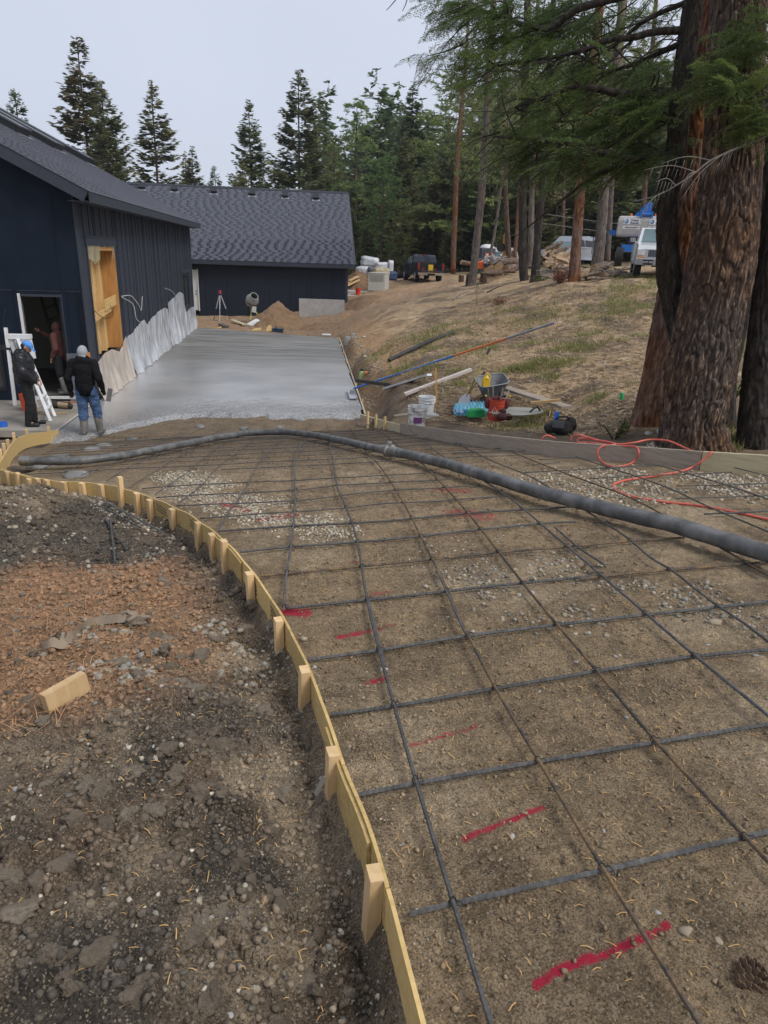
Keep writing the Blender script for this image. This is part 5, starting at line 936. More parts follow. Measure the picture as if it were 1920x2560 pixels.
def bark_mat(name, c1, c2, c3, sc=(16, 16, 3.2)):
    m = bpy.data.materials.new(name); m.use_nodes = True; b = m.node_tree.nodes["Principled BSDF"]; b.inputs['Roughness'].default_value = .9; b.inputs['Specular IOR Level'].default_value = .2; tc = node(m, "ShaderNodeTexCoord"); mp = node(m, "ShaderNodeMapping"); mp.inputs['Scale'].default_value = sc; link(m, tc.outputs['Object'], mp.inputs['Vector'])
    n = node(m, "ShaderNodeTexNoise"); n.inputs['Scale'].default_value = 1; n.inputs['Detail'].default_value = 7; n.inputs['Roughness'].default_value = .7; link(m, mp.outputs[0], n.inputs['Vector'])
    r = node(m, "ShaderNodeValToRGB"); e = r.color_ramp.elements; e[0].position = .36; e[0].color = (*c1, 1); e[1].position = .53; e[1].color = (*c2, 1); x = r.color_ramp.elements.new(.68); x.color = (*c3, 1); link(m, n.outputs['Fac'], r.inputs['Fac']); 
    n2 = node(m, "ShaderNodeTexNoise"); n2.inputs['Scale'].default_value = .9; n2.inputs['Detail'].default_value = 3; link(m, tc.outputs['Object'], n2.inputs['Vector']); hs = node(m, "ShaderNodeHueSaturation"); mr = node(m, "ShaderNodeMapRange"); mr.inputs['From Min'].default_value = .35; mr.inputs['From Max'].default_value = .65; mr.inputs['To Min'].default_value = .65; mr.inputs['To Max'].default_value = 1.2; link(m, n2.outputs['Fac'], mr.inputs['Value']); link(m, mr.outputs[0], hs.inputs['Saturation']); link(m, r.outputs['Color'], hs.inputs['Color'])
    link(m, hs.outputs[0], b.inputs['Base Color']); bp = node(m, "ShaderNodeBump"); bp.inputs['Strength'].default_value = .8; bp.inputs['Distance'].default_value = .02; link(m, n.outputs['Fac'], bp.inputs['Height']); link(m, bp.outputs[0], b.inputs['Normal']); return m
BK_RED = bark_mat("bark_red", (.065, .028, .017), (.17, .078, .042), (.30, .175, .10)); BK_MID = bark_mat("bark_brown", (.030, .022, .017), (.086, .055, .040), (.33, .21, .125), (26, 26, 6)); BK_DARK = bark_mat("bark_dark", (.020, .017, .015), (.052, .042, .034), (.11, .088, .07)); BK_GREY = bark_mat("bark_grey", (.06, .048, .04), (.15, .12, .10), (.25, .215, .18)); M_TWIG = mat('twig', (.035, .026, .02), .9, var=.3); M_DEAD = mat('dead_twig', (.19, .17, .15), .9, var=.25)
def quads_mesh(name, Q, m_, tone):
    n = len(Q); me = fastmesh(name, Q.reshape(-1, 3), np.arange(n*4).reshape(n, 4), m_, False, {'tone': np.repeat(tone, 4)}); return me
def blade(c, d, s, L, w):
    """diamond leaf blades: base c, direction d, side s"""
    L = np.asarray(L)[:, None]; w = np.asarray(w)[:, None]; return np.stack([c, c+d*L*.45+s*w, c+d*L, c+d*L*.45-s*w], 1)
def nrmz(v): return v/np.maximum(1e-9, np.linalg.norm(v, axis=-1, keepdims=True))
def spruce_crown(seed, nb=190, R=.16, start=.06, per=56, leafL=.018, droop=.35, prof=.75, gap=0.):
    r = np.random.default_rng(seed); Q = []; T = []
    zs = np.sort(start+(1-start)*(1-np.sqrt(r.uniform(0, 1, nb)*.999))) if False else start+(1-start)*r.uniform(0, 1, nb)**1.15
    wav = r.uniform(0, 6.28, 3)
    for z in zs:
        t = 1-z; a = r.uniform(0, 6.283); L = R*(t**prof)*r.uniform(.62, 1.08)*(1+.10*math.sin(7*z+wav[0]+a))*min(1, .55+ (z-start)*6)+.008
        if r.uniform() < gap*(1+math.sin(17*z+wav[1])): continue
        el = .5-droop*1.3*t+r.normal(0, .10); d = V(math.cos(a)*math.cos(el), math.sin(a)*math.cos(el), math.sin(el))
        n = max(7, int(per*L/R*1.1)); p = r.uniform(.12, 1, n)**.75; base_ = V(0, 0, z)+d*L*p[:, None]; base_[:, 2] += L*.25*(p**2.5)-L*.16*np.sin(p*3.1)
        side_v = V(-math.sin(a), math.cos(a), 0); sg = r.choice([-1, 1], n); dd = nrmz(d*.8+side_v*sg[:, None]*r.uniform(.2, 1.1, n)[:, None]+np.c_[r.normal(0, .12, (n, 2)), r.normal(-.28, .25, n)])
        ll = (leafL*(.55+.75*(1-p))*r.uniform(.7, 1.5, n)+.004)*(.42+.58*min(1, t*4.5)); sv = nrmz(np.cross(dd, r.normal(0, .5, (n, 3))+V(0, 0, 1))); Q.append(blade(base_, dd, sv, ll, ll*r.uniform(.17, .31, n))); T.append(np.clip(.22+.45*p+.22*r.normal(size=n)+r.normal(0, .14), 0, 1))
    n = 60; z = r.uniform(.93, 1.0, n); dd = nrmz(np.c_[r.normal(0, .6, (n, 2)), r.uniform(.1, 1, n)]); Q.append(blade(np.c_[np.zeros((n, 2)), z], dd, nrmz(np.cross(dd, r.normal(size=(n, 3)))), np.full(n, .010)*r.uniform(.5, 1.3, n)*(1.5-(z-.93)*14), np.full(n, .0022))); T.append(r.uniform(.3, .9, n))
    return quads_mesh("crown", np.concatenate(Q), M_SPR, np.concatenate(T))
def pine_crown(seed, nb=60, R=.17, start=.25, tuft=.018, m_=None, prof=.55, per=15, nd=13):
    r = np.random.default_rng(seed); Q = []; T = []
    for k in range(nb):
        z = start+(1-start)*r.uniform(0, 1)**.9; t = (1-z)/(1-start); a = r.uniform(0, 6.283); L = R*(min(1, t**prof+.06))*r.uniform(.5, 1.15)*(.65+.35*min(1, (1-t)*3+.2)); el = .55-.75*t+r.normal(0, .15); d = V(math.cos(a)*math.cos(el), math.sin(a)*math.cos(el), math.sin(el))
        n = max(3, int(per*L/R)); p = r.uniform(.35, 1.02, n); c = V(0, 0, z)+d*L*p[:, None]+r.normal(0, .13, (n, 3))*L*V(1, 1, .6); c[:, 2] += .16*L*p*p
        for q in c:
            dd = nrmz(r.normal(0, .75, (nd, 3))+d*.5+V(0, 0, .55)); sv = nrmz(np.cross(dd, r.normal(size=(nd, 3)))); Q.append(blade(np.repeat(q[None], nd, 0), dd, sv, tuft*r.uniform(.6, 1.25, nd), np.full(nd, tuft*.10))); T.append(np.clip(r.normal(.48, .24)+r.normal(0, .14, nd), 0, 1))
    return quads_mesh("crown", np.concatenate(Q), m_ or M_PIN, np.concatenate(T))
def cone_trunk(seed, r0=.013, r1=.002, n=8, m_=None, lim=True, z0=-.03):
    r = np.random.default_rng(seed); z = np.linspace(z0, .97, 12); x = np.cumsum(r.normal(0, .0015, 12)); y = np.cumsum(r.normal(0, .0015, 12)); b = MB(); b.tube(np.c_[x, y, z], r0+(r1-r0)*np.clip(z, 0, 1)**.8, n)
    if lim:
        for k in range(16):
            zz = r.uniform(.12, .9); a = r.uniform(0, 6.28); L = .13*(1-zz)*r.uniform(.5, 1.1); el = .45-.7*(1-zz); p = V(0, 0, zz); q = p+L*V(math.cos(a)*math.cos(el), math.sin(a)*math.cos(el), math.sin(el)); b.tube([p, q], [.0028*(1.2-zz), .0006], 4)
    return b.mesh("trunk", m_ or BK_MID, True)
SAPC = spruce_crown(9, 40, .2, .1, per=12, leafL=.05)
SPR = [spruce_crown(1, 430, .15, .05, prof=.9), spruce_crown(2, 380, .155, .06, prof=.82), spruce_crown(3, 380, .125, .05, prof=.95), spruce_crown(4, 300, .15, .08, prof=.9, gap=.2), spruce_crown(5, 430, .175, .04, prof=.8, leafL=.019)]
PIN = [pine_crown(11, 80, .17, .22), pine_crown(12, 70, .16, .35, prof=.5), pine_crown(13, 95, .19, .15, prof=.65)]
TRK = [cone_trunk(21), cone_trunk(22), cone_trunk(23, m_=BK_RED), cone_trunk(24, m_=BK_GREY)]
BIG = dict(spruce=SPR, pine=PIN)
def ground_at(px, d):
    v = ray(px, 700)*d; return float(base(v[0], v[1])), v
def tree(px_tip, py_tip, d, kind='spruce', var=0, width=1.0, name=None, label=None, group=None, trunk=0, zb=None, thick=1.0, lean=(0, 0)):
    """a conifer d metres away whose tip stands where it was surveyed"""
    tip = W(px_tip, py_tip, d); zb = float(base(tip[0], tip[1])) if zb is None else zb; h = tip[2]-zb
    t = thing(name or kind+"_tree", label, "tree", (tip[0], tip[1], zb), random.uniform(0, 6.28), group)
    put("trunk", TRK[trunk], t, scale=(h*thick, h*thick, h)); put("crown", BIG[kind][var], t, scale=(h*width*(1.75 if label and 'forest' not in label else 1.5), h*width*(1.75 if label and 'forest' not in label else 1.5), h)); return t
for a in [(35, 222, 74, 'spruce', 1, 1.0, None, "small spruce rising behind the house roof at the picture's left edge"), (193, 92, 66, 'spruce', 0, 1.12, None, "tallest spruce behind the house roof, with a narrow ragged top"), (252, 205, 62, 'spruce', 4, .95, None, "broad olive spruce close beside the tallest one behind the house"),
          (378, 200, 68, 'spruce', 3, 1.12, None, "open airy spruce standing between house ridge and garage"), (462, 378, 84, 'spruce', 2, .8, None, "thin short spruce touching a slightly taller one over the garage roof"), (480, 366, 82, 'spruce', 2, 1.1, None, "slender spruce with spiky tip above the garage ridge's near vents"), (535, 414, 96, 'spruce', 1, 1.0, None, "smallest spruce top peeping over the garage ridge"),
          (623, 250, 78, 'spruce', 0, 1.0, None, "pointed spruce left of the big dark one over the garage"), (748, 176, 72, 'spruce', 4, 1.0, None, "big dark layered spruce above the middle of the garage roof"), (606, 412, 70, 'pine', 2, .75, None, "bushy yellow-green pine crown just above the garage ridge"),
          (835, 345, 80, 'pine', 1, .9, None, "small round-topped pine beside the big dark spruce"), (893, 253, 74, 'pine', 2, 1.0, None, "full green pine above the garage's right roof corner"), (945, 275, 82, 'spruce', 2, .9, None, "thin spruce with sparse tip right of the garage pine"), (1035, 205, 84, 'spruce', 2, 1.05, None, "tall narrow spruce standing against open sky right of the garage"),
          (1015, 330, 68, 'spruce', 4, .9, None, "wide spruce directly behind the dark pickup truck"), (960, 380, 64, 'pine', 0, 1.0, None, "leafy pine above the wrapped pallets"), (1165, 168, 56, 'pine', 0, 1.25, None, "big tufted pine with red stem right of the pickup")]:
    tree(*a[:6], label=a[7], trunk=random.randint(0, 1) if a[0] != 1165 else 2, thick=1.0)
FG = "dense conifers of the forest behind the slope"; FLAB = "dark green conifer packed in the dense forest beyond the slope"
def flab(px, k, d):
    where = ["behind the garage's right end", "behind the dark pickup", "behind the portable toilet", "behind the log pile", "behind the firewood heap", "behind the boom lift", "behind the big pine trunks"][int(np.clip((px-800)/150, 0, 6))]
    return ("narrow spruce" if k == 'spruce' else "tufted pine")+(" deep in" if d > 84 else " in the middle of" if d > 69 else " at the front of")+" the forest "+where
r_ = np.random.default_rng(99); fill = []
for px in np.arange(800, 2010, 34):
    for d in (62, 76, 92):
        fill.append((px+r_.uniform(-20, 20), d+r_.uniform(-5, 5)))
for px, d in fill:
    top = np.interp(px, [800, 900, 1000, 1080, 1180, 1260, 1400, 1600, 1950], [470, 420, 380, 400, 330, 150, 120, 150, 100])+r_.uniform(-20, 120)+(62-d)*1.2
    if d < 68 and px < 1000: continue
    k = 'spruce' if r_.uniform() < .72 else 'pine'; tree(px, top, d, k, int(r_.integers(0, 5 if k == 'spruce' else 3)), r_.uniform(.95, 1.5), label=flab(px, k, d), group=FG, trunk=int(r_.integers(0, 4)))
for px, d, top, wh in [(880, 60, 520, 'garage corner'), (1000, 58, 560, 'pickup, at its left'), (1075, 66, 520, 'pickup, at its right'), (920, 62, 560, 'wrapped pallets'), (1240, 58, 470, 'log pile'), (845, 58, 560, 'garage roof end')]: tree(px, top, d, 'spruce', int(r_.integers(0, 5)), 1.5, label="young bushy conifer at the forest's edge behind the "+wh, group="young conifers along the forest edge")
# the wooded rise far behind: one mass
v = []; f = []; tn = []; n_ = 0; src = [spruce_crown(300+i, 60, .19, .04, per=9, leafL=.06) for i in range(3)]
for k in range(260):
    d = r_.uniform(105, 190); px = r_.uniform(760, 2050); p = ray(px, 700)*d; z0 = float(base(p[0], p[1])); me = src[k % 3]; co = np.empty(len(me.vertices)*3, np.float32); me.vertices.foreach_get('co', co); co = co.reshape(-1, 3); h = r_.uniform(16, 27); a = r_.uniform(0, 6.28)
    co = co@rotz(a).T*V(h*1.25, h*1.25, h)+V(p[0], p[1], z0); v.append(co); f.append(np.arange(len(co)).reshape(-1, 4)+n_); n_ += len(co); t_ = np.empty(len(co), np.float32); me.attributes['tone'].data.foreach_get('value', t_); tn.append(t_)
put("forest", fastmesh("forest", np.concatenate(v), np.concatenate(f), M_SPR, False, {'tone': np.concatenate(tn)}), kind='stuff')
for me in src: bpy.data.meshes.remove(me)
# standing trunks with bark relief
def Wy(px, py, Y): v = ray(px, py); v = v*(Y/v[1]); v[2] += EZ; return v
def bark_trunk(pts, rad, m_, parent, n=64, step=.05, amp=.02, pl=(.085, .26), seed=0, name="trunk"):
    P = np.asarray(pts, float); L = np.r_[0, np.cumsum(np.linalg.norm(np.diff(P, axis=0), axis=1))]; k = int(L[-1]/step)+2; t = np.linspace(0, L[-1], k); S_p = spline(P, 10); Ls = np.r_[0, np.cumsum(np.linalg.norm(np.diff(S_p, axis=0), axis=1))]; Ls *= L[-1]/Ls[-1]
    Q = np.stack([np.interp(t, Ls, S_p[:, i]) for i in range(3)], 1); R = np.interp(t, L, rad); a = np.arange(n)*2*math.pi/n; A, T = np.meshgrid(a, t)
    arc = A*np.mean(R); wx = arc/pl[0]; wz = T/pl[1]
    # plates that close up round the stem
    ncell = max(3, int(round(2*math.pi*np.mean(R)/pl[0]))); wx = A/(2*math.pi)*ncell; w1 = (fbm(np.cos(A)*3.2+seed, np.sin(A)*3.2+T*2.6, 4, seed)-.5)*2.6; wz2 = wz+np.cos(A)*.8+(fbm(np.cos(A)*3+7, np.sin(A)*3+T*3, 4, seed+3)-.5)*2.6
    d1, id1 = crack(wx+w1, wz2, seed); ridge = sstep(.0, .30, d1)*(.75+.5*id1); fine = fbm(np.cos(A)*9+T*7, np.sin(A)*9-T*5, 4, seed+6)-.5; big = fbm(np.cos(A)*1.1+3, np.sin(A)*1.1+T*.7, 2, seed+8)-.5
    RR = R[:, None]*(1+.16*big)+amp*(ridge-.5)+amp*.9*fine
    tv = np.gradient(Q, axis=0); tv /= np.linalg.norm(tv, axis=1)[:, None]; u = nrmz(np.cross(np.broadcast_to(V(0, 1, 0), tv.shape), tv)); v = np.cross(tv, u)
    X = Q[:, None, :]+RR[..., None]*(np.cos(A)[..., None]*u[:, None]+np.sin(A)[..., None]*v[:, None]); idx = np.arange(k*n).reshape(k, n); nx = np.roll(idx, -1, 1); q = np.stack([idx[:-1], nx[:-1], nx[1:], idx[1:]], -1).reshape(-1, 4)
    return put(name, fastmesh(name, X.reshape(-1, 3), q, m_, True), parent)
def stem(rows, Y, m_, label, n=64, step=.05, amp=.02, pl=(.085, .26), top=9.0, seed=0, flare=1.25, sink=.25, cat="tree", name="pine_tree"):
    """rows: surveyed (py, centre px, width px) from the foot up"""
    P = [Wy(cx, py, Y) for py, cx, w in rows]; R = [w*.5*((p-V(0, 0, EZ))@FW)/FPX for p, (py, cx, w) in zip(P, rows)]; dn = P[0]-unit(P[1]-P[0])*sink; upd = unit(P[-1]-P[-2]); upd = unit(upd*.5+V(0, 0, .5)); P = [dn]+P+[P[-1]+upd*(top*.5), P[-1]+upd*top]; R = [R[0]*flare]+R+[R[-1]*.8, R[-1]*.5]
    t = thing(name, label, cat, tuple(P[1])); o = bark_trunk(np.array(P)-P[1], R, m_, t, n, step, amp, pl, seed); return t, P, R
TB, PB, RBb = stem([(1131, 1733, 188), (1090, 1733, 160), (1054, 1733, 142), (952, 1749, 156), (817, 1769, 154), (682, 1799, 158), (480, 1821, 140), (325, 1833, 130), (0, 1847, 122)], 8.76, BK_MID, "largest pine, thick furrowed brown trunk close to the form board", 260, .014, .030, (.055, .38), 5, 1, 1.2)
TA, PA, RA = stem([(1060, 1745, 64), (950, 1730, 62), (838, 1706, 60), (750, 1685, 58), (682, 1672, 54), (600, 1668, 46), (480, 1668, 42), (405, 1686, 42), (231, 1704, 48), (0, 1734, 44)], 9.35, BK_DARK, "dark almost black pine trunk curving up from behind the largest trunk", 110, .022, .022, (.08, .2), 5, 2, 1.1)
TD, PD, RD = stem([(1066, 1632, 112), (960, 1652, 95), (817, 1676, 88), (650, 1702, 80), (480, 1722, 74), (300, 1747, 66), (0, 1782, 54)], 10.1, BK_RED, "reddish pine trunk leaning right at the foot of the group", 120, .024, .022, (.09, .3), 6, 3, 1.35)
TC, PC, RC = stem([(1133, 1884, 84), (950, 1898, 76), (716, 1925, 72), (400, 1965, 66)], 8.95, BK_DARK, "dark trunk at the picture's right edge, beside the largest pine", 100, .024, .022, (.08, .24), 6, 4, 1.2)
TE, PE, RE = stem([(1075, 1808, 60), (950, 1812, 54), (850, 1834, 50), (682, 1872, 48), (480, 1908, 44)], 9.75, BK_DARK, "thin dark trunk leaning out behind the largest pine's right side", 70, .03, .018, (.08, .25), 6, 5, 1.15)
FARST = [([(703, 1181, 19), (560, 1196, 18), (440, 1207, 17), (116, 1226, 15), (0, 1234, 14)], 36, BK_GREY, "straight grey-brown pine trunk nearest the log pile, with a seedling at its foot"), ([(703, 1311, 23), (640, 1307, 19), (440, 1307, 18), (0, 1319, 16)], 33, BK_DARK, "dark trunk with a small white sign, left one of the close pair"), ([(692, 1338, 22), (620, 1343, 18), (405, 1359, 16), (0, 1384, 12)], 31.5, BK_DARK, "dark leaning trunk, right one of the close pair"),
          ([(697, 1435, 31), (620, 1440, 25), (440, 1455, 23), (0, 1501, 20)], 27, BK_RED, "red-barked pine trunk standing among the branch piles"), ([(672, 1491, 30), (560, 1504, 24), (393, 1518, 21), (0, 1556, 17)], 32, BK_GREY, "grey pine trunk left of the yellow bush"), ([(640, 1272, 14), (474, 1264, 12), (200, 1262, 10), (0, 1262, 9)], 50, BK_MID, "thin brown pine trunk behind the log pile"),
          ([(665, 1133, 13), (400, 1143, 12), (200, 1160, 9)], 57, BK_RED, "red pine stem far behind, right of the dark pickup"), ([(640, 1225, 8), (560, 1240, 7), (440, 1256, 6)], 45, BK_GREY, "thin pale dead stem leaning right beside the portable toilet"), ([(640, 1287, 10), (560, 1293, 9), (400, 1302, 8), (100, 1310, 6)], 55, BK_RED, "thin red stem between the log pile and the close pair"), ([(655, 1326, 15), (440, 1331, 13), (0, 1345, 10)], 42, BK_GREY, "grey stem seen between the close pair of trunks"), ([(640, 1405, 10), (300, 1415, 8), (0, 1425, 7)], 60, BK_MID, "slim far stem left of the red-barked trunk"), ([(640, 1520, 12), (300, 1540, 10), (0, 1565, 8)], 44, BK_GREY, "pale far stem just right of the grey trunk"), ([(640, 1605, 14), (300, 1620, 12), (0, 1640, 10)], 50, BK_MID, "far brown stem behind the lift")]
FT = []
for i, (rows, Yd, m_, lb) in enumerate(FARST):
    Y = Wy(rows[0][1], rows[0][0], 1)[1]*0+Yd*.955+.0; near = Yd < 40; FT.append(stem(rows, Yd*1.04, m_, lb, 22 if near else 10, .12 if near else .4, .022 if near else .01, (.11, .3), 5, 20+i, 1.25)+(Yd,))
# crowns of those pines: tufted boughs hanging from the upper stem
def crown_cluster(name, parent, org, anchors, cl, per, spread, tuft, m_, seed, nd=9, wratio=.1, flat=.45, twig=None, dirv=None):
    r = np.random.default_rng(seed); Q = []; T = []; A = np.asarray(anchors)
    for c in cl:
        n = per; p = c+r.normal(0, 1, (n, 3))*spread*V(1, 1, flat); t0 = np.clip(r.normal(.45, .14), .1, .85)
        for q in p:
            dd = nrmz(r.normal(0, .7, (nd, 3))+(dirv if dirv is not None else V(0, 0, .35))); sv = nrmz(np.cross(dd, r.normal(size=(nd, 3)))); Q.append(blade(np.repeat(q[None], nd, 0), dd, sv, tuft*r.uniform(.5, 1.2, nd), np.full(nd, tuft*wratio))); T.append(np.clip(t0+r.normal(0, .16, nd), 0, 1))
        if twig is not None:
            k = np.argmin(np.linalg.norm(A-c, axis=1)); m = (A[k]+c)/2+r.normal(0, .06, 3)*np.linalg.norm(A[k]-c); twig.tube(spline([A[k]-org, m-org, c-org], 3), np.linspace(twig.r0, twig.r1, 7), 4, False)
    return put(name, quads_mesh(name, np.concatenate(Q)-org, m_, np.concatenate(T)), parent)
for i, (t, P, R, Yd) in enumerate(FT):
    r = np.random.default_rng(500+i); org = np.array(t.location); top = np.array(P); seg = resample(top, .5); yy = pj(seg)[:, 1]; anc = seg[(yy < 430) & (yy > -260)]
    if len(anc) < 2: continue
    n = 46 if Yd < 40 else 26; k = r.integers(0, len(anc), n); a = r.uniform(0, 6.28, n); L = (r.uniform(.5, 3.2, n) if Yd < 40 else r.uniform(.4, 2.2, n)); cl = anc[k]+np.c_[np.cos(a)*L, np.sin(a)*L, -.15*L+r.uniform(-.3, .5, n)]
    tw = MB(); tw.r0, tw.r1 = .03, .008; crown_cluster("crown", t, org, anc, cl, 8, .42, .30, M_PIN if i % 2 else M_SPR, 700+i, 9, .06, .5, tw); tw.build("limb", M_TWIG, t, smooth=True)
# boughs of the big group, overhead and in front of the forest
def pxY(lst): return np.array([Wy(x, y, Y) for x, y, Y in lst])
LIMB = [pxY([(1730, -60, 9.35), (1640, -30, 9.3), (1515, 0, 9.3), (1430, 31, 9.5), (1388, 66, 9.7), (1369, 73, 9.8), (1330, 66, 10), (1253, 42, 10.2), (1200, 30, 10.4), (1140, 50, 10.6)]), pxY([(1704, 231, 9.35), (1640, 233, 9.2), (1560, 235, 9.1), (1503, 224, 9.1), (1446, 216, 9.2), (1400, 228, 9.4), (1361, 247, 9.6), (1290, 270, 9.8)]), pxY([(1672, 386, 9.3), (1620, 393, 9.0), (1580, 397, 8.9), (1523, 386, 8.9), (1430, 360, 9.1), (1330, 350, 9.3), (1240, 340, 9.6)]),
        pxY([(1715, 77, 9.35), (1631, 81, 9.3), (1581, 93, 9.2), (1523, 100, 9.3), (1440, 130, 9.5), (1340, 150, 9.8), (1240, 165, 10)]), pxY([(1712, 105, 9.35), (1650, 131, 9.6), (1623, 143, 9.7), (1577, 162, 9.9), (1480, 190, 10.2)]), pxY([(1735, 0, 9.4), (1680, 20, 9.7), (1600, 60, 10), (1540, 110, 10.3), (1470, 150, 10.5)]), pxY([(1700, 300, 9.4), (1640, 300, 9.8), (1560, 290, 10.2), (1450, 300, 10.6), (1350, 310, 11)])]
org = np.array(TA.location); b = MB()
for i, P in enumerate(LIMB): Q = resample(spline(P, 5), .12); Q = Q+np.c_[np.zeros(len(Q)), np.zeros(len(Q)), .03*(fbm(np.arange(len(Q))*.4, np.zeros(len(Q))+i, 3, i)-.5)]; MB().tube(Q-org, np.linspace([.060, .065, .05, .045, .04, .035, .03][i], .012, len(Q)), 8).build("limb", BK_DARK, TA, smooth=True)
ANC = np.concatenate([resample(P, .15) for P in LIMB])
def region_pts(poly, n, Y0, Y1, seed, keep=None):
    r = np.random.default_rng(seed); P = np.array(poly, float); out = []
    while len(out) < n:
        x, y = r.uniform(P[:, 0].min(), P[:, 0].max()), r.uniform(P[:, 1].min(), P[:, 1].max()); ins = False; j = len(P)-1
        for i in range(len(P)):
            if (P[i, 1] > y) != (P[j, 1] > y) and x < (P[j, 0]-P[i, 0])*(y-P[i, 1])/(P[j, 1]-P[i, 1])+P[i, 0]: ins = not ins
            j = i
        if ins and (keep is None or fbm(np.array([x/70.]), np.array([y/45.]), 3, seed)[0] > keep): out.append(Wy(x, y, r.uniform(Y0, Y1)))
    return np.array(out)
SPRAY = []
for sd in range(10):                            # one fir spray: a drooping twig with two ranks of needled side twigs
    r = np.random.default_rng(900+sd); n = 13; t = np.linspace(.05, 1, n); ax_ = np.c_[t*.42, .04*np.sin(t*4+sd), -.16*t**1.7]; Q = []; T = []
    for i in range(n):
        for s in (-1, 1):
            l = .17*(1.15-t[i])*r.uniform(.7, 1.2); d = unit(V(.75, s*.8, -.12+r.normal(0, .12))); m = max(3, int(l/.016)); k = np.linspace(.1, 1, m); c = ax_[i]+d*l*k[:, None]; c[:, 2] -= .05*k**2*l/.17
            for s2 in (-1, 1):
                dd = nrmz(d*.75+np.cross(d, V(0, 0, 1))*s2*.75+r.normal(0, .16, (m, 3))); sv = nrmz(np.cross(dd, r.normal(0, .4, (m, 3))+V(0, 0, 1))); Q.append(blade(c, dd, sv, .034*r.uniform(.7, 1.2, m), np.full(m, .0042))); T.append(np.clip(.25+.55*k*t[i]+r.normal(0, .12, m), 0, 1))
    SPRAY.append((np.concatenate(Q), np.concatenate(T)))
def boughs(name, parent, org, cl, per, spread, seed, out, anchors=None, twig=None, scale=1.0):
    r = np.random.default_rng(seed); Q = []; T = []
    for c in cl:
        t0 = r.normal(0, .13)
        for j in range(per):
            p = c+r.normal(0, 1, 3)*spread*V(1, .9, .45); q, t = SPRAY[r.integers(0, 10)]; a = math.atan2(out[1], out[0])+r.normal(0, .7); s = r.uniform(.7, 1.25)*scale; R = rotz(a)@roty(r.normal(.15, .3))@rotx(r.normal(0, .35)); Q.append((q*s)@R.T+p); T.append(np.clip(t+t0, 0, 1))
        if twig is not None:
            k = np.argmin(np.linalg.norm(anchors-c, axis=1)+r.uniform(0, .25, len(anchors))); m = (anchors[k]+c)/2+r.normal(0, .05, 3); twig.tube(spline([anchors[k]-org, m-org, c-org, c-org+unit(out)*.3+V(0, 0, -.08)], 3), np.linspace(.013, .004, 10), 4, False)
    return put(name, quads_mesh(name, np.concatenate(Q)-org, M_FIR, np.concatenate(T)), parent)
lft = V(-1, .15, -.1); tw = MB()
cl = np.concatenate([region_pts([(1230, 160), (1330, 110), (1480, 140), (1560, 175), (1740, 165), (1745, 260), (1640, 320), (1735, 330), (1740, 400), (1600, 395), (1500, 425), (1330, 430), (1240, 400), (1215, 300)], 48, 8.8, 10.8, 1, .50), region_pts([(1120, 0), (1520, 0), (1440, 60), (1330, 100), (1240, 130), (1150, 60)], 24, 9.6, 11, 2, .44), region_pts([(1400, 0), (1690, 0), (1690, 70), (1560, 110), (1420, 90)], 12, 9.8, 11, 3, .45), region_pts([(1250, 300), (1620, 330), (1640, 420), (1330, 430)], 20, 8.6, 10, 4, .44)])
boughs("crown", TA, org, cl, 6, .22, 31, lft, ANC, tw)
for k in range(90):                              # bare twigs hanging from the limbs
    r = np.random.default_rng(2000+k); a = ANC[r.integers(0, len(ANC))]; d = unit(V(-.8, r.normal(0, .5), -.5+r.normal(0, .3))); L = r.uniform(.3, 1.3); tw.tube(spline([a-org, a+d*L*.5+V(0, 0, .04)-org, a+d*L+V(0, 0, -.1*L)-org], 3), np.linspace(.009, .003, 7), 4, False)
tw.build("limb", M_TWIG, TA, smooth=True, kind='stuff')
orgC = np.array(TC.location); tw = MB(); anc = resample(pxY([(1975, 330, 8.9), (1940, 300, 8.6), (1915, 250, 8.4), (1960, 60, 8.6)]), .1)
cl = np.concatenate([region_pts([(1860, 60), (1920, 20), (1940, 280), (1870, 210)], 12, 8.0, 8.6, 6), region_pts([(1880, 270), (1930, 260), (1930, 350), (1890, 330)], 6, 7.9, 8.4, 7), region_pts([(1790, 160), (1870, 170), (1850, 230), (1790, 230)], 6, 8.0, 8.3, 8)]); boughs("crown", TC, orgC, cl, 6, .12, 41, V(-1, -.2, -.4), anc, tw, .9); tw.build("limb", M_TWIG, TC, smooth=True)
orgB = np.array(TB.location); tw = MB()           # grey dead branch crossing the big trunk
main = pxY([(1960, 320, 8.2), (1842, 371, 8.0), (1777, 401, 7.9), (1740, 430, 7.9), (1690, 464, 7.9), (1640, 490, 8.0), (1580, 505, 8.1)]); tw.tube(resample(spline(main, 5), .05)-orgB, np.linspace(.018, .004, len(resample(spline(main, 5), .05))), 6)
for a_, b_ in (((1777, 401), (1650, 410)), ((1740, 430), (1610, 425)), ((1842, 371), (1790, 420)), ((1800, 390), (1700, 500)), ((1740, 430), (1700, 470)), ((1690, 464), (1640, 455)), ((1660, 480), (1600, 540))):
    p, q = Wy(*a_, 7.92), Wy(*b_, 7.8); tw.tube(spline([p-orgB, (p+q)/2+V(0, 0, .05)-orgB, q-orgB], 5), np.linspace(.007, .002, 11), 4)
    for k in range(5): c = p+(q-p)*(.2+.16*k); tw.tube([c-orgB+V(0, 0, .02), c-orgB+V(-.03, 0, -.12)], [.003, .0015], 3)
tw.build("dead_branch", M_DEAD, TB, smooth=True)
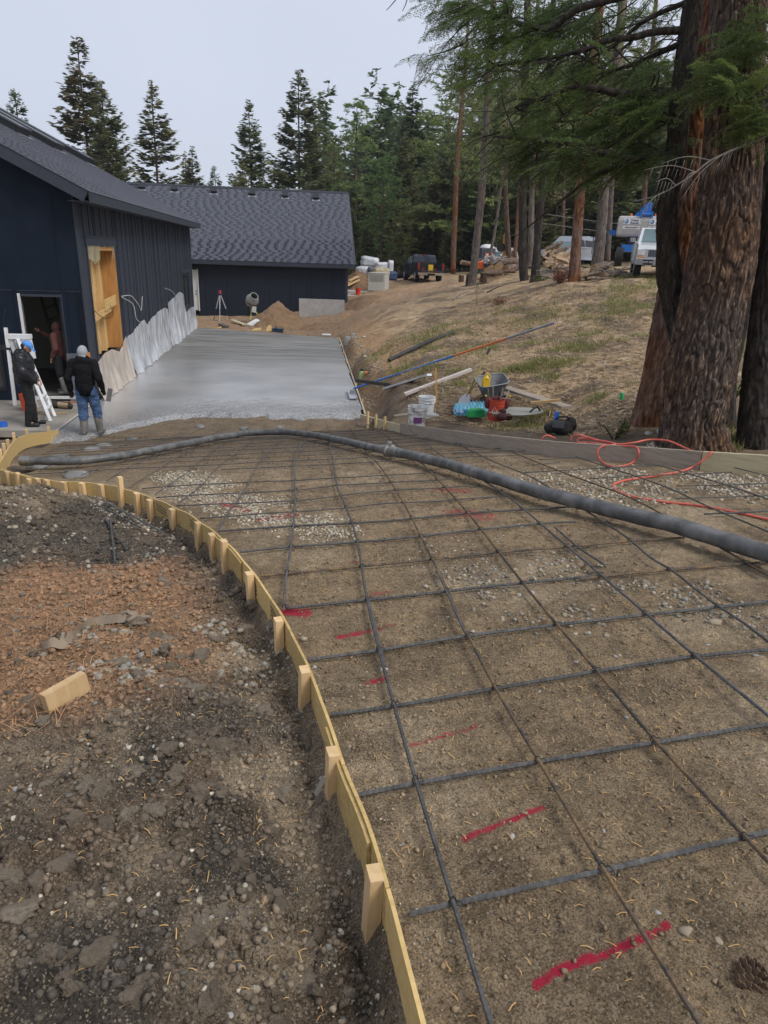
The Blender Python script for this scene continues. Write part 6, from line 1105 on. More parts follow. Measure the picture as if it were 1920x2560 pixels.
MB().tube(resample(spline(pxY([(1600, 395, 9.0), (1484, 444, 9.2), (1438, 475, 9.3), (1380, 520, 9.5), (1330, 560, 9.7), (1288, 592, 9.8)]), 5), .06)-org, np.linspace(.03, .006, len(resample(spline(pxY([(1600, 395, 9.0), (1484, 444, 9.2), (1438, 475, 9.3), (1380, 520, 9.5), (1330, 560, 9.7), (1288, 592, 9.8)]), 5), .06))), 6).build("limb", M_TWIG, TA, smooth=True)
for P in ([(1560, 410, 9.2), (1520, 455, 9.3), (1500, 500, 9.4)], [(1410, 395, 9.4), (1390, 450, 9.5), (1365, 500, 9.6)], [(1250, 330, 9.9), (1190, 350, 10.2), (1150, 375, 10.4)], [(1160, 110, 10.6), (1110, 130, 10.8), (1068, 140, 11)]): Q = resample(spline(pxY(P), 4), .08); MB().tube(Q-org, np.linspace(.014, .004, len(Q)), 5).build("limb", M_TWIG, TA, smooth=True)
boughs("crown", TA, org, pxY([(1082, 138, 10.9), (1110, 132, 10.8), (1140, 60, 10.7), (1120, 30, 10.8), (1160, 95, 10.6), (1190, 130, 10.5), (1170, 375-230, 10.5)]), 4, .10, 51, lft, None, None, .8)
# twigs at the very top of the sky
TT = thing("twig", "two bare twig ends hanging into the empty sky at the top", "twig", tuple(Wy(985, 5, 8))); o_ = np.array(TT.location)
for P in ([(1012, -30, 8), (985, 5, 8), (966, 26, 8)], [(1025, -30, 8), (1015, 8, 8), (1006, 28, 8)]): MB().tube(spline(pxY(P)-o_, 4), np.linspace(.006, .003, 9), 5).build("twig_end", M_TWIG, TT, smooth=True)
# ---------------------------------------------------------------- shrubs, saplings, grass
def shrub(px, py, w, h, m_, label, n=420, seed=1, leaf=.06, fn=on, name="shrub", group=None, dz=0):
    p = fn(px, py); d = (p-V(0, 0, EZ))@FW; w = w*d/FPX; h = h*d/FPX; r = np.random.default_rng(seed); t = thing(name, label, "plant", tuple(p), 0, group)
    nb = max(8, n//30); tips = np.c_[r.normal(0, .32*w, nb), r.normal(0, .3*w, nb), h*r.uniform(.35, 1, nb)]; k = r.integers(0, nb, n); f = r.uniform(.35, 1.02, n)[:, None]; c = tips[k]*f+r.normal(0, .06*max(w, h), (n, 3)); c[:, 2] = np.maximum(.02, c[:, 2]); dd = nrmz(r.normal(size=(n, 3))+V(0, 0, .4)); sv = nrmz(np.cross(dd, r.normal(size=(n, 3))))
    put("leaves", quads_mesh("leaves", blade(c, dd, sv, leaf*r.uniform(.6, 1.3, n), leaf*.28*r.uniform(.7, 1.3, n)), m_, np.clip(.5+r.normal(0, .2, n), 0, 1)), t); b = MB()
    for q in tips[:14]: b.tube([V(0, 0, -.05), q*.5+V(0, 0, .03), q], [.012, .007, .003], 4)
    b.build("stem", M_TWIG, t, smooth=True); return t
M_YEL = leaf_mat("yellow_leaves", (.30, .14, .02), (.52, .27, .03), (.62, .40, .08), .02, .1); M_GRN = leaf_mat("shrub_leaves", (.06, .09, .02), (.15, .19, .045), (.26, .27, .06), .02, .15); M_GRS = leaf_mat("grass_blades", (.13, .15, .05), (.26, .26, .09), (.42, .36, .18), .01, .1); M_DEADN = leaf_mat("dead_needles", (.14, .055, .035), (.26, .12, .07), (.34, .19, .11), .01, .1)
shrub(1535, 650, 42, 40, M_YEL, "golden yellow bush beside the grey trunk", 700, 1, .10); shrub(1462, 652, 40, 30, M_GRN, "bright green shrub between red-barked and grey trunks", 600, 2, .10); shrub(1290, 668, 24, 26, M_GRN, "yellowish shrub left of the close pair of trunks", 320, 3, .1); shrub(1390, 672, 55, 20, M_GRN, "low spreading green shrub before the split-wood heap", 500, 4, .09); shrub(1352, 704, 40, 16, M_GRN, "small low shrub at the foot of the close pair", 260, 5, .08)
shrub(1538, 1098, 62, 55, M_GRN, "leafy weed growing behind the red hose", 260, 6, .035, name="weed"); shrub(1626, 1020, 40, 62, M_GRN, "thin leafy sprig against the reddish trunk's foot", 140, 7, .035, name="weed"); shrub(1835, 995, 50, 48, M_GRN, "mossy green tuft in the gap between the big trunks", 500, 8, .03, name="weed"); shrub(1720, 1128, 28, 16, M_GRN, "tiny sprig at the base of the largest trunk", 70, 9, .03, name="weed"); shrub(1400, 710, 46, 36, M_DEADN, "heap of rust-coloured dead boughs beside the red-barked trunk", 900, 10, .07, name="dead_boughs"); shrub(1245, 760, 60, 14, M_DEADN, "rusty dead twigs scattered on the upper slope", 300, 11, .06, name="dead_boughs")
for px, py, top, lb in [(1192, 718, 675, "small bluish seedling conifer at the foot of the grey-brown trunk"), (1190, 765, 715, "bare-legged sapling alone on the upper slope"), (975, 925, 880, "knee-high seedling beside the black pipe's lower end")]:
    p = on(px, py); d = (p-V(0, 0, EZ))@FW; h = (py-top)*d/FPX; t = thing("sapling", lb, "sapling", tuple(p)); put("crown", SAPC, t, scale=(h*1.5, h*1.5, h)); put("trunk", TRK[1], t, scale=(h, h, h))
# grass: blades in loose patches
r = np.random.default_rng(5); pts = []
for reg, n, keep in (([(1020, 850), (1180, 780), (1650, 720), (1655, 860), (1400, 880), (1120, 900)], 2600, .55), ([(1330, 900), (1640, 830), (1640, 980), (1350, 960)], 700, .58), ([(1540, 690), (1650, 690), (1650, 790), (1500, 800)], 900, .42), ([(1440, 640), (1620, 640), (1620, 690), (1480, 690)], 500, .3), ([(1820, 780), (1920, 720), (1920, 900), (1830, 900)], 500, .45), ([(960, 860), (1140, 820), (1120, 1000), (960, 940)], 500, .5), ([(1220, 850), (1480, 830), (1480, 880), (1220, 880)], 500, .5), ([(900, 900), (990, 860), (990, 960), (930, 960)], 200, .45), ([(1780, 1080), (1840, 1070), (1860, 1130), (1780, 1130)], 90, .3), ([(1240, 1040), (1380, 1020), (1380, 1090), (1240, 1080)], 130, .45)):
    q = px_region(reg, n, fn=on); pts.append(q[fbm(q[:, 0]*1.3, q[:, 1]*1.3, 4, 71) > keep])
for px, py, w, n in [(1312, 922, 34, 60), (1400, 920, 40, 60), (1160, 930, 30, 40), (1060, 930, 36, 50), (1310, 925, 60, 90), (1370, 950, 26, 30), (1010, 925, 34, 46), (1490, 1000, 26, 30), (1285, 928, 34, 60), (1340, 915, 40, 60), (1150, 960, 20, 30), (1430, 865, 50, 60), (1340, 1050, 40, 30)]:
    c = on(px, py)[:2]; s = w*np.linalg.norm(c)/FPX*.5; pts.append(c+r.normal(0, s, (n, 2)))
q = np.concatenate(pts); k = 5; q = np.repeat(q, k, 0)+r.normal(0, .05, (len(q)*k, 2)); n = len(q); z = Tz(q[:, 0], q[:, 1]); dd = nrmz(np.c_[r.normal(0, .55, (n, 2)), np.ones(n)]); sv = nrmz(np.cross(dd, r.normal(size=(n, 3)))); put("grass", quads_mesh("grass", blade(np.c_[q, z-.01], dd, sv, r.uniform(.06, .20, n), r.uniform(.004, .009, n)), M_GRS, np.clip(r.normal(.55, .25, n), 0, 1)), kind='stuff')
# ---------------------------------------------------------------- people
def remesh(mb, vox, mats, name, wrinkle=0, smooth_it=4, seed=0):
    me = mb.mesh(name+"_src", mats, True); o = bpy.data.objects.new("tmp", me); C.objects.link(o); m = o.modifiers.new("r", 'REMESH'); m.mode = 'VOXEL'; m.voxel_size = vox; s = o.modifiers.new("s", 'SMOOTH'); s.iterations = smooth_it; s.factor = .5
    dg = bpy.context.evaluated_depsgraph_get(); out = bpy.data.meshes.new_from_object(o.evaluated_get(dg)); bpy.data.objects.remove(o); bpy.data.meshes.remove(me); out.name = name
    if wrinkle:
        n = len(out.vertices); co = np.empty(n*3, np.float32); no = np.empty(n*3, np.float32); out.vertices.foreach_get('co', co); out.vertices.foreach_get('normal', no); co = co.reshape(-1, 3); no = no.reshape(-1, 3)
        w = fbm(co[:, 0]*9+co[:, 1]*7+seed, co[:, 2]*16+co[:, 1]*5, 3, seed)-.5; out.vertices.foreach_set('co', (co+no*(w*wrinkle)[:, None]).astype(np.float32).ravel())
    out.shade_smooth(); return out
def cap(b, p, q, r0, r1, n=12):
    p, q = np.asarray(p, float), np.asarray(q, float); d = unit(q-p); k = [(-1, .05), (-.7, .71), (0, 1)]
    P = [p+d*r0*a for a, _ in k]+[q-d*r1*a for a, _ in k[::-1]]; R = [r0*s for _, s in k]+[r1*s for _, s in k[::-1]]; b.tube(P, R, n)
def ell(b, c, r, n=14, R=None): b.lathe([(max(.02, math.sin(t)), -math.cos(t)) for t in np.linspace(0.05, 3.09, 10)], (0, 0, 0), n); v = b.v[-1]*np.asarray(r); b.v[-1] = (v if R is None else v@np.asarray(R).T)+np.asarray(c)
M_SKIN = mat('skin', (.42, .22, .14), .55, var=.08, vscale=8)
def person(label, loc, rz, pose, wear, scale=1.0):
    """pose: joint positions (x right, y ahead, z up); wear: garments to put over the body"""
    t = thing("person", label, "person", tuple(loc), rz); t.scale = (scale,)*3
    g = dict(hipL=V(-.10, 0, .92), hipR=V(.10, 0, .92), kneeL=V(-.11, .03, .50), kneeR=V(.11, .03, .50), ankL=V(-.12, 0, .09), ankR=V(.12, 0, .09), shL=V(-.195, 0, 1.42), shR=V(.195, 0, 1.42), elL=V(-.27, -.02, 1.13), elR=V(.27, -.02, 1.13), wrL=V(-.26, .08, .88), wrR=V(.26, .08, .88), neck=V(0, 0, 1.48), head=V(0, .02, 1.62), hp=0., hy=0.)
    g.update(pose); b = MB()
    for s in 'LR':
        sx = -1 if s == 'L' else 1
        cap(b, g['hip'+s], g['knee'+s], .078, .055); cap(b, g['knee'+s], g['ank'+s], .054, .038); cap(b, g['ank'+s], g['ank'+s]+V(.02*sx, .15, -.05), .036, .03); cap(b, g['sh'+s], g['el'+s], .05, .038); cap(b, g['el'+s], g['wr'+s], .037, .027)
        d = unit(g['wr'+s]-g['el'+s]); pal = g['wr'+s]+d*.055; u = unit(np.cross(d, V(0, 1, .2))); w = np.cross(d, u); cap(b, g['wr'+s], pal, .026, .033)
        for k, (L, off) in enumerate([(.068, -.027), (.078, -.009), (.072, .009), (.056, .026)]):
            r0 = pal+u*off+d*.02; k1 = r0+d*L*.55+w*.008; cap(b, r0, k1, .0095, .0085, 8); cap(b, k1, k1+d*L*.42+w*.024, .0085, .0075, 8)
        th0 = g['wr'+s]+d*.025+u*-.025*sx; th1 = th0+unit(d*.7-u*.6*sx)*.04; cap(b, th0, th1, .012, .010, 8); cap(b, th1, th1+unit(d*.95+w*.3)*.032, .010, .008, 8)
    pel = (g['hipL']+g['hipR'])/2; ch = (g['shL']+g['shR'])/2+V(0, .0, -.10); ell(b, pel+V(0, 0, .04), (.155, .11, .13)); cap(b, pel+V(0, 0, .06), ch, .13, .15); cap(b, g['shL'], g['shR'], .07, .07); cap(b, g['neck']-V(0, 0, .06), g['head']-V(0, 0, .06), .055, .052)
    R = rotz(g['hy'])@rotx(-g['hp']); H = lambda *a: g['head']+R@V(*a)
    ell(b, H(0, 0, .02), (.076, .095, .108), R=R); ell(b, H(0, .035, -.055), (.055, .06, .055), R=R); cap(b, H(0, .09, .01), H(0, .108, -.022), .011, .015, 8); cap(b, H(-.03, .085, .03), H(.03, .085, .03), .014, .014, 8); cap(b, H(-.022, .083, -.055), H(.022, .083, -.055), .010, .010, 8)
    for sx in (-1, 1): ell(b, H(.078*sx, -.005, .0), (.012, .022, .032), 8, R); ell(b, H(.03*sx, .082, .012), (.012, .01, .009), 8, R)
    put("body", remesh(b, .011, [M_SKIN], "body", 0, 3), t)
    e = MB()
    for sx in (-1, 1): ell(e, H(.03*sx, .090, .012), (.008, .005, .006), 8, R)
    e.build("eyes", MATS.get('eye') or mat('eye', (.05, .03, .02), .2), t)
    for nm, m_, fn, vox, wr in wear: bb = MB(); fn(bb, g, H, R, pel, ch); put(nm, remesh(bb, vox, [m_], nm, wr, 3, len(nm)), t)
    return t
def w_top(rt=.165, hem=.0, rs=.085, re=.066, rw=.05, hood=None):
    def f(b, g, H, R, pel, ch):
        cap(b, pel+V(0, .0, .02+hem), pel+V(0, 0, .2), rt, rt); cap(b, pel+V(0, 0, .16), ch+V(0, 0, .03), rt, rt+.005); cap(b, g['shL'], g['shR'], rs, rs); cap(b, g['neck']-V(0, 0, .10), g['neck']+V(0, 0, .0), .12, .085)
        for s in 'LR': cap(b, g['sh'+s], g['el'+s], rs, re); cap(b, g['el'+s], g['wr'+s]-unit(g['wr'+s]-g['el'+s])*.02, re, rw)
        if hood == 'down': ell(b, g['neck']+V(0, -.09, .0), (.13, .075, .085)); cap(b, g['neck']+V(-.07, 0, .03), g['neck']+V(.07, 0, .03), .06, .06)
        v = np.concatenate(b.v)
    return f
def w_legs(rh=.105, rk=.078, ra=.065, stop=.0):
    def f(b, g, H, R, pel, ch):
        ell(b, pel+V(0, -.01, .03), (.175, .135, .15))
        for s in 'LR':
            a = g['ank'+s]*(1-stop)+g['knee'+s]*stop; cap(b, g['hip'+s], g['knee'+s], rh, rk)
            if stop < 1: cap(b, g['knee'+s], a, rk, ra)
    return f
def w_boots(hgt, r=.068, sole=.045):
    def f(b, g, H, R, pel, ch):
        for s in 'LR':
            sx = -1 if s == 'L' else 1; a = g['ank'+s]; q = a+unit(g['knee'+s]-a)*hgt; cap(b, a+V(0, 0, -.02), q, r-.006, r+.012); cap(b, a+V(0, -.03, -.04), a+V(.02*sx, .17, -.05), .05, sole)
    return f
def w_hood(b, g, H, R, pel, ch): ell(b, H(0, -.018, .028), (.098, .115, .128), R=R); cap(b, H(0, -.03, -.07), g['neck']+V(0, -.02, -.02), .085, .11)
def w_beard(b, g, H, R, pel, ch): ell(b, H(0, .04, -.07), (.058, .062, .045), R=R)
def w_cap(b, g, H, R, pel, ch):
    ell(b, H(0, -.005, .065), (.088, .108, .075), R=R)
    for x in np.linspace(-.06, .06, 7): cap(b, H(x, .08, .052), H(x*.8, .19-abs(x)*.6, .028), .009, .008, 8)
def w_gloves(b, g, H, R, pel, ch):
    for s in 'LR':
        d = unit(g['wr'+s]-g['el'+s]); p = g['wr'+s]; u = unit(np.cross(d, V(0, 1, .2))); w = np.cross(d, u); sx = -1 if s == 'L' else 1; cap(b, p-d*.03, p+d*.06, .036, .042)
        for off, L in ((-.03, .09), (-.01, .10), (.01, .095), (.03, .08)): cap(b, p+d*.06+u*off, p+d*(.06+L*.8)+u*off+w*.02, .0125, .0115, 8)
        cap(b, p+d*.02-u*.03*sx, p+d*.075-u*.055*sx, .015, .012, 8)
F_BLK = mat('black_fleece', (.012, .012, .014), .95, var=.3, vscale=20, spec=.1); F_JKT = mat('black_nylon', (.013, .014, .018), .45, var=.25, vscale=12); F_JEAN = mat('blue_denim', (.035, .075, .17), .9, var=.35, vscale=9, bump=.3, bscale=150, bdist=.003, col2=(.075, .14, .27)); F_TRS = mat('black_trousers', (.011, .011, .012), .85, var=.3); F_BOOT = mat('muddy_rubber', (.10, .095, .085), .7, vscale=8, col2=(.26, .25, .23)); F_GREYH = mat('grey_hood', (.33, .34, .36), .95, var=.15, vscale=30); F_MAR = mat('maroon_fleece', (.105, .040, .032), .95, var=.2, vscale=20); F_CAP = mat('blue_cap', (.09, .28, .68), .8, var=.15, vscale=20); F_SHOE = mat('black_shoe', (.014, .014, .014), .5); F_BRD = mat('dark_hair', (.012, .009, .007), .8)
p1 = onz(228, 1088, SLZ-.02)
P1 = person("man in black hoodie with grey hood up, jeans and muddy boots, standing in wet concrete", p1, math.radians(6), dict(elL=V(-.30, -.06, 1.14), wrL=V(-.30, .02, .88), elR=V(.29, -.08, 1.15), wrR=V(.30, .06, .92), ankR=V(.15, .12, .09), kneeR=V(.13, .10, .50), head=V(0, .05, 1.60), hp=.25), [("hoodie", F_BLK, w_top(.185, 0, .092, .074, .058, 'down'), .014, .028), ("trousers", F_JEAN, w_legs(.118, .095, .085, .62), .013, .05), ("boots", F_BOOT, w_boots(.30, .075), .014, .008), ("hood", F_GREYH, w_hood, .012, .006), ("gloves", F_TRS, w_gloves, .009, 0)], 1.0)
FL = thing("hand_float", "small grey hand float held by the man in jeans", "float", tuple(p1+V(.40, .12, .80)), .5); b = MB(); b.box((0, 0, 0), (.09, .012, .26), roty(.25)); b.build("float_blade", mat('dull_steel', (.25, .25, .25), .45, metal=.7), FL, smooth=False); b = MB(); b.tube([(0, .02, .08), (0, .05, .07), (0, .05, -.07), (0, .02, -.08)], .013, 8); b.build("handle", M_PINE, FL)
p2 = onz(80, 1064, SLZ+.004)
P2 = person("man in bright blue cap and black jacket looking down beside the stepladder", p2, math.radians(-72), dict(elL=V(-.27, .02, 1.12), wrL=V(-.14, .20, .95), elR=V(.27, .02, 1.12), wrR=V(.16, .20, .92), head=V(0, .10, 1.585), neck=V(0, .03, 1.47), hp=.65, hy=-.1, ankL=V(-.11, .05, .09), ankR=V(.11, -.04, .09)), [("jacket", F_JKT, w_top(.20, .02, .102, .085, .062, 'down'), .014, .04), ("trousers", F_TRS, w_legs(.105, .082, .070), .015, .022), ("shoes", F_SHOE, w_boots(.04, .055), .013, 0), ("cap", F_CAP, w_cap, .008, 0), ("hair", F_BRD, lambda b, g, H, R, pel, ch: ell(b, H(0, -.03, .0), (.08, .085, .07), R=R), .01, .004)], 1.0)
p3 = su(.42, -.78, -1.70)
P3 = person("man in maroon hoodie, black shorts and tall boots reaching out inside the doorway", p3, math.radians(82), dict(elR=V(.26, .27, 1.30), wrR=V(.14, .56, 1.47), shR=V(.19, .05, 1.43), elL=V(-.26, -.05, 1.14), wrL=V(-.24, .08, .92), kneeL=V(-.12, -.02, .50), ankL=V(-.13, -.12, .09), kneeR=V(.12, .10, .50), ankR=V(.12, .10, .09), head=V(0, .04, 1.60), hp=-.12), [("hoodie", F_MAR, w_top(.185, .02, .09, .072, .055, None), .016, .02), ("hood", F_MAR, w_hood, .012, .008), ("shorts", F_TRS, w_legs(.125, .115, .11, 1.0), .015, .02), ("boots", F_BOOT, w_boots(.32, .078), .014, .01), ("beard", F_BRD, w_beard, .01, .004)], .98)
# ---------------------------------------------------------------- things by the doorway
M_ALU = mat('aluminium', (.55, .56, .58), .4, metal=.6, var=.15, vscale=6); M_WPAINT = mat('white_ladder', (.62, .63, .63), .55, var=.15, vscale=8); M_ORB = mat('orange_plastic', (.62, .085, .03), .45, var=.12, vscale=5); M_WBK = mat('white_plastic', (.62, .63, .63), .5, vscale=7, col2=(.78, .78, .77)); M_DIRTYW = mat('stained_white', (.36, .34, .31), .7, vscale=9, col2=(.74, .72, .68), vramp=(.42, .55)); M_GREYP = mat('grey_plastic', (.085, .09, .095), .55, vscale=4, col2=(.17, .17, .17)); M_BLKP = mat('black_plastic', (.014, .014, .015), .5); M_YELP = mat('yellow_plastic', (.68, .44, .02), .45); M_BLUEP = mat('blue_plastic', (.03, .17, .55), .45); M_STEEL = mat('steel', (.35, .35, .35), .35, metal=.85, var=.2, vscale=8); M_WOODH = mat('wood_handle', (.42, .27, .12), .65, var=.2, vscale=8); M_TEAL = mat('teal_film', (.10, .45, .62), .25, vscale=14, col2=(.42, .72, .82)); M_GREENP = mat('green_plastic', (.02, .33, .10), .4)
SL = thing("stepladder", "white A-frame stepladder standing between the capped man and the doorway", "ladder", tuple(onz(110, 1040, SLZ+.004)))
o = np.array(SL.location); top = Wy(48, 846, o[1]+.25)-o; f1, f2 = onz(126, 1053, SLZ+.005)-o, onz(137, 1041, SLZ+.005)-o; dxy = (f2-f1); t1, t2 = top-dxy*.30, top+dxy*.30
for a_, q in ((t1, f1), (t2, f2)): b = MB(); b.bar(a_, q, .07, .035); b.build("rail", M_WPAINT, SL, smooth=False)
for k in range(1, 7): fr = k/7.; b = MB(); b.bar(t1+(f1-t1)*fr, t2+(f2-t2)*fr, .08, .03, V(0, 0, 1)); b.build("step", M_WPAINT, SL, smooth=False)
r1, r2 = onz(62, 1030, SLZ+.005)-o+V(.05, .5, 0), onz(76, 1020, SLZ+.005)-o+V(.05, .5, 0)
for a_, q in ((t1, r1), (t2, r2)): b = MB(); b.bar(a_-V(.06, 0, .04), q, .04, .025); b.build("rear_rail", M_WPAINT, SL, smooth=False)
b = MB(); b.box(top+V(.0, 0, .04), (.46, .24, .09), rotz(.12)); b.build("top_cap", M_WBK, SL); b = MB(); b.prism([top+V(.0, -.1, 0), top+V(.22, -.1, -.02), top+V(.26, -.1, -.42), top+V(.16, -.1, -.42)], (0, .2, 0)); b.prism([top+V(-.2, -.1, 0), top+V(-.1, -.1, 0), top+V(-.02, -.1, -.42), top+V(-.1, -.1, -.42)], (0, .2, 0)); b.build("spreader_panel", M_WPAINT, SL, smooth=False)
q0 = onz(38, 1014, SLZ+.01); q1 = on_plane(14, 819, q0+AX*.25, AX); b = MB(); b.bar(q0, q1, .075, .05); b.build("white_post", M_WBK, smooth=False, label="white trim post leaning upright by the house wall at the left", cat="post")
b = MB(); m_ = q0+(q1-q0)*.74; b.box(m_+V(-.08, -.03, .02), (.11, .06, .10)); b.bar(m_+V(-.06, -.03, 0), m_+V(.14, -.03, -.02), .03, .05); b.tube([m_+V(.08, -.03, 0), m_+V(.14, -.05, -.06), m_+V(.11, -.05, -.1)], .008, 5); b.build("wall_hook", M_BLKP, smooth=False, label="black strap and outlet box hanging at the white post", cat="strap")
def bucket(px, py, d, label, m_, h=.37, fill=None, handle=True, r=.15, lab=None, loc=None, name="bucket", group=None):
    p = W(px, py, d) if loc is None else np.asarray(loc, float); t = thing(name, label, "bucket", tuple(p), random.uniform(0, 6), group); b = MB(); rb = r*.87; b.lathe([(.01, .005), (rb-.006, 0), (rb, .004), (r*.955, h*.70), (r*1.03, h*.705), (r*1.03, h*.735), (r*.965, h*.74), (r*.975, h*.85), (r*1.04, h*.855), (r*1.04, h*.885), (r*.98, h*.89), (r, h*.98), (r*1.05, h), (r*.93, h), (rb*.93, .03), (.01, .03)], (0, 0, 0), 24, cap=False); b.build("shell", m_, t, smooth=30)
    if handle: a = np.linspace(0, math.pi, 13); MB().tube(np.c_[r*1.05*np.cos(a), -.02-r*.75*np.sin(a)*.4, h*.86-r*1.0*np.sin(a)], .0045, 6).build("handle", M_STEEL, t, smooth=True)
    if lab:
        mm, a0, a1, z0, z1 = lab; a = np.linspace(a0, a1, 9); rr_ = lambda z: (rb+(r*.955-rb)*z/(h*.7))+.003; P = np.array([[[rr_(z)*math.cos(x), rr_(z)*math.sin(x), z] for x in a] for z in np.linspace(z0, z1, 4)]); b = MB(); b.grid(P); b.build("label_print", mm, t, smooth=True); t.rotation_euler[2] = 0
    if fill: b = MB(); b.lathe([(.001, h*.8), (r*.92, h*.8)], (0, 0, 0), 18, cap=False); b.build("contents", fill, t)
    return t
bucket(0, 0, 0, "orange bucket standing behind the capped man's legs", M_ORB, loc=onz(60, 1030, SLZ+.006)+V(0, .2, 0))
t = thing("step_stool", "low white folding work step beside the stepladder's foot", "stool", tuple(onz(104, 1036, SLZ+.006)), .15); b = MB(); b.box((0, 0, .36), (.42, .26, .05)); b.build("tread", M_WPAINT, t)
for sx in (-1, 1): b = MB(); b.bar((sx*.17, -.10, .34), (sx*.19, -.14, 0), .03, .05); b.bar((sx*.17, .10, .34), (sx*.19, .14, 0), .03, .05); b.build("leg", M_WPAINT, t, smooth=False)
t = thing("tool_roll", "dark and tan canvas tool roll on the patio by the door sill", "tool roll", tuple(onz(143, 1020, SLZ+.006)), -.25); b = MB(); a = np.linspace(0, 14, 60); P = np.array([[[x, (.03+.0035*q)*math.cos(q), .085+(.03+.0035*q)*math.sin(q)] for q in a] for x in (.05, .33)]); b.grid(P); b.build("canvas", mat('tan_canvas', (.33, .26, .16), .9), t, smooth=True); b = MB(); ell(b, (-.10, 0, .08), (.2, .13, .09)); ell(b, (-.25, .05, .06), (.12, .10, .07)); ell(b, (.36, .02, .07), (.04, .06, .06)); b.build("tool_pouch", mat('dark_canvas', (.03, .024, .02), .9, bump=.5, bscale=20, bdist=.02), t, smooth=True)
b = MB(); b.lathe([(.055, 0), (.085, 0), (.085, .09), (.055, .09)], (0, 0, 0), 20, cap=False); b.lathe([(.055, .09), (.055, 0)], (0, 0, 0), 20, cap=False); b.build("tape_roll", mat('blue_tape', (.02, .13, .55), .6), label="roll of bright blue tape on the patio edge", cat="tape", loc=tuple(onz(8, 1066, SLZ+.006)))
MB().bar(onz(100, 1035, SLZ+.02), onz(170, 1033, SLZ+.02), .05, .02).build("wood_strip", M_WOODH, smooth=False, label="thin brown strip of wood lying on the patio beside the stool", cat="wood strip")
b = MB(); P = [su(-.22, -.55, SLZ+.02), su(-.2, .0, SLZ+.02)]; b.bar(P[0], P[1], .06, .03); b.build("brick_strip", mat('brick_strip', (.30, .12, .06), .8), smooth=False, label="reddish strip lying below the clear plastic film", cat="strip")
EL = thing("extension_ladder", "dark extension ladder leaning inside the room behind the doorway", "ladder"); a0, a1 = su(1.0, -.80, dz0+.02), su(2.4, -1.75, 1.9); w_ = unit(np.cross(a1-a0, V(-.3, -1, .2)))*.19
for s in (-1, 1): b = MB(); b.bar(a0+w_*s, a1+w_*s, .03, .07); b.build("rail", mat('dark_fibreglass', (.05, .05, .045), .6), EL, smooth=False)
for k in range(1, 13): b = MB(); c = a0+(a1-a0)*k/13; b.tube([c-w_, c+w_], .016, 6); b.build("rung", MATS['dark_fibreglass'], EL)
b = MB(); ell(b, (0, 0, 0), (.05, .04, .10)); b.build("green_glove", M_GREENP, label="bright green glove hanging on the ladder in the doorway", cat="glove", loc=tuple(a0+(a1-a0)*.32+V(.0, -.06, 0)))
t = thing("trowel", "small wire-handled trowel lying on the wet concrete beside the patio", "trowel", tuple(onz(212, 1042, SLZ+.03)), .6); b = MB(); b.prism([(-.12, 0, 0), (.1, -.04, 0), (.1, .04, 0)], (0, 0, .006)); b.build("blade", M_STEEL, t, smooth=False); b = MB(); b.tube([(.1, 0, .01), (.14, 0, .06), (.26, 0, .06)], .011, 6); b.build("handle", M_WOODH, t)
# ---------------------------------------------------------------- behind the slab
TP = thing("tripod", "aluminium survey tripod with red laser head before the garage wall", "tripod", tuple(W(553, 805, 38.5))); hz = 1.42
for x, y in ((-.42, -.1), (.02, -.42), (.52, .1)):
    b = MB(); b.tube([(x*.08, y*.08, hz), (x*.55, y*.55, hz*.5)], .027, 8); b.build("leg", M_ALU, TP); b = MB(); b.tube([(x*.5, y*.5, hz*.54), (x, y, 0)], .017, 8); b.build("leg_lower", M_BLKP if y > -.3 else M_ALU, TP)
b = MB(); b.lathe([(.09, 0), (.09, .05), (.05, .06)], (0, 0, hz), 14); b.build("head_plate", M_BLKP, TP); b = MB(); b.lathe([(.06, 0), (.09, .02), (.09, .10), (.07, .13), (.075, .14), (.075, .19), (.03, .2)], (0, 0, hz+.06), 16); b.build("laser", mat('red_tool', (.30, .03, .05), .45), TP)
MX = thing("cement_mixer", "grey drum cement mixer on yellow stand before the garage", "mixer", tuple(W(632, 798, 37.5)), .2); R = roty(.45)@rotx(.75); b = MB(); b.lathe([(.12, -.36), (.22, -.34), (.33, -.16), (.345, 0), (.34, .08), (.21, .34), (.225, .36), (.20, .36), (.19, .33), (.30, .06), (.28, -.2), (.05, -.3)], (0, 0, .98), 28, R, cap=False); b.build("drum", mat('mixer_grey', (.25, .25, .24), .6, vscale=6, col2=(.38, .38, .36)), MX, smooth=30); b = MB(); b.lathe([(.001, .02), (.28, .02)], (0, 0, .98), 24, R, cap=False); b.build("drum_inside", M_BLKP, MX)
b = MB(); b.lathe([(.35, -.02), (.36, 0), (.35, .02)], (0, 0, .98), 28, R, cap=False); b.build("ring_gear", M_BLKP, MX)
My = mat('mixer_yellow', (.55, .55, .10), .5, var=.2, vscale=8)
for p, q in (((-.05, 0, .62), (-.12, -.2, 0)), ((.05, 0, .62), (.42, -.15, 0)), ((-.05, 0, .62), (-.1, .3, 0)), ((.05, 0, .62), (.35, .3, 0))): b = MB(); b.tube([p, q], .024, 8); b.build("leg", My, MX)
b = MB(); b.box((.08, -.12, .52), (.22, .2, .3), roty(.2)); b.build("motor_box", mat('mixer_motor', (.55, .56, .52), .5), MX); b = MB(); b.tube([(-.05, 0, .66), (-.4, -.1, .64), (-.52, -.12, .54)], .018, 6); b.build("tilt_handle", M_BLKP, MX)
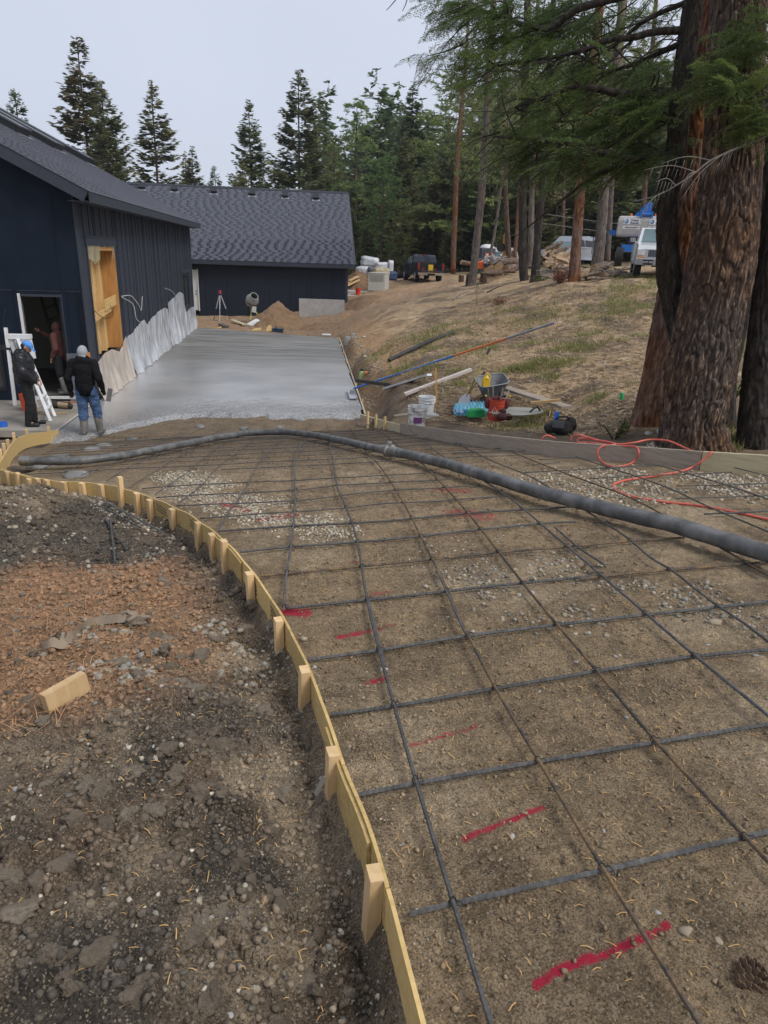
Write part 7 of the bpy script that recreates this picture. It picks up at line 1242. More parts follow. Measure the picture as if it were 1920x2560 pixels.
def mound(px, py, d, rx, ry, h, m_, label, name="dirt_pile", seed=1, dz=-.05, cat="dirt pile", n=70, rot=0, fn=None, rough=.10):
    p = W(px, py, d); g = np.linspace(-1.25, 1.25, n); X, Y = np.meshgrid(g, g, indexing='ij'); r = np.hypot(X, Y); Z = h*np.clip(1-r, -.3, 1)**1.0+h*rough*2*(fbm(X*4+seed, Y*4, 5, seed)-.5)+h*.07*(1-cell(X*9, Y*9, seed)[0]); Z = np.where(r > 1.18, -.4, Z); Xw = X*rx*math.cos(rot)-Y*ry*math.sin(rot); Yw = X*rx*math.sin(rot)+Y*ry*math.cos(rot)
    z0 = base(p[0]+Xw, p[1]+Yw); P = np.stack([Xw, Yw, Z+(z0-p[2])+dz], -1); idx = np.arange(n*n).reshape(n, n); q = np.stack([idx[:-1, :-1], idx[1:, :-1], idx[1:, 1:], idx[:-1, 1:]], -1).reshape(-1, 4); return put(name, fastmesh(name, P.reshape(-1, 3), q, m_, True), label=label, cat=cat, loc=tuple(p))
M_DIRT = mat('heap_soil', (.17, .10, .052), .95, vscale=2.2, bump=1, bscale=14, bdist=.06, col2=(.29, .185, .105)); M_DKSOIL = mat('dark_heap_soil', (.085, .060, .042), .95, vscale=3, bump=1, bscale=20, bdist=.05, col2=(.17, .125, .085))
mound(697, 812, 37, 1.75, 1.5, 1.20, M_DIRT, "cone of loose brown soil between the mixer and the concrete wall", seed=3); mound(790, 826, 36, 1.7, .9, .32, M_DIRT, "low ragged ridge of soil below the concrete wall", seed=5, rough=.25); mound(905, 770, 41, 1.2, 1.6, .35, M_DIRT, "rounded bank of ochre soil right of the concrete wall", seed=8); mound(893, 705, 50, 2.2, 2, 1.35, M_DIRT, "brown soil heap behind the white generator cabinet", seed=9)
mound(1130, 1078, 11.6, .95, .38, .17, M_DKSOIL, "low dark soil heap before the red bucket and water packs", seed=11, rough=.2); mound(1280, 1090, 10.6, .9, .3, .10, M_DKSOIL, "flat dark soil heap behind the weathered board", seed=12, rough=.25); mound(1060, 930, 18.4, .9, .55, .18, M_DKSOIL, "dark dug soil beside the blue pole", seed=13, rough=.3); mound(945, 1010, 15.8, .8, .7, .22, M_DKSOIL, "dark trench bank against the slab's right corner", seed=14, rough=.3)
def plank(p, q, w, h, m_, label, cat="plank", name="plank", up=None, tilt=0):
    L_ = p+(q-p)*np.linspace(0, 1, 14)[:, None]; lift = float((base(L_[:, 0], L_[:, 1])+h*.5-L_[:, 2]).max())+.01
    if 0 < lift < .6: p = p+V(0, 0, lift); q = q+V(0, 0, lift)
    b = MB(); b.bar(p, q, w, h, up if up is not None else V(0, 0, 1)); return b.build(name, m_, smooth=False, label=label, cat=cat)
def lay(px, py, d=None, dz=.02): p = on(px, py) if d is None else W(px, py, d); return p+V(0, 0, dz)
def scrap(pts, d, th_, m_, label, name="plywood_scrap", cat="wood scrap"): P = [W(x, y, d+i*.05) for i, (x, y) in enumerate(pts)]; b = MB(); b.prism(P, (0, 0, th_)); return b.build(name, m_, smooth=False, label=label, cat=cat)
plank(W(580, 800, 37.5), W(612, 812, 36), .25, .06, M_PALEW, "pale plank lying beside the tripod's right foot"); plank(W(552, 815, 35.5), W(566, 821, 35), .3, .08, mat('dark_offcut', (.09, .075, .06), .9), "short dark wooden offcut at the slab's far edge", "offcut", "wood_offcut")
scrap([(617, 812), (632, 816), (651, 803), (640, 799)], 36, .05, M_WBK, "crumpled white cement bags left of the soil cone", "paper_bag", "bag"); scrap([(540, 822), (562, 826), (556, 817)], 35, .04, M_OSB, "splinters of yellow plywood at the slab's far left edge"); scrap([(628, 829), (655, 832), (652, 822), (636, 824)], 34.5, .06, M_OSB, "flat yellow plywood scraps near the soil cone"); scrap([(664, 832), (680, 833), (678, 817), (670, 819)], 34.5, .1, M_OSB, "upright yellow plywood scrap beside the dark blue tub"); scrap([(606, 829), (616, 830), (611, 824)], 34.6, .04, M_PINE, "single pale splinter on the slab's far edge")
t = thing("tub", "dark blue plastic tub at the slab's far edge", "tub", tuple(W(695, 833, 34.4))); b = MB(); b.prism([(-.25, -.18, 0), (.25, -.18, 0), (.25, .18, 0), (-.25, .18, 0)], (0, 0, .2)); b.build("body", mat('navy_plastic', (.02, .05, .09), .5), t); b = MB(); b.box((0, 0, .215), (.56, .42, .03)); b.box((-.1, 0, .25), (.12, .2, .05)); b.build("lid", MATS['navy_plastic'], t)
b = MB(); b.tube([(-.2, 0, .05), (.2, 0, .05)], .055, 14); b.build("paper_roll", M_WBK, label="white roll lying on the slab's far right corner", cat="roll", loc=tuple(W(816, 840, 33)))
M_CLR = film_mat("cloudy_plastic", (.62, .64, .62), .25)
bucket(872, 866, 27.5, "cloudy bucket nearer the slab, first of two by the drain", M_CLR, .37); bucket(887, 857, 28.6, "cloudy bucket with sponge inside, second of two by the drain", M_CLR, .37, fill=mat('sponge', (.55, .42, .2), .9))
t = thing("jug", "pale green drink jug with black cap beside the slab", "jug", tuple(lay(904, 949, None, 0))); b = MB(); b.lathe([(.01, 0), (.075, 0), (.08, .02), (.08, .20), (.05, .25), (.04, .26)], (0, 0, 0), 18); b.build("body", film_mat("green_drink", (.50, .62, .26), .05), t); b = MB(); b.lathe([(.05, .26), (.055, .27), (.055, .31), (.03, .315)], (0, 0, 0), 14); b.build("cap", M_BLKP, t); MB().tube([(.06, 0, .26), (.12, 0, .23), (.12, 0, .12), (.08, 0, .1)], .012, 6).build("handle", M_BLKP, t)
b = MB(); ell(b, (0, 0, .06), (.09, .08, .06)); ell(b, (.10, .02, .04), (.08, .05, .04)); b.build("glove", mat('leather', (.40, .18, .06), .8), label="tan leather glove lying just right of the drink jug", cat="glove", loc=tuple(lay(916, 938, None, 0)))
for px, py, lb in [(937, 836, "clear bottle lying highest on the ochre bank"), (911, 843, "white scrap of paper above the cloudy buckets"), (941, 853, "white cup lying below the clear bottle on the bank"), (886, 895, "crumpled clear film beside the drain"), (913, 892, "grey crumpled wrapper on the bank above the jug"), (1010, 933, "pink paper scrap below the blue pole")]:
    p = lay(px, py); d = (p-V(0, 0, EZ))@FW; b = MB(); v, f = lumps(IC1, 1, int(px))[0], IC1[1]; b.add(v*V(1, .6, .5)*(d*.0034), [tuple(q) for q in f]); b.build("litter", M_CLR if 'clear' in lb else (mat('pink_paper', (.7, .4, .5), .7) if 'pink' in lb else M_WBK), label=lb, cat="litter", loc=tuple(p))
# bull float with its long coupled pole, pipe, screeds
BF = thing("bull_float", "bull float at the slab edge with long blue, orange and grey pole up the slope", "bull float"); e0 = W(884, 972, 18.7); e0[2] = SLZ+.16; e3 = None
for d3 in np.arange(18.4, 11, -.3):
    e3 = W(1383, 808, d3); L3 = e0+(e3-e0)*np.linspace(.05, 1, 30)[:, None]
    if (L3[:, 2]-base(L3[:, 0], L3[:, 1])).min() > .04: break
dirp = e3-e0; pk = lambda px: e0+dirp*float(np.argmin(np.abs(pj(e0+dirp*np.linspace(0, 1, 400)[:, None])[:, 0]-px)))/399
sag = lambda p: p
for (a_, b_), m_, nm in (((884, 1131), M_BLUEP, "pole_section"), ((1131, 1262), mat('orange_pole', (.60, .14, .03), .4), "pole_section"), ((1262, 1383), mat('grey_pole', (.22, .25, .29), .4, metal=.5), "pole_section")): b = MB(); b.tube([pk(a_), pk(b_)], .024, 8); b.tube([pk(b_)-unit(dirp)*.06, pk(b_)+unit(dirp)*.03], .028, 8); b.build(nm, m_, BF)
c = W(880, 980, 18.5); c[2] = SLZ+.05; b = MB(); b.box(c, (.2, 1.15, .03), rotz(.12)); b.box(c+V(-.10, 0, .02), (.012, 1.15, .05), rotz(.12)); b.box(c+V(.10, 0, .02), (.012, 1.15, .05), rotz(.12)); b.build("float_blade", M_ALU, BF, smooth=False); b = MB(); b.box(c+V(0, 0, .06), (.12, .14, .10)); b.bar(c+V(0, 0, .08), e0, .03, .03); b.build("bracket", M_STEEL, BF)
b = MB(); P = [W(971, 937, 19.6), W(985, 920, 19.7), W(1008, 904, 19.9), W(1040, 884, 20.2), W(1065, 872, 20.5), W(1100, 859, 20.9), W(1133, 851, 21.2)]; Q = resample(spline(P, 8), .035); Q[:, 2] = np.maximum(Q[:, 2], base(Q[:, 0], Q[:, 1])+.06); b.tube(Q, .058+.008*(np.arange(len(Q)) % 2), 12); b.build("drain_pipe", mat('black_pipe', (.016, .016, .017), .5), smooth=25, label="black corrugated drain pipe lying curved up the slope", cat="pipe")
plank(lay(890, 964, 18.2, .04), lay(977, 972, 17.2, .0), .05, .085, mat('dark_plank', (.05, .045, .04), .85), "dark plank on edge pointing right from the bull float"); plank(lay(960, 994, None, .05), lay(1072, 962, None, .05), .12, .05, M_ALU, "shorter grey screed board, nearer the slab"); plank(lay(1011, 1003, None, .06), lay(1177, 941, None, .06), .13, .055, mat('light_screed', (.52, .46, .42), .6, var=.1), "longer pale screed board lying behind the white buckets"); plank(lay(1034, 906, None, .04), lay(1076, 900, None, .04), .14, .04, M_OSB, "yellow plywood offcut behind the blue pole", "offcut"); plank(lay(985, 1050, 12.2, .06), lay(1030, 1044, 12.3, .06), .12, .04, M_OLDW, "weathered board end behind the stained bucket")
st = lay(1092, 1016, None, -.1); t = thing("marker_stake", "thin yellow marker stake beside the pale screed board", "stake", tuple(st)); MB().bar((0, 0, 0), V(-.06, .02, .85), .045, .025).build("lath", mat('yellow_lath', (.60, .32, .05), .6), t, smooth=False); b = MB(); ell(b, (.04, 0, .12), (.05, .05, .05)); b.build("ball", M_BLKP, t)
bucket(1041, 1072, 11.5, "stained white pail with purple label, nearest the form board", M_DIRTYW, .38, lab=(mat('purple_print', (.20, .06, .20), .6), -2.0, -1.0, .12, .22), r=.155); bucket(1065, 1042, 12.9, "clean white pail behind the stained one", M_WBK, .38)
b = MB(); ell(b, (0, 0, .05), (.12, .08, .05)); ell(b, (.1, .05, .03), (.06, .05, .03)); b.build("plastic_bag", M_CLR, label="clear bluish plastic bag at the foot of the clean pail", cat="bag", loc=tuple(W(1076, 1044, 12.5))); b = MB(); ell(b, (0, 0, .07), (.07, .06, .08)); b.build("paper_scrap", M_WBK, label="white crumpled paper just right of the clean pail", cat="paper", loc=tuple(lay(1082, 1012, None, 0)))
def bottles(px, py, d, nx, ny, label, capm, filmm, wrap):
    t = thing("water_pack", label, "water bottles", tuple(W(px, py, d)), .1)
    for i in range(nx):
        for j in range(ny): b = MB(); b.lathe([(.001, 0), (.031, 0), (.033, .02), (.033, .13), (.012, .18), (.012, .195), (.001, .195)], ((i-(nx-1)/2)*.068, (j-(ny-1)/2)*.068, 0), 8); b.build("bottle", filmm, t)
    b = MB(); b.box((0, 0, .075), (nx*.068+.012, ny*.068+.012, .07)); b.build("wrap", wrap, t); return t
bottles(1163, 1036, 12.7, 6, 3, "case of water bottles in dark blue wrap, left of the green packet", M_WBK, M_TEAL, mat('blue_wrap', (.04, .20, .60), .35, vscale=9, col2=(.45, .65, .85), vramp=(.45, .55))); bottles(1196, 1030, 13.1, 6, 4, "case of water bottles in light blue film beside the red bucket", M_WBK, M_TEAL, M_TEAL)
b = MB(); b.box((0, 0, .06), (.30, .18, .11), rotz(.2)); ell(b, (.02, -.02, .12), (.13, .08, .04)); b.build("green_packet", M_GREENP, label="green packet lying between the two water cases", cat="packet", loc=tuple(W(1188, 1041, 12.4))); 
# red bucket of hand tools
OB = bucket(1238, 1050, 12.3, "orange-red bucket full of hand tools before the wheelbarrow", mat('red_orange', (.50, .065, .03), .45, var=.1), .37, handle=False); Mw = mat('white_print', (.7, .68, .66), .6)
for sgn in (-1, 1):
    b = MB(); a = -1.9; 
    for z0, z1, a0_, a1_ in ((.06, .16, -.25, 0), (.06, .16, .25, 0), (.16, .06, -.25, -.0), (.24, .15, .0, .28), (.24, .15, .0, -.28), (.15, .06, -.28, 0)): b.tube([(.141*math.cos(a+a0_*1.1), .141*math.sin(a+a0_*1.1), z0+.02), (.141*math.cos(a+a1_*1.1), .141*math.sin(a+a1_*1.1), z1+.02)], .004, 4)
    if sgn > 0: b.build("logo_print", Mw, OB)
b = MB(); a = np.linspace(-1.35, -.95, 6); b.grid(np.array([[[.142*math.cos(x), .142*math.sin(x), z] for x in a] for z in (.16, .22)])); b.build("label_print", M_BLKP, OB); OB.rotation_euler[2] = 0
for i, (x, y, lx, ly, L, m_) in enumerate([(-.08, -.03, -.10, 0, .30, M_STEEL), (-.04, .03, -.04, .05, .34, M_STEEL), (0, -.05, .02, -.03, .24, M_BLKP), (.05, .04, .05, .04, .30, M_STEEL), (.09, -.02, .10, 0, .26, M_ALU), (-.10, .05, -.16, .03, .22, M_BLKP)]): b = MB(); b.tube([(x, y, .12), (x+lx, y+ly, .37+L*.62)], .012, 6); b.build("tool_handle", m_, OB)
b = MB(); ell(b, (0, 0, .37), (.10, .08, .06)); ell(b, (-.17, -.02, .30), (.05, .05, .10)); ell(b, (.17, -.02, .30), (.05, .05, .10)); b.build("tool_belt", mat('red_pouch', (.12, .025, .025), .8), OB)
b = MB(); ell(b, (0, 0, .06), (.10, .09, .07)); ell(b, (.11, .03, .05), (.08, .07, .06)); ell(b, (.02, .02, .14), (.05, .05, .06)); b.build("glove_heap", mat('dark_red_glove', (.06, .018, .018), .85), label="dark red gloves on the soil at the red bucket's foot", cat="gloves", loc=tuple(W(1254, 1050, 11.9)))
# wheelbarrow seen from its handles' end
WB = thing("wheelbarrow", "grey wheelbarrow tray tipped towards the camera with yellow bottle inside", "wheelbarrow", tuple(W(1226, 1030, 13.2)), .12); WB.scale = (.74, .74, .74)
def tray(o_, z0): return [np.array(q, float) for q in o_]
rim = [(-.36, -.30, .66), (.36, -.30, .80), (.40, .55, .92), (-.38, .55, .80)]; bot = [(-.22, -.12, .34), (.24, -.12, .38), (.20, .30, .42), (-.20, .30, .40)]
def ringp(c4, n=6, rr_=.25):
    P = []; c4 = [np.array(c, float) for c in c4]
    for i in range(4):
        p, a, b_ = c4[i], c4[i-1], c4[(i+1) % 4]
        for t in np.linspace(0, 1, n): P.append((1-t)**2*(p+(a-p)*rr_)+2*t*(1-t)*p+t*t*(p+(b_-p)*rr_))
    return np.array(P)
A_r, B_r = ringp(rim), ringp(bot); k = len(A_r); inn = A_r*.97+V(0, .003, .0); inb_ = B_r*.95+V(0, .005, .02); b = MB(); f = []
for i in range(k): j = (i+1) % k; f += [(i, j, k+j, k+i), (2*k+i, 3*k+i, 3*k+j, 2*k+j), (i, 2*k+i, 2*k+j, j)]
f += [tuple(range(2*k-1, k-1, -1)), tuple(range(3*k, 4*k))]; b.add(np.concatenate([A_r, B_r, inn, inb_]), f); b.build("tray", M_GREYP, WB, smooth=40); MB().tube(np.vstack([A_r, A_r[:1]]), .016, 6).build("rim", mat('rim_grey', (.24, .25, .25), .5), WB, smooth=True)
for sx in (-1, 1):
    b = MB(); b.tube([(sx*.28, -.45, .50), (sx*.22, .1, .36), (sx*.10, .75, .22)], .02, 8); b.build("handle_bar", M_BLKP, WB); b = MB(); b.tube([(sx*.26, -.10, .40), (sx*.32, -.16, .0), (sx*.30, .12, .0), (sx*.24, .1, .36)], .016, 6); b.build("leg", M_BLKP if sx < 0 else M_YELP, WB); b = MB(); b.tube([(sx*.30, -.60, .53), (sx*.28, -.42, .50)], .024, 8); b.build("grip", M_YELP, WB)
wh = thing; b = MB(); a = np.linspace(0, 6.283, 21); b.tube(np.c_[np.zeros(21), .80+.17*np.cos(a), .2+.17*np.sin(a)], .035, 8); WT = b.build("wheel", M_BLKP, WB, smooth=True); b = MB(); b.tube([(-.04, .80, .2), (.04, .80, .2)], .11, 12); b.build("rim_disc", M_YELP, WT)
t = thing("bottle", "yellow bottle standing in the wheelbarrow tray", "bottle", tuple(W(1214, 968, 13.0)), .2); t.scale = (.85, .85, .85); b = MB(); b.prism([(-.075, -.05, 0), (.075, -.05, 0), (.075, .05, 0), (-.075, .05, 0)], (0, 0, .20)); b.lathe([(.07, .20), (.03, .26), (.03, .28)], (0, 0, 0), 10); b.build("body", M_YELP, t, smooth=False); b = MB(); b.lathe([(.033, .28), (.033, .31), (.01, .31)], (0, 0, 0), 10); b.build("cap", M_YELP, t); MB().tube([(.04, 0, .27), (.10, 0, .24), (.08, 0, .16)], .012, 6).build("handle", M_YELP, t)
def shovel(p, q, label, blade=True, m_=None):
    p, q = np.asarray(p), np.asarray(q); t = thing("shovel" if blade else "rake", label, "shovel" if blade else "tool", tuple(p)); d = unit(q-p); MB().tube([d*.25, d*np.linalg.norm(q-p)*.9], .018, 8).build("handle", m_ or M_WOODH, t); MB().tube([d*np.linalg.norm(q-p)*.9, q-p], .021, 8).build("grip", M_BLKP, t); u, v = frame(d); b = MB(); b.prism([u*-.11+d*.02, u*.11+d*.02, u*.12+d*.20, u*.05+d*.30, u*-.05+d*.30, u*-.12+d*.20], v*.008); b.build("blade", M_STEEL, t, smooth=False); return t
shovel(W(1152, 1020, 13.2), W(1224, 872, 13.4), "long-handled shovel leaning across the wheelbarrow, taller of the pair", m_=mat('olive_handle', (.25, .21, .06), .5)); shovel(W(1146, 1016, 13.5), W(1212, 930, 13.4), "short yellow-handled shovel leaning under the longer one", m_=mat('brown_handle', (.42, .26, .06), .6))
plank(lay(1262, 980, 13.6, .08), lay(1418, 1023, 11.9, .03), .24, .045, M_OLDW, "wide weathered plank behind the round steel pan"); plank(lay(1325, 1022, 12.0, .10), lay(1400, 1014, 12.0, .10), .07, .04, M_WOODH, "narrow tan board resting on the wide plank")
t = thing("float_pan", "grey oval steel pan with a curved handle lying by the red bucket", "pan", tuple(W(1290, 1032, 12.1))); b = MB(); b.lathe([(.001, .012), (.44, .016), (.47, .03), (.47, .022), (.44, .006), (.001, 0)], (0, 0, 0), 32, roty(-.06), sx=1, sy=.7); b.build("plate", mat('pan_steel', (.33, .32, .28), .5, metal=.3, var=.2, vscale=3), t, smooth=30); MB().tube([(.22, -.10, .04), (.28, -.08, .10), (.36, -.02, .12), (.42, .04, .05)], .016, 6).build("handle", M_BLKP, t, smooth=True)
t = thing("tool_bag", "black tool bag with a blue level on the slope behind the red hose", "tool bag", tuple(W(1398, 1084, 10.5))); b = MB(); ell(b, (0, 0, .10), (.20, .13, .11)); ell(b, (.16, .03, .14), (.10, .09, .12)); ell(b, (-.15, -.03, .08), (.10, .09, .08)); ell(b, (.05, -.06, .07), (.14, .08, .07)); put("bag_body", remesh(b, .016, [mat('bag_black', (.018, .014, .014), .75, bump=.6, bscale=25, bdist=.02)], "bag_body", .03, 2, 5), t)
b = MB(); b.box((-.06, -.13, .17), (.16, .03, .10), roty(.08)); b.box((-.06, -.146, .17), (.12, .006, .07), roty(.08)); b.build("radio", M_GREYP, t, smooth=False); b = MB(); b.box((-.07, .0, .27), (.06, .05, .12)); b.build("blue_tool", M_BLUEP, t, smooth=False); MB().tube([(-.1, 0, .2), (-.05, -.04, .26), (.08, -.02, .27), (.15, 0, .2)], .014, 6).build("handle", M_BLKP, t, smooth=True)
t = thing("drink_can", "green drink can standing alone on the slope left of the big trunks", "can", tuple(lay(1553, 1000, None, 0))); b = MB(); b.lathe([(.02, 0), (.033, .008), (.033, .11), (.027, .122)], (0, 0, 0), 14); b.build("can_body", M_GREENP, t); b = MB(); b.lathe([(.027, .122), (.026, .124), (.001, .119)], (0, 0, 0), 14); b.build("lid", M_ALU, t)
plank(lay(1390, 940, None, .02), lay(1414, 928, None, .02), .12, .02, M_PALEW, "pale wood chip on the open slope", "wood chip", "wood_chip")
for i, (px, py, w) in enumerate([(1655, 1085, 34), (1643, 1115, 46), (1668, 1050, 30), (1815, 1085, 46), (1622, 1085, 26)]): clod(px, py, w, ST[i % 4], name='stone')
# webbing strap and block on the heap
q = [on(x, y, .03) for x, y in [(345, 1537), (300, 1553), (248, 1552), (215, 1565), (195, 1585), (178, 1620), (160, 1645), (125, 1650), (105, 1640), (112, 1622), (140, 1603), (160, 1592)]]; Q = spline(q, 6); Q[:, 2] = np.maximum(Q[:, 2], Tz(Q[:, 0], Q[:, 1])+.03); t_ = np.gradient(Q, axis=0); s_ = nrmz(np.cross(t_, V(0, 0, 1))); tw_ = np.sin(np.arange(len(Q))*.22)*.5; up_ = V(0, 0, 1)*np.cos(tw_)[:, None]+s_*np.sin(tw_)[:, None]; P = np.stack([Q-s_*.010-up_*.018, Q+s_*.006+up_*.022], 1); ST_ = thing("strap", "faded tan webbing strap curling over the orange litter", "strap"); b = MB(); b.grid(P); b.build("webbing", mat('webbing', (.19, .145, .105), .9, vscale=9, col2=(.30, .24, .17)), ST_, smooth=True)
c = on(318, 1545, .04); b = MB(); b.tube([c+V(-.06, 0, .0), c+V(0, .02, .03), c+V(.05, -.02, .02), c+V(.02, -.05, .01)], .014, 6); b.tube([c+V(0, 0, .01), c+V(.12, .02, .0)], .01, 6); b.build("knot", MATS['webbing'], ST_, smooth=True)
c, d_ = on(128, 1862), on(228, 1806); c[2] = Tz(c[0], c[1])+.045; d_[2] = Tz(d_[0], d_[1])+.05; b = MB(); b.bar(c, d_, .042, .085, V(-.25, -.2, .9)); b.build("wood_block", M_PINE, smooth=False, label="short sawn offcut of pine lying on the heap of soil at the left", cat="wood block")
plank(on(100, 2086, .01), on(240, 2062, .012), .03, .012, mat('buried_wood', (.10, .08, .06), .9), "dark sliver of wood half buried in the heap", "wood sliver", "wood_sliver"); plank(on(790, 1990, .01), on(812, 1945, .07), .012, .012, M_DEAD, "pale stick leaning against the second nearest stake", "stick", "stick")
t = thing("pine_cone", "brown pine cone lying at the lower right of the bed", "pine cone", tuple(on(1845, 2455, .02)), .4); b = MB()
for k in range(60): a = k*2.4; z = k/60.; r0 = .035*math.sin(.35+z*2.6); c = V(r0*math.cos(a)*.6, r0*math.sin(a)*.6, z*.085); o_ = V(math.cos(a), math.sin(a), .35); u, v = frame(o_); b.prism([c-u*.009, c+u*.009, c+o_*r0*.62+u*.005, c+o_*r0*.62-u*.005], (0, 0, .003))
b.v = [w@np.array([[0, 0, 1], [0, 1, 0], [-1, 0, 0]]).T for w in b.v]; b.build("scales", mat('cone_brown', (.10, .06, .035), .8), t, smooth=False, kind='stuff')
# ---------------------------------------------------------------- vehicles beyond the slope
def carpaint(n, c, r=.3): return mat(n, c, r, metal=.15, var=.05, vscale=2, coat=.5)
V_DK = carpaint('dark_blue_paint', (.025, .03, .045)); V_WH = carpaint('white_paint', (.62, .63, .64)); V_GR = carpaint('silver_paint', (.26, .29, .33)); V_BL = carpaint('blue_paint', (.05, .09, .17)); M_CHR = mat('chrome', (.62, .62, .62), .15, metal=1, var=.05); M_TYRE = mat('tyre', (.012, .012, .012), .85); M_TAIL = mat('tail_lamp', (.26, .012, .015), .25); M_HEAD = mat('head_lamp', (.55, .56, .55), .1, spec=.8); M_CARG = mat('car_glass', (.10, .155, .165), .08, var=.2, vscale=1, spec=.8)
def wheel(t, x, y, r, w=.24):
    b = MB(); b.tube([(x-w/2, y, r), (x-w/2+.03, y, r), (x+w/2-.03, y, r), (x+w/2, y, r)], [r*.9, r, r, r*.9], 20); o = b.build("wheel", M_TYRE, t); s = 1 if x > 0 else -1; b = MB(); b.tube([(x+s*(w/2-.02), y, r), (x+s*(w/2+.01), y, r)], r*.6, 16); b.build("rim", M_ALU, o)
def prof(b, pts, w0, w1=None, chamfer=0): # side outline (y, z, inset) swept across the width
    p = [V(-(w0-i), y, z) for y, z, i in pts]; q = [V(w0-i, y, z) for y, z, i in pts]; k = len(pts); b.add(np.array(p+q), [tuple(range(k)), tuple(range(2*k-1, k-1, -1))]+[(i, k+i, k+(i+1) % k, (i+1) % k) for i in range(k)])
def quad(t, nm, P, m_, th_=.012): P = [np.array(p, float) for p in P]; n = unit(np.cross(P[1]-P[0], P[3]-P[0])); b = MB(); b.prism(P, n*th_); return b.build(nm, m_, t, smooth=False)
# dark pickup, seen from its open tailgate
t = thing("pickup_truck", "dark pickup truck parked on the dirt road with its tailgate down", "pickup truck", tuple(W(1054, 703, 53)), math.radians(11)); hw = .98
b = MB(); prof(b, [(2.9, .5, .06), (2.95, 1.05, .08), (1.3, 1.18, .03), (.35, 1.22, 0), (.35, .45, .02)], hw); b.build("front_body", V_DK, t, smooth=False)
b = MB(); prof(b, [(1.45, 1.16, .04), (.75, 1.86, .17), (-.55, 1.90, .18), (-.75, 1.78, .16), (-.80, 1.2, .02), (-.8, .5, .02), (1.4, .5, .02)], hw); b.build("cab", V_DK, t, smooth=False)
for sx in (-1, 1): b = MB(); b.box((sx*.92, -1.75, .95), (.11, 1.9, .80)); b.build("bed_side", V_DK, t, smooth=20)
b = MB(); b.box((0, -1.75, .62), (1.72, 1.9, .1)); b.build("bed_floor", M_BLKP, t); b = MB(); b.box((0, -.86, 1.0), (1.72, .06, .7)); b.build("bulkhead", M_BLKP, t)
b = MB(); b.box((0, -2.98, .80), (1.70, .55, .09)); b.build("tailgate", V_DK, t, smooth=20); b = MB(); b.box((0, -2.80, .60), (1.92, .22, .18)); b.build("bumper", M_CHR, t); b = MB(); b.box((0, -2.93, .56), (.55, .02, .14)); b.build("step_pad", M_BLKP, t)
quad(t, "rear_window", [(-.70, -.80, 1.32), (.70, -.80, 1.32), (.66, -.72, 1.76), (-.66, -.72, 1.76)], M_BLACK, -.012); quad(t, "side_window", [(-.97, -.65, 1.25), (-.83, -.55, 1.76), (-.83, .72, 1.76), (-.96, 1.2, 1.25)], M_CARG); b = MB(); b.box((0, -.66, 1.88), (.4, .05, .04)); b.build("brake_light", M_TAIL, t)
for sx in (-1, 1):
    b = MB(); b.box((sx*.90, -2.71, 1.12), (.14, .04, .42)); b.build("tail_light", M_TAIL, t); b = MB(); b.box((sx*1.12, .85, 1.30), (.22, .1, .22)); b.bar((sx*.95, .85, 1.22), (sx*1.08, .85, 1.25), .05, .05); b.build("mirror", M_BLKP, t)
    for y in (-1.85, 1.95): wheel(t, sx*.84, y, .41, .28)
b = MB(); b.box((.05, -2.4, .98), (.34, .2, .50)); yj = b.build("jug", M_YELP, label="yellow jug standing on the dark pickup's tailgate", cat="jug", smooth=20); yj.matrix_world = t.matrix_world if False else Matrix.Translation(t.location) @ Matrix.Rotation(math.radians(11), 4, 'Z')
for x, lb in ((-.45, "red gas can at the left side of the pickup bed"), (.5, "red tool case at the right side of the pickup bed")): b = MB(); b.box((0, 0, 0), (.30, .3, .28)); b.lathe([(.05, .14), (.03, .22)], (.05, 0, 0), 8); o = b.build("fuel_can", mat('red_can', (.14, .012, .012), .5), label=lb, cat="can", smooth=20); o.matrix_world = Matrix.Translation(t.location) @ Matrix.Rotation(math.radians(11), 4, 'Z') @ Matrix.Translation((x, -1.9, .81))
# old white pickup facing us, half behind the dark trunk
t = thing("pickup_truck", "old white pickup facing the camera, half hidden by the dark trunk", "pickup truck", tuple(W(1640, 694, 28)), math.radians(164)); hw = .99
b = MB(); prof(b, [(2.75, .62, .03), (2.78, .98, .03), (2.68, 1.14, .05), (1.25, 1.26, .06), (1.25, .5, .0), (2.4, .5, .0)], hw); b.build("front_body", V_WH, t, smooth=False); b = MB(); prof(b, [(1.3, 1.24, .06), (.55, 1.82, .17), (-.9, 1.84, .18), (-1.0, 1.2, .05), (-1.0, .5, .02), (1.25, .5, .02)], hw); b.build("cab", V_WH, t, smooth=False); b = MB(); b.box((0, -2.1, .95), (1.95, 2.2, .7)); b.build("bed", V_WH, t)
quad(t, "windshield", [(-.80, 1.27, 1.30), (.80, 1.27, 1.30), (.72, .64, 1.78), (-.72, .64, 1.78)], M_CARG, .014)
b = MB(); b.box((0, 2.785, .86), (1.56, .03, .30)); GL = b.build("grille_surround", M_CHR, t, smooth=False); b = MB(); b.box((0, 2.80, .86), (1.16, .02, .24)); b.build("grille", M_BLACK, GL, smooth=False)
for k in range(5): b = MB(); b.box((0, 2.815, .765+.047*k), (1.14, .012, .010)); b.build("grille_bar", MATS['grey_pole'], GL, smooth=False)
for k in range(13): b = MB(); b.box((-.54+.09*k, 2.813, .86), (.012, .01, .22)); b.build("grille_slat", MATS['grey_pole'], GL, smooth=False)
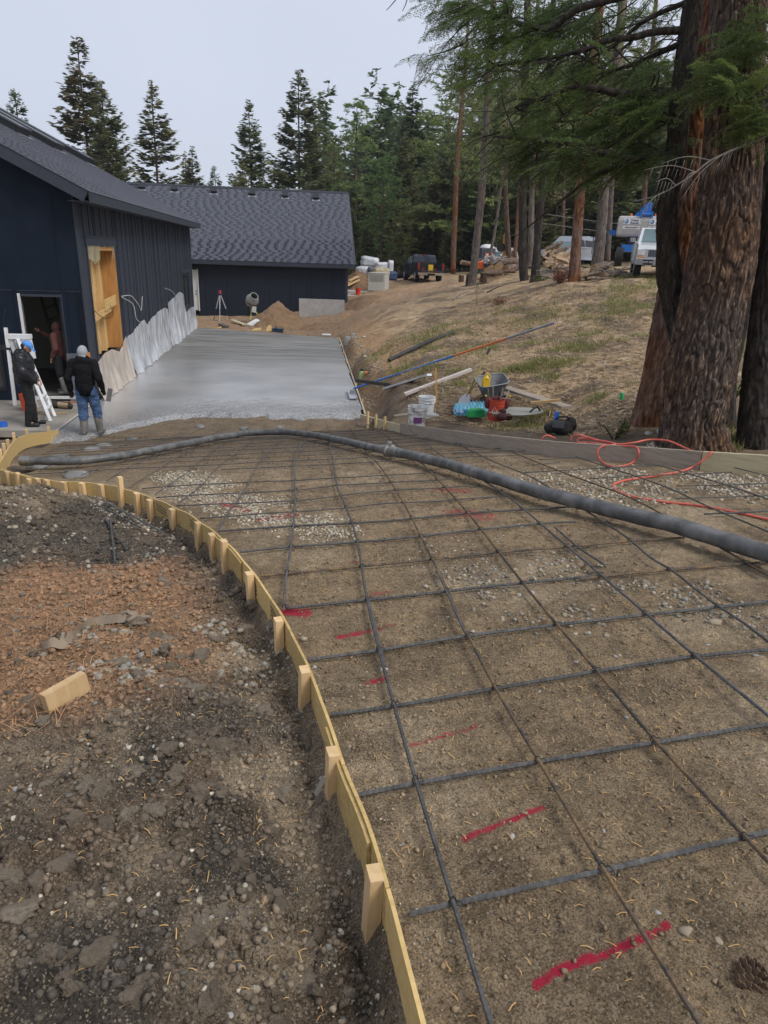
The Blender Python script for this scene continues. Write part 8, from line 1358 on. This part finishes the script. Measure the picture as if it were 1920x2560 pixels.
for sx in (-1, 1):
    b = MB(); b.box((sx*.81, 2.79, .90), (.24, .04, .19)); b.build("headlight", M_HEAD, t, smooth=20); b = MB(); b.box((sx*.81, 2.79, .75), (.24, .03, .07)); b.build("turn_signal", mat('amber', (.5, .25, .08), .3), t, smooth=20); b = MB(); b.box((sx*1.12, 1.0, 1.36), (.2, .1, .16)); b.bar((sx*.93, 1.05, 1.26), (sx*1.08, 1.02, 1.32), .04, .04); b.build("mirror", M_CHR, t); wheel(t, sx*.84, 1.85, .38, .25); wheel(t, sx*.84, -1.9, .38, .25); b = MB(); b.bar((sx*.4-.3, 1.16, 1.36), (sx*.4+.25, 1.02, 1.44), .02, .012); b.build("wiper", M_BLACK, t)
b = MB(); b.box((0, 2.86, .57), (1.98, .14, .20)); b.box((0, 2.84, .48), (1.5, .1, .06)); b.build("bumper", mat('dull_chrome', (.30, .31, .32), .35, metal=.7), t); b = MB(); b.box((0, 2.82, .685), (1.96, .12, .025)); b.build("bumper_strip", V_WH, t)
def text(s, size, Mx, m_, parent=None, name="lettering", ex=.004, bold=0):
    cu = bpy.data.curves.new(name, 'FONT'); cu.body = s; cu.size = size; cu.extrude = ex; cu.offset = bold; cu.align_x = 'CENTER'; cu.align_y = 'CENTER'; o = bpy.data.objects.new(name, cu); C.objects.link(o); dg = bpy.context.evaluated_depsgraph_get(); me = bpy.data.meshes.new_from_object(o.evaluated_get(dg)); bpy.data.objects.remove(o); me.name = name; me.materials.clear(); me.materials.append(m_); q = put(name, me, parent); q['kind'] = 'stuff'; q.matrix_local = Mx; return q
b = MB(); b.box((.55, 2.945, .56), (.34, .012, .17)); PL = b.build("number_plate", M_BLACK, t, smooth=False); text("DXT F90", .085, Matrix.Translation((.55, 2.956, .56)) @ Matrix.Rotation(math.pi, 4, 'Z') @ Matrix.Rotation(math.pi/2, 4, 'X'), M_WBK, PL)
def suv(label, p, rz, paint, L=4.7, H=1.72, glass=M_CARG, name="parked_car"):
    t = thing(name, label, "car", tuple(p), rz); h = L/2; b = MB(); prof(b, [(h, .45, .08), (h-.05, .82, .08), (h-1.15, 1.02, .04), (-h+.05, 1.05, .04), (-h, .6, .05), (-h+.2, .35, .02), (h-.3, .35, .02)], .93); b.build("body", paint, t, smooth=False); b = MB(); prof(b, [(h-1.15, 1.02, .06), (h-2.0, H-.05, .20), (-.6, H, .21), (-h+.45, H-.08, .20), (-h+.08, 1.05, .06)], .93); b.build("cabin", paint, t, smooth=False)
    quad(t, "windshield", [(-.80, h-1.17, 1.06), (.80, h-1.17, 1.06), (.68, h-1.96, H-.10), (-.68, h-1.96, H-.10)], glass, .014); quad(t, "rear_window", [(.72, -h+.12, 1.12), (-.72, -h+.12, 1.12), (-.66, -h+.42, H-.14), (.66, -h+.42, H-.14)], glass, .014)
    for sx in (-1, 1):
        for y0, y1, y2, y3 in ((h-1.45, h-2.05, .05, .05), (-.05, -.05, -h+.85, -h+.55)): P = [(sx*.875, y0, 1.10), (sx*.745, y1, H-.14), (sx*.735, y2, H-.12), (sx*.875, y3, 1.10)]; quad(t, "side_window", P if sx < 0 else P[::-1], M_BLACK, .012)
        for y in (h-.85, -h+.85): wheel(t, sx*.80, y, .36)
        b = MB(); b.box((sx*.68, h-.03, .72), (.36, .06, .16)); b.build("headlight", M_HEAD, t, smooth=20); b = MB(); b.box((sx*.78, -h+.0, .9), (.16, .06, .3)); b.build("tail_light", M_TAIL, t, smooth=20)
    b = MB(); b.box((0, h-.0, .68), (.9, .04, .20)); b.build("grille", M_BLACK, t, smooth=20); b = MB(); b.box((0, h, .45), (1.7, .1, .16)); b.build("bumper", M_BLKP, t, smooth=20); return t
suv("silver car facing left behind the split-wood heap and red trunk", W(1425, 664, 43), math.radians(140), V_GR); suv("white car with black windows behind the log pile", W(1252, 676, 58), math.radians(158), V_WH, 4.9, 1.8); suv("blue-grey car far behind the dark pickup's right side", W(1107, 683, 76), math.radians(165), V_BL, 4.9, 1.75); suv("dark car far behind, just right of the blue-grey one", W(1128, 682, 82), math.radians(175), V_DK, 4.8, 1.8)
# boom lift seen from its counterweight
LF = thing("boom_lift", "blue boom lift with rounded grey counterweight carrying rental decals", "boom lift", tuple(W(1592, 668, 38)), math.radians(-17)); M_LB = mat('lift_blue', (.015, .15, .52), .4, var=.1); M_LG = mat('lift_grey', (.36, .345, .345), .55, vscale=2, col2=(.45, .435, .43))
zb, hwL = 1.55, 1.35; b = MB(); a = [(-1.32, 0), (-1.26, -.12), (1.26, -.12), (1.32, 0), (1.32, 1.3), (-1.32, 1.3)]; ptsL = []
for z, s, yo in ((0, .97, .05), (.10, 1.0, 0), (.80, 1.0, 0), (.96, .97, .06), (1.02, .92, .16)): ptsL.append([V(x*s, y+yo, zb+z) for x, y in a])
k = 6; b.add(np.array(ptsL).reshape(-1, 3), [tuple(range(5, -1, -1)), tuple(range(24, 30))]+[(i*k+j, i*k+(j+1) % k, (i+1)*k+(j+1) % k, (i+1)*k+j) for i in range(4) for j in range(6)]); b.build("counterweight", M_LG, LF, smooth=False)
for z in (.18, .28): b = MB(); b.box((.05, -.125, zb+z), (2.2, .02, .03)); b.build("rib", M_LG, LF)
b = MB(); b.prism([(-.55, .2, zb+1.0), (.32, .2, zb+1.0), (.32, .2, zb+1.72), (.05, .2, zb+1.72)], (0, .12, 0)); b.prism([(-.55, .75, zb+1.0), (.32, .75, zb+1.0), (.32, .75, zb+1.72), (.05, .75, zb+1.72)], (0, .12, 0)); b.box((.19, .53, zb+1.50), (.27, .55, .42)); b.build("boom_foot", M_LB, LF, smooth=False); b = MB(); b.box((.10, .05, zb+1.08), (.55, .2, .2)); b.tube([(-.1, -.08, zb+1.1), (.3, -.08, zb+1.1)], .07, 10); b.box((.38, -.02, zb+1.1), (.1, .2, .3)); b.box((-.17, -.02, zb+1.1), (.1, .2, .3)); b.build("boom_pin", M_LB, LF)
b = MB(); b.box((0, .75, 1.35), (1.3, 1.1, .4)); b.build("turntable", M_BLKP, LF); b = MB(); b.box((0, .7, .95), (1.9, 2.4, .35)); b.build("chassis", M_LB, LF, smooth=20)
for sx in (-1, 1):
    for y in (-.4, 1.8): wheel(LF, sx*1.0, y, .5, .38)
    b = MB(); b.lathe([(.07, 0), (.075, .10), (.04, .13)], (sx*.62-.05, .3, zb+1.02), 10); b.build("beacon", mat('amber_lamp', (.75, .18, .03), .3), LF); 
b = MB(); b.box((-1.45, .75, 1.75), (.5, .4, .25)); b.build("control_box", M_LB, LF, smooth=20); b = MB(); b.bar((-1.7, .9, 1.5), (-2.5, .9, 1.5), .05, .05); b.bar((-1.7, .9, 1.3), (-2.5, .9, 1.3), .05, .05); b.bar((-2.5, .9, 1.5), (-2.5, .9, .6), .05, .05); b.build("rail", mat('teal_rail', (.10, .16, .22), .5), LF, smooth=False)
RX = Matrix.Rotation(math.pi/2, 4, 'X'); M_INKB = mat('navy_ink', (.01, .035, .12), .6); M_DEC = mat('decal_white', (.74, .75, .76), .5)
for x0 in (-.58, .72):
    b = MB(); b.box((x0, -.128, zb+.74), (.86, .012, .28)); D1 = b.build("decal", M_DEC, LF, smooth=False); b = MB(); b.lathe([(.105, 0), (.105, .008)], (x0-.29, -.134, zb+.74), 20, rotx(math.pi/2)); b.build("decal_disc", mat('disc_blue', (.02, .12, .38), .5), D1); b = MB(); b.lathe([(.07, 0), (.07, .008)], (x0-.33, -.139, zb+.76), 20, rotx(math.pi/2)); b.build("decal_swoosh", mat('disc_pale', (.38, .55, .68), .5), D1)
    text("United", .15, Matrix.Translation((x0+.13, -.136, zb+.80)) @ RX, M_INKB, D1, bold=.003); text("Rentals", .15, Matrix.Translation((x0+.13, -.136, zb+.67)) @ RX, M_INKB, D1, bold=.003); b = MB(); b.box((x0-.02, -.128, zb+.44), (.86, .012, .15)); D2 = b.build("decal", M_DEC, LF, smooth=False); text("1-800-UR-RENTS", .105, Matrix.Translation((x0-.02, -.136, zb+.44)) @ RX, M_BLACK, D2, bold=.003)
# portable toilet, generator, wrapped materials
PT_ = thing("portable_toilet", "dark grey portable toilet with domed white roof and orange decal", "portable toilet", tuple(W(1213, 686, 57)), .12); b = MB(); b.box((0, 0, 1.0), (1.12, 1.12, 2.0)); b.build("cabin", mat('toilet_grey', (.06, .07, .085), .6), PT_, smooth=20); b = MB(); b.lathe([(.62, 2.0), (.62, 2.06), (.5, 2.22), (.25, 2.3), (.01, 2.32)], (0, 0, 0), 16, sx=.98, sy=.98); b.build("roof", M_WBK, PT_, smooth=50); b = MB(); b.box((0, -.57, .95), (.78, .03, 1.75)); dd_ = b.build("door", mat('toilet_door', (.05, .06, .075), .5), PT_, smooth=20); b = MB(); b.box((.05, -.59, 1.45), (.62, .012, .36)); o = b.build("decal", mat('orange_decal', (.75, .16, .05), .5), dd_, smooth=False); b = MB(); b.box((.05, -.598, 1.36), (.42, .008, .10)); b.box((-.08, -.598, 1.52), (.2, .008, .07)); b.build("decal_print", M_DEC, o, smooth=False); b = MB(); b.box((-.30, -.6, 1.0), (.05, .05, .14)); b.build("handle", M_WBK, dd_)
GN = thing("generator", "beige-white generator cabinet on a concrete pad right of the garage", "generator", tuple(W(942, 733, 46.8)-V(0, 0, .0)), -.18); GN.location.z = -.58; M_GEN = mat('generator_paint', (.58, .58, .53), .5, var=.06, vscale=2); b = MB(); b.box((0, .55, .62), (1.12, 1.5, 1.10)); b.build("cabinet", M_GEN, GN, smooth=20); b = MB(); b.box((0, .55, .035), (1.1, 1.45, .07)); b.build("base", M_BLKP, GN); b = MB(); b.box((0, .55, 1.19), (1.18, 1.56, .05)); b.build("lid", M_GEN, GN)
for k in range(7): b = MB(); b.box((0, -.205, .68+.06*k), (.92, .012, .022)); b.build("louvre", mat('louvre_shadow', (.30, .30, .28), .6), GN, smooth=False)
b = MB(); b.box((-.565, .4, .6), (.012, .9, .8)); b.build("side_panel", M_GEN, GN)
bucket(0, 0, 0, "bright red bucket standing on the concrete pad beside the garage", mat('bright_red', (.75, .035, .02), .45), loc=(*(W(895, 741, 45)[:2]), -.73), r=.17, h=.42); b = MB(); b.lathe([(.07, 0), (.08, .16), (.05, .18)], (0, 0, 0), 12); b.build("green_pot", M_GREENP, label="small green container on the pad, right of the red bucket", cat="container", loc=(*(W(911, 741, 45)[:2]), -.73))
M_WRAP = mat('white_wrap', (.60, .62, .65), .35, vscale=5, bump=.6, bscale=6, bdist=.05, col2=(.78, .79, .8)); M_TARP = mat('tan_tarp', (.50, .42, .27), .8, vscale=3, bump=.8, bscale=4, bdist=.1, col2=(.62, .54, .38))
def pack(px, py, d, size, rz, m_, label, name="wrapped_pallet", cat="pallet", dz=0, tilt=0):
    b = MB(); b.box((0, 0, size[2]/2), size); me = b.mesh(name, m_); bm = bmesh.new(); bm.from_mesh(me); bmesh.ops.bevel(bm, geom=bm.edges[:], offset=min(size)*.08, segments=2, affect='EDGES'); bmesh.ops.subdivide_edges(bm, edges=bm.edges[:], cuts=3, use_grid_fill=True); bm.to_mesh(me); bm.free()
    n = len(me.vertices); co = np.empty(n*3, np.float32); me.vertices.foreach_get('co', co); co = co.reshape(-1, 3); co += ((fbm(co[:, 0]*4+px, co[:, 1]*4+co[:, 2]*5, 3, 4)-.5)*.09*min(1.2, min(size)*2))[:, None]; me.vertices.foreach_set('co', co.ravel()); me.shade_smooth(); return put(name, me, label=label, cat=cat, loc=tuple(W(px, py, d)+V(0, 0, dz)), rot=(0, tilt, rz))
pack(924, 668, 52, (1.25, 1.0, .72), -.15, M_WRAP, "upper white wrapped pallet of siding beside the garage", tilt=.1); pack(908, 693, 51, (.95, .9, .75), -.1, M_WRAP, "lower white wrapped pallet behind the soil heap"); pack(954, 678, 51.5, (.95, .8, .62), .1, M_WRAP, "white wrapped bundle with cardboard edges, right of the upper pallet"); pack(976, 690, 51.5, (.35, .7, 1.1), .1, M_WRAP, "tall white wrapped bundle at the stack's right end"); pack(951, 690, 49.5, (1.2, .7, .55), .2, M_TARP, "tan tarpaulin bundled in front of the wrapped pallets", "tarp", "tarp"); pack(927, 680, 50.5, (.45, .5, .35), .3, mat('slate_bag', (.14, .17, .24), .6, var=.3), "slate-blue bag between pallet and tarpaulin", "bag", "bag"); pack(978, 701, 50, (.72, .5, .62), .5, mat('blue_bag', (.03, .06, .13), .6, var=.4), "dark blue bag right of the generator cabinet", "bag", "bag"); pack(967, 701, 49.3, (.3, .3, .34), .2, mat('red_bag', (.40, .03, .04), .6), "small red bag beside the dark blue one", "bag", "bag")
b = MB(); b.tube(spline([W(985, 690, 54), W(1000, 689, 55), W(1020, 688, 56)], 4), .22, 12); b.build("culvert_pipe", MATS['black_pipe'], label="black culvert pipe lying behind the pickup", cat="pipe")
for i, (x0, y0, x1, y1, lb) in enumerate([(868, 710, 890, 692, "topmost of the timber offcuts by the garage"), (868, 706, 886, 697, "middle timber offcut by the garage's corner"), (868, 714, 897, 700, "lowest timber offcut by the garage's corner"), (872, 702, 896, 691, "thin timber offcut leaning on the soil heap")]): plank(W(x0, y0, 48), W(x1, y1, 49), .16, .08, M_PINE, lb, "offcut", "timber_offcut")
# ---------------------------------------------------------------- logs, split wood, stumps
M_LOGB = bark_mat("log_bark", (.06, .04, .03), (.16, .11, .08), (.28, .21, .15), (8, 8, 8)); M_END = mat('sawn_end', (.36, .21, .085), .8, vscale=9, col2=(.52, .34, .16)); M_SPLIT = mat('split_wood', (.30, .20, .12), .85, vscale=8, bump=.4, bscale=12, bdist=.03, col2=(.50, .37, .24), stretch=(4, 1, 4))
def log(p, q, r, label, group, seed=0, bark=None):
    p, q = np.asarray(p, float), np.asarray(q, float); t = thing("log", label, "log", tuple(p), 0, group); P = resample([V(0, 0, 0), q-p], .15); k = len(P); b = MB(); b.tube(P, r*(1+.07*(fbm(np.arange(k)*.8+seed, np.zeros(k), 2, seed)-.5)), 14, False); b.build("bark", bark or M_LOGB, t, smooth=True); d = unit(q-p)
    for e, s in ((P[0], -1), (P[-1], 1)): b = MB(); b.tube([e-d*s*.01, e+d*s*.006], r*.97, 14); b.build("sawn_end", M_END, t, smooth=False)
    return t
for i, (px, py, d, r, a, L, lb) in enumerate([(1246, 668, 37, .22, -1.35, .9, "large log with orange sawn face, middle of the log pile"), (1264, 672, 37.5, .20, -.9, 1.2, "dark log lying right of the large sawn face"), (1284, 671, 38, .17, -1.7, .5, "bright yellow-ended log at the pile's right end"), (1217, 677, 37, .18, -1.2, .8, "pale grey log at the pile's left side"), (1212, 684, 36.6, .12, .1, .9, "thin log lying in front of the pile"), (1180, 661, 39, .13, 2.7, .7, "short log sticking out left of the grey-brown trunk"), (1232, 655, 38.5, .20, -.4, 1.3, "upper log on the pile with pale bark"), (1258, 656, 38.8, .19, -.5, 1.2, "uppermost log at the top of the pile"), (1230, 672, 37.2, .17, -1.5, .5, "small round log left of the large sawn face"), (1226, 679, 36.8, .10, .05, 1.3, "slender log along the pile's foot")]):
    p = W(px, py, d); p[2] = max(p[2], float(base(p[0], p[1]))+r*.8); log(p, p+V(math.cos(a)*L, -math.sin(a)*L, random.uniform(-.03, .10)), r, lb, "logs of the pile behind the grey-brown trunk", i)
r = np.random.default_rng(12)
for i in range(46):                              # heap of split firewood
    px = r.uniform(1355, 1412); top = np.interp(px, [1350, 1378, 1412], [650, 612, 640]); py = r.uniform(top, 668); p = W(px, py, r.uniform(34, 35.5)); a = r.uniform(-.5, 1.0); L = r.uniform(.45, .75); w = r.uniform(.10, .2); d_ = V(math.cos(a)*.9, r.normal(0, .3), math.sin(a)*.8); b = MB(); u, v = frame(unit(d_)); b.prism([u*-w*.5, u*w*.5, v*w*.8], d_*L); b.build("firewood", M_SPLIT, smooth=False, label="split piece of firewood in the heap between dark pair and red trunk", cat="firewood", group="split firewood heap", loc=tuple(p))
for i, (x0, y0, x1, y1, rr_, d, lb) in enumerate([(1366, 622, 1404, 606, .09, 33.8, "long split stick slanting up across the firewood heap's top"), (1388, 632, 1420, 618, .08, 33.8, "second slanting stick, right of the heap's top"), (1480, 682, 1532, 656, .06, 26.5, "grey branch log slanting up right of the red-barked trunk"), (1505, 690, 1550, 685, .17, 26.4, "thick log with peeled pale side near the white pickup"), (1484, 672, 1515, 664, .17, 26.8, "hollow orange-ended log at the grey trunk's foot"), (1462, 684, 1470, 694, .12, 26.2, "small orange log standing between the branches"), (1530, 688, 1566, 681, .06, 26.4, "thin log pointing at the white pickup's tyre"), (1384, 668, 1418, 675, .12, 28, "log left of the red-barked trunk"), (1400, 680, 1420, 690, .13, 27.6, "short pale log beside the rusty boughs"), (1372, 662, 1388, 676, .11, 28.4, "dark log end under the green shrub"), (1470, 695, 1530, 697, .05, 25.8, "long thin pole lying before the branch heap"), (1455, 690, 1500, 680, .06, 26, "mossy pole lying across the branch heap")]): log(W(x0, y0, d), W(x1, y1, d+.3), rr_, lb, None, i+40)
for i in range(60):                              # broken sticks
    px = r.uniform(1372, 1560); py = r.uniform(668, 702); 
    if 1420 < px < 1452: continue
    p = W(px, py, 26.2+r.uniform(0, 1)); a = r.uniform(-.3, 3.3); L = r.uniform(.3, 1.0); MB().tube([V(0, 0, 0), V(math.cos(a)*L*.5, .1, .05), V(math.cos(a)*L, r.normal(0, .3), abs(math.sin(a))*.25)], [.022, .017, .01], 5).build("stick", M_DEAD if i % 3 else M_TWIG, label="broken stick among the branches round the red-barked trunk's foot", cat="stick", group="broken sticks round the red trunk", loc=tuple(p))
for px, py, d, rr_, h, lb in [(1170, 706, 36, .12, .42, "tall narrow stump left of the grey-brown trunk"), (1153, 698, 38, .14, .2, "low dark stump at the left of the tall one"), (1208, 696, 36, .17, .28, "wide stump with fresh cut right of the grey-brown trunk")]:
    p = W(px, py, d); t = thing("stump", lb, "stump", tuple(p)); bark_trunk([V(0, 0, -.2), V(0, 0, h*.5), V(.01, 0, h)], [rr_*1.2, rr_, rr_*.96], BK_MID, t, 18, .06, .02, (.1, .25), 3, "bark"); b = MB(); b.tube([(0, 0, h-.03), (.01, 0, h+.012)], rr_*.96, 16); b.build("sawn_top", M_END, t, smooth=False)
for P, rr_, lb in (([(1132, 752, 27.5), (1150, 739, 28.5), (1172, 730, 29)], .035, "bleached dead branch lying on the upper slope"), ([(1218, 733, 29), (1250, 718, 30), (1284, 708, 30.5)], .03, "thin dark branch lying on the slope below the close pair")): Q = resample(spline([W(*p)+V(0, 0, .04) for p in P], 5), .1); MB().tube(Q, np.linspace(rr_, rr_*.4, len(Q)), 6).build("fallen_branch", M_DEAD if 'bleached' in lb else M_TWIG, smooth=True, label=lb, cat="branch")
# sign on the trunk, utility pole and wires, orange drum
p = W(1304, 578, 32.6); t = thing("sign", "small white sign nailed to the left dark trunk of the pair", "sign", tuple(p)); b = MB(); b.box((0, -.02, 0), (.14, .015, .09), roty(-.2)); b.build("sign_panel", M_WBK, t, smooth=False)
q0, q1 = W(1331, 655, 48), W(1345, 545, 48); q1[2] += .4; t = thing("utility_pole", "pale thin utility pole standing behind the close pair of trunks", "pole"); MB().tube([q0, q1], [.12, .10], 10).build("pole", mat('pale_pole', (.30, .32, .28), .8), t)
for z in (0, -.6): Q = spline([q1+V(0, 0, z-.1), q1+V(7, 1.5, z-.5), q1+V(16, 3, z+.2)], 6); MB().tube(Q, .014, 5).build("wire", mat('cable_grey', (.25, .26, .26), .6), t, smooth=True)
p = W(1201, 672, 38.5); b = MB(); b.lathe([(.16, 0), (.17, .02), (.16, .36), (.12, .4)], (0, 0, 0), 14); b.build("orange_drum", mat('safety_orange', (.85, .16, .03), .5), label="orange can half hidden behind the grey-brown trunk's foot", cat="can", loc=tuple(p))
p = W(1262, 640, 49); t = thing("yellow_machine", "partly hidden yellow-orange machine behind the thin brown trunk", "machine", tuple(p)); b = MB(); b.box((0, 0, .6), (.35, .4, 1.8)); b.build("mast", mat('machine_orange', (.50, .24, .04), .6), t, smooth=20); b = MB(); b.lathe([(.3, -.1), (.3, .1)], (-.35, -.2, .55), 14, rotx(math.pi/2)); b.build("wheel", M_TYRE, t)
mound(1232, 664, 37.5, .9, .5, .42, M_DIRT, "soil bank under the log pile", seed=31); mound(1385, 668, 34.8, 1.1, .8, .55, mat('bark_mulch', (.16, .115, .08), .95, vscale=5, bump=1, bscale=12, bdist=.08, col2=(.32, .25, .19)), "heap of bark chips under the firewood", "bark_heap", 33, cat="bark heap")
shrub(1225, 657, 40, 18, M_WRAPL := leaf_mat("pale_scraps", (.45, .43, .40), (.60, .58, .55), (.72, .70, .68)), "pale crumpled sheet lying on top of the log pile", 120, 77, .22, lambda x, y: W(x, y, 38.3), "crumpled_sheet")
# ---------------------------------------------------------------- damp air
hz_m = bpy.data.materials.new("damp_air"); hz_m.use_nodes = True; N = hz_m.node_tree.nodes; N.remove(N["Principled BSDF"]); pv = N.new("ShaderNodeVolumePrincipled"); pv.inputs['Color'].default_value = (.86, .90, .96, 1); pv.inputs['Density'].default_value = .00035; pv.inputs['Anisotropy'].default_value = .3; hz_m.node_tree.links.new(pv.outputs[0], N["Material Output"].inputs['Volume'])
b = MB(); b.box((0, 0, 24), (1000, 1000, 60)); b.build("haze", hz_m, smooth=False, kind='stuff')
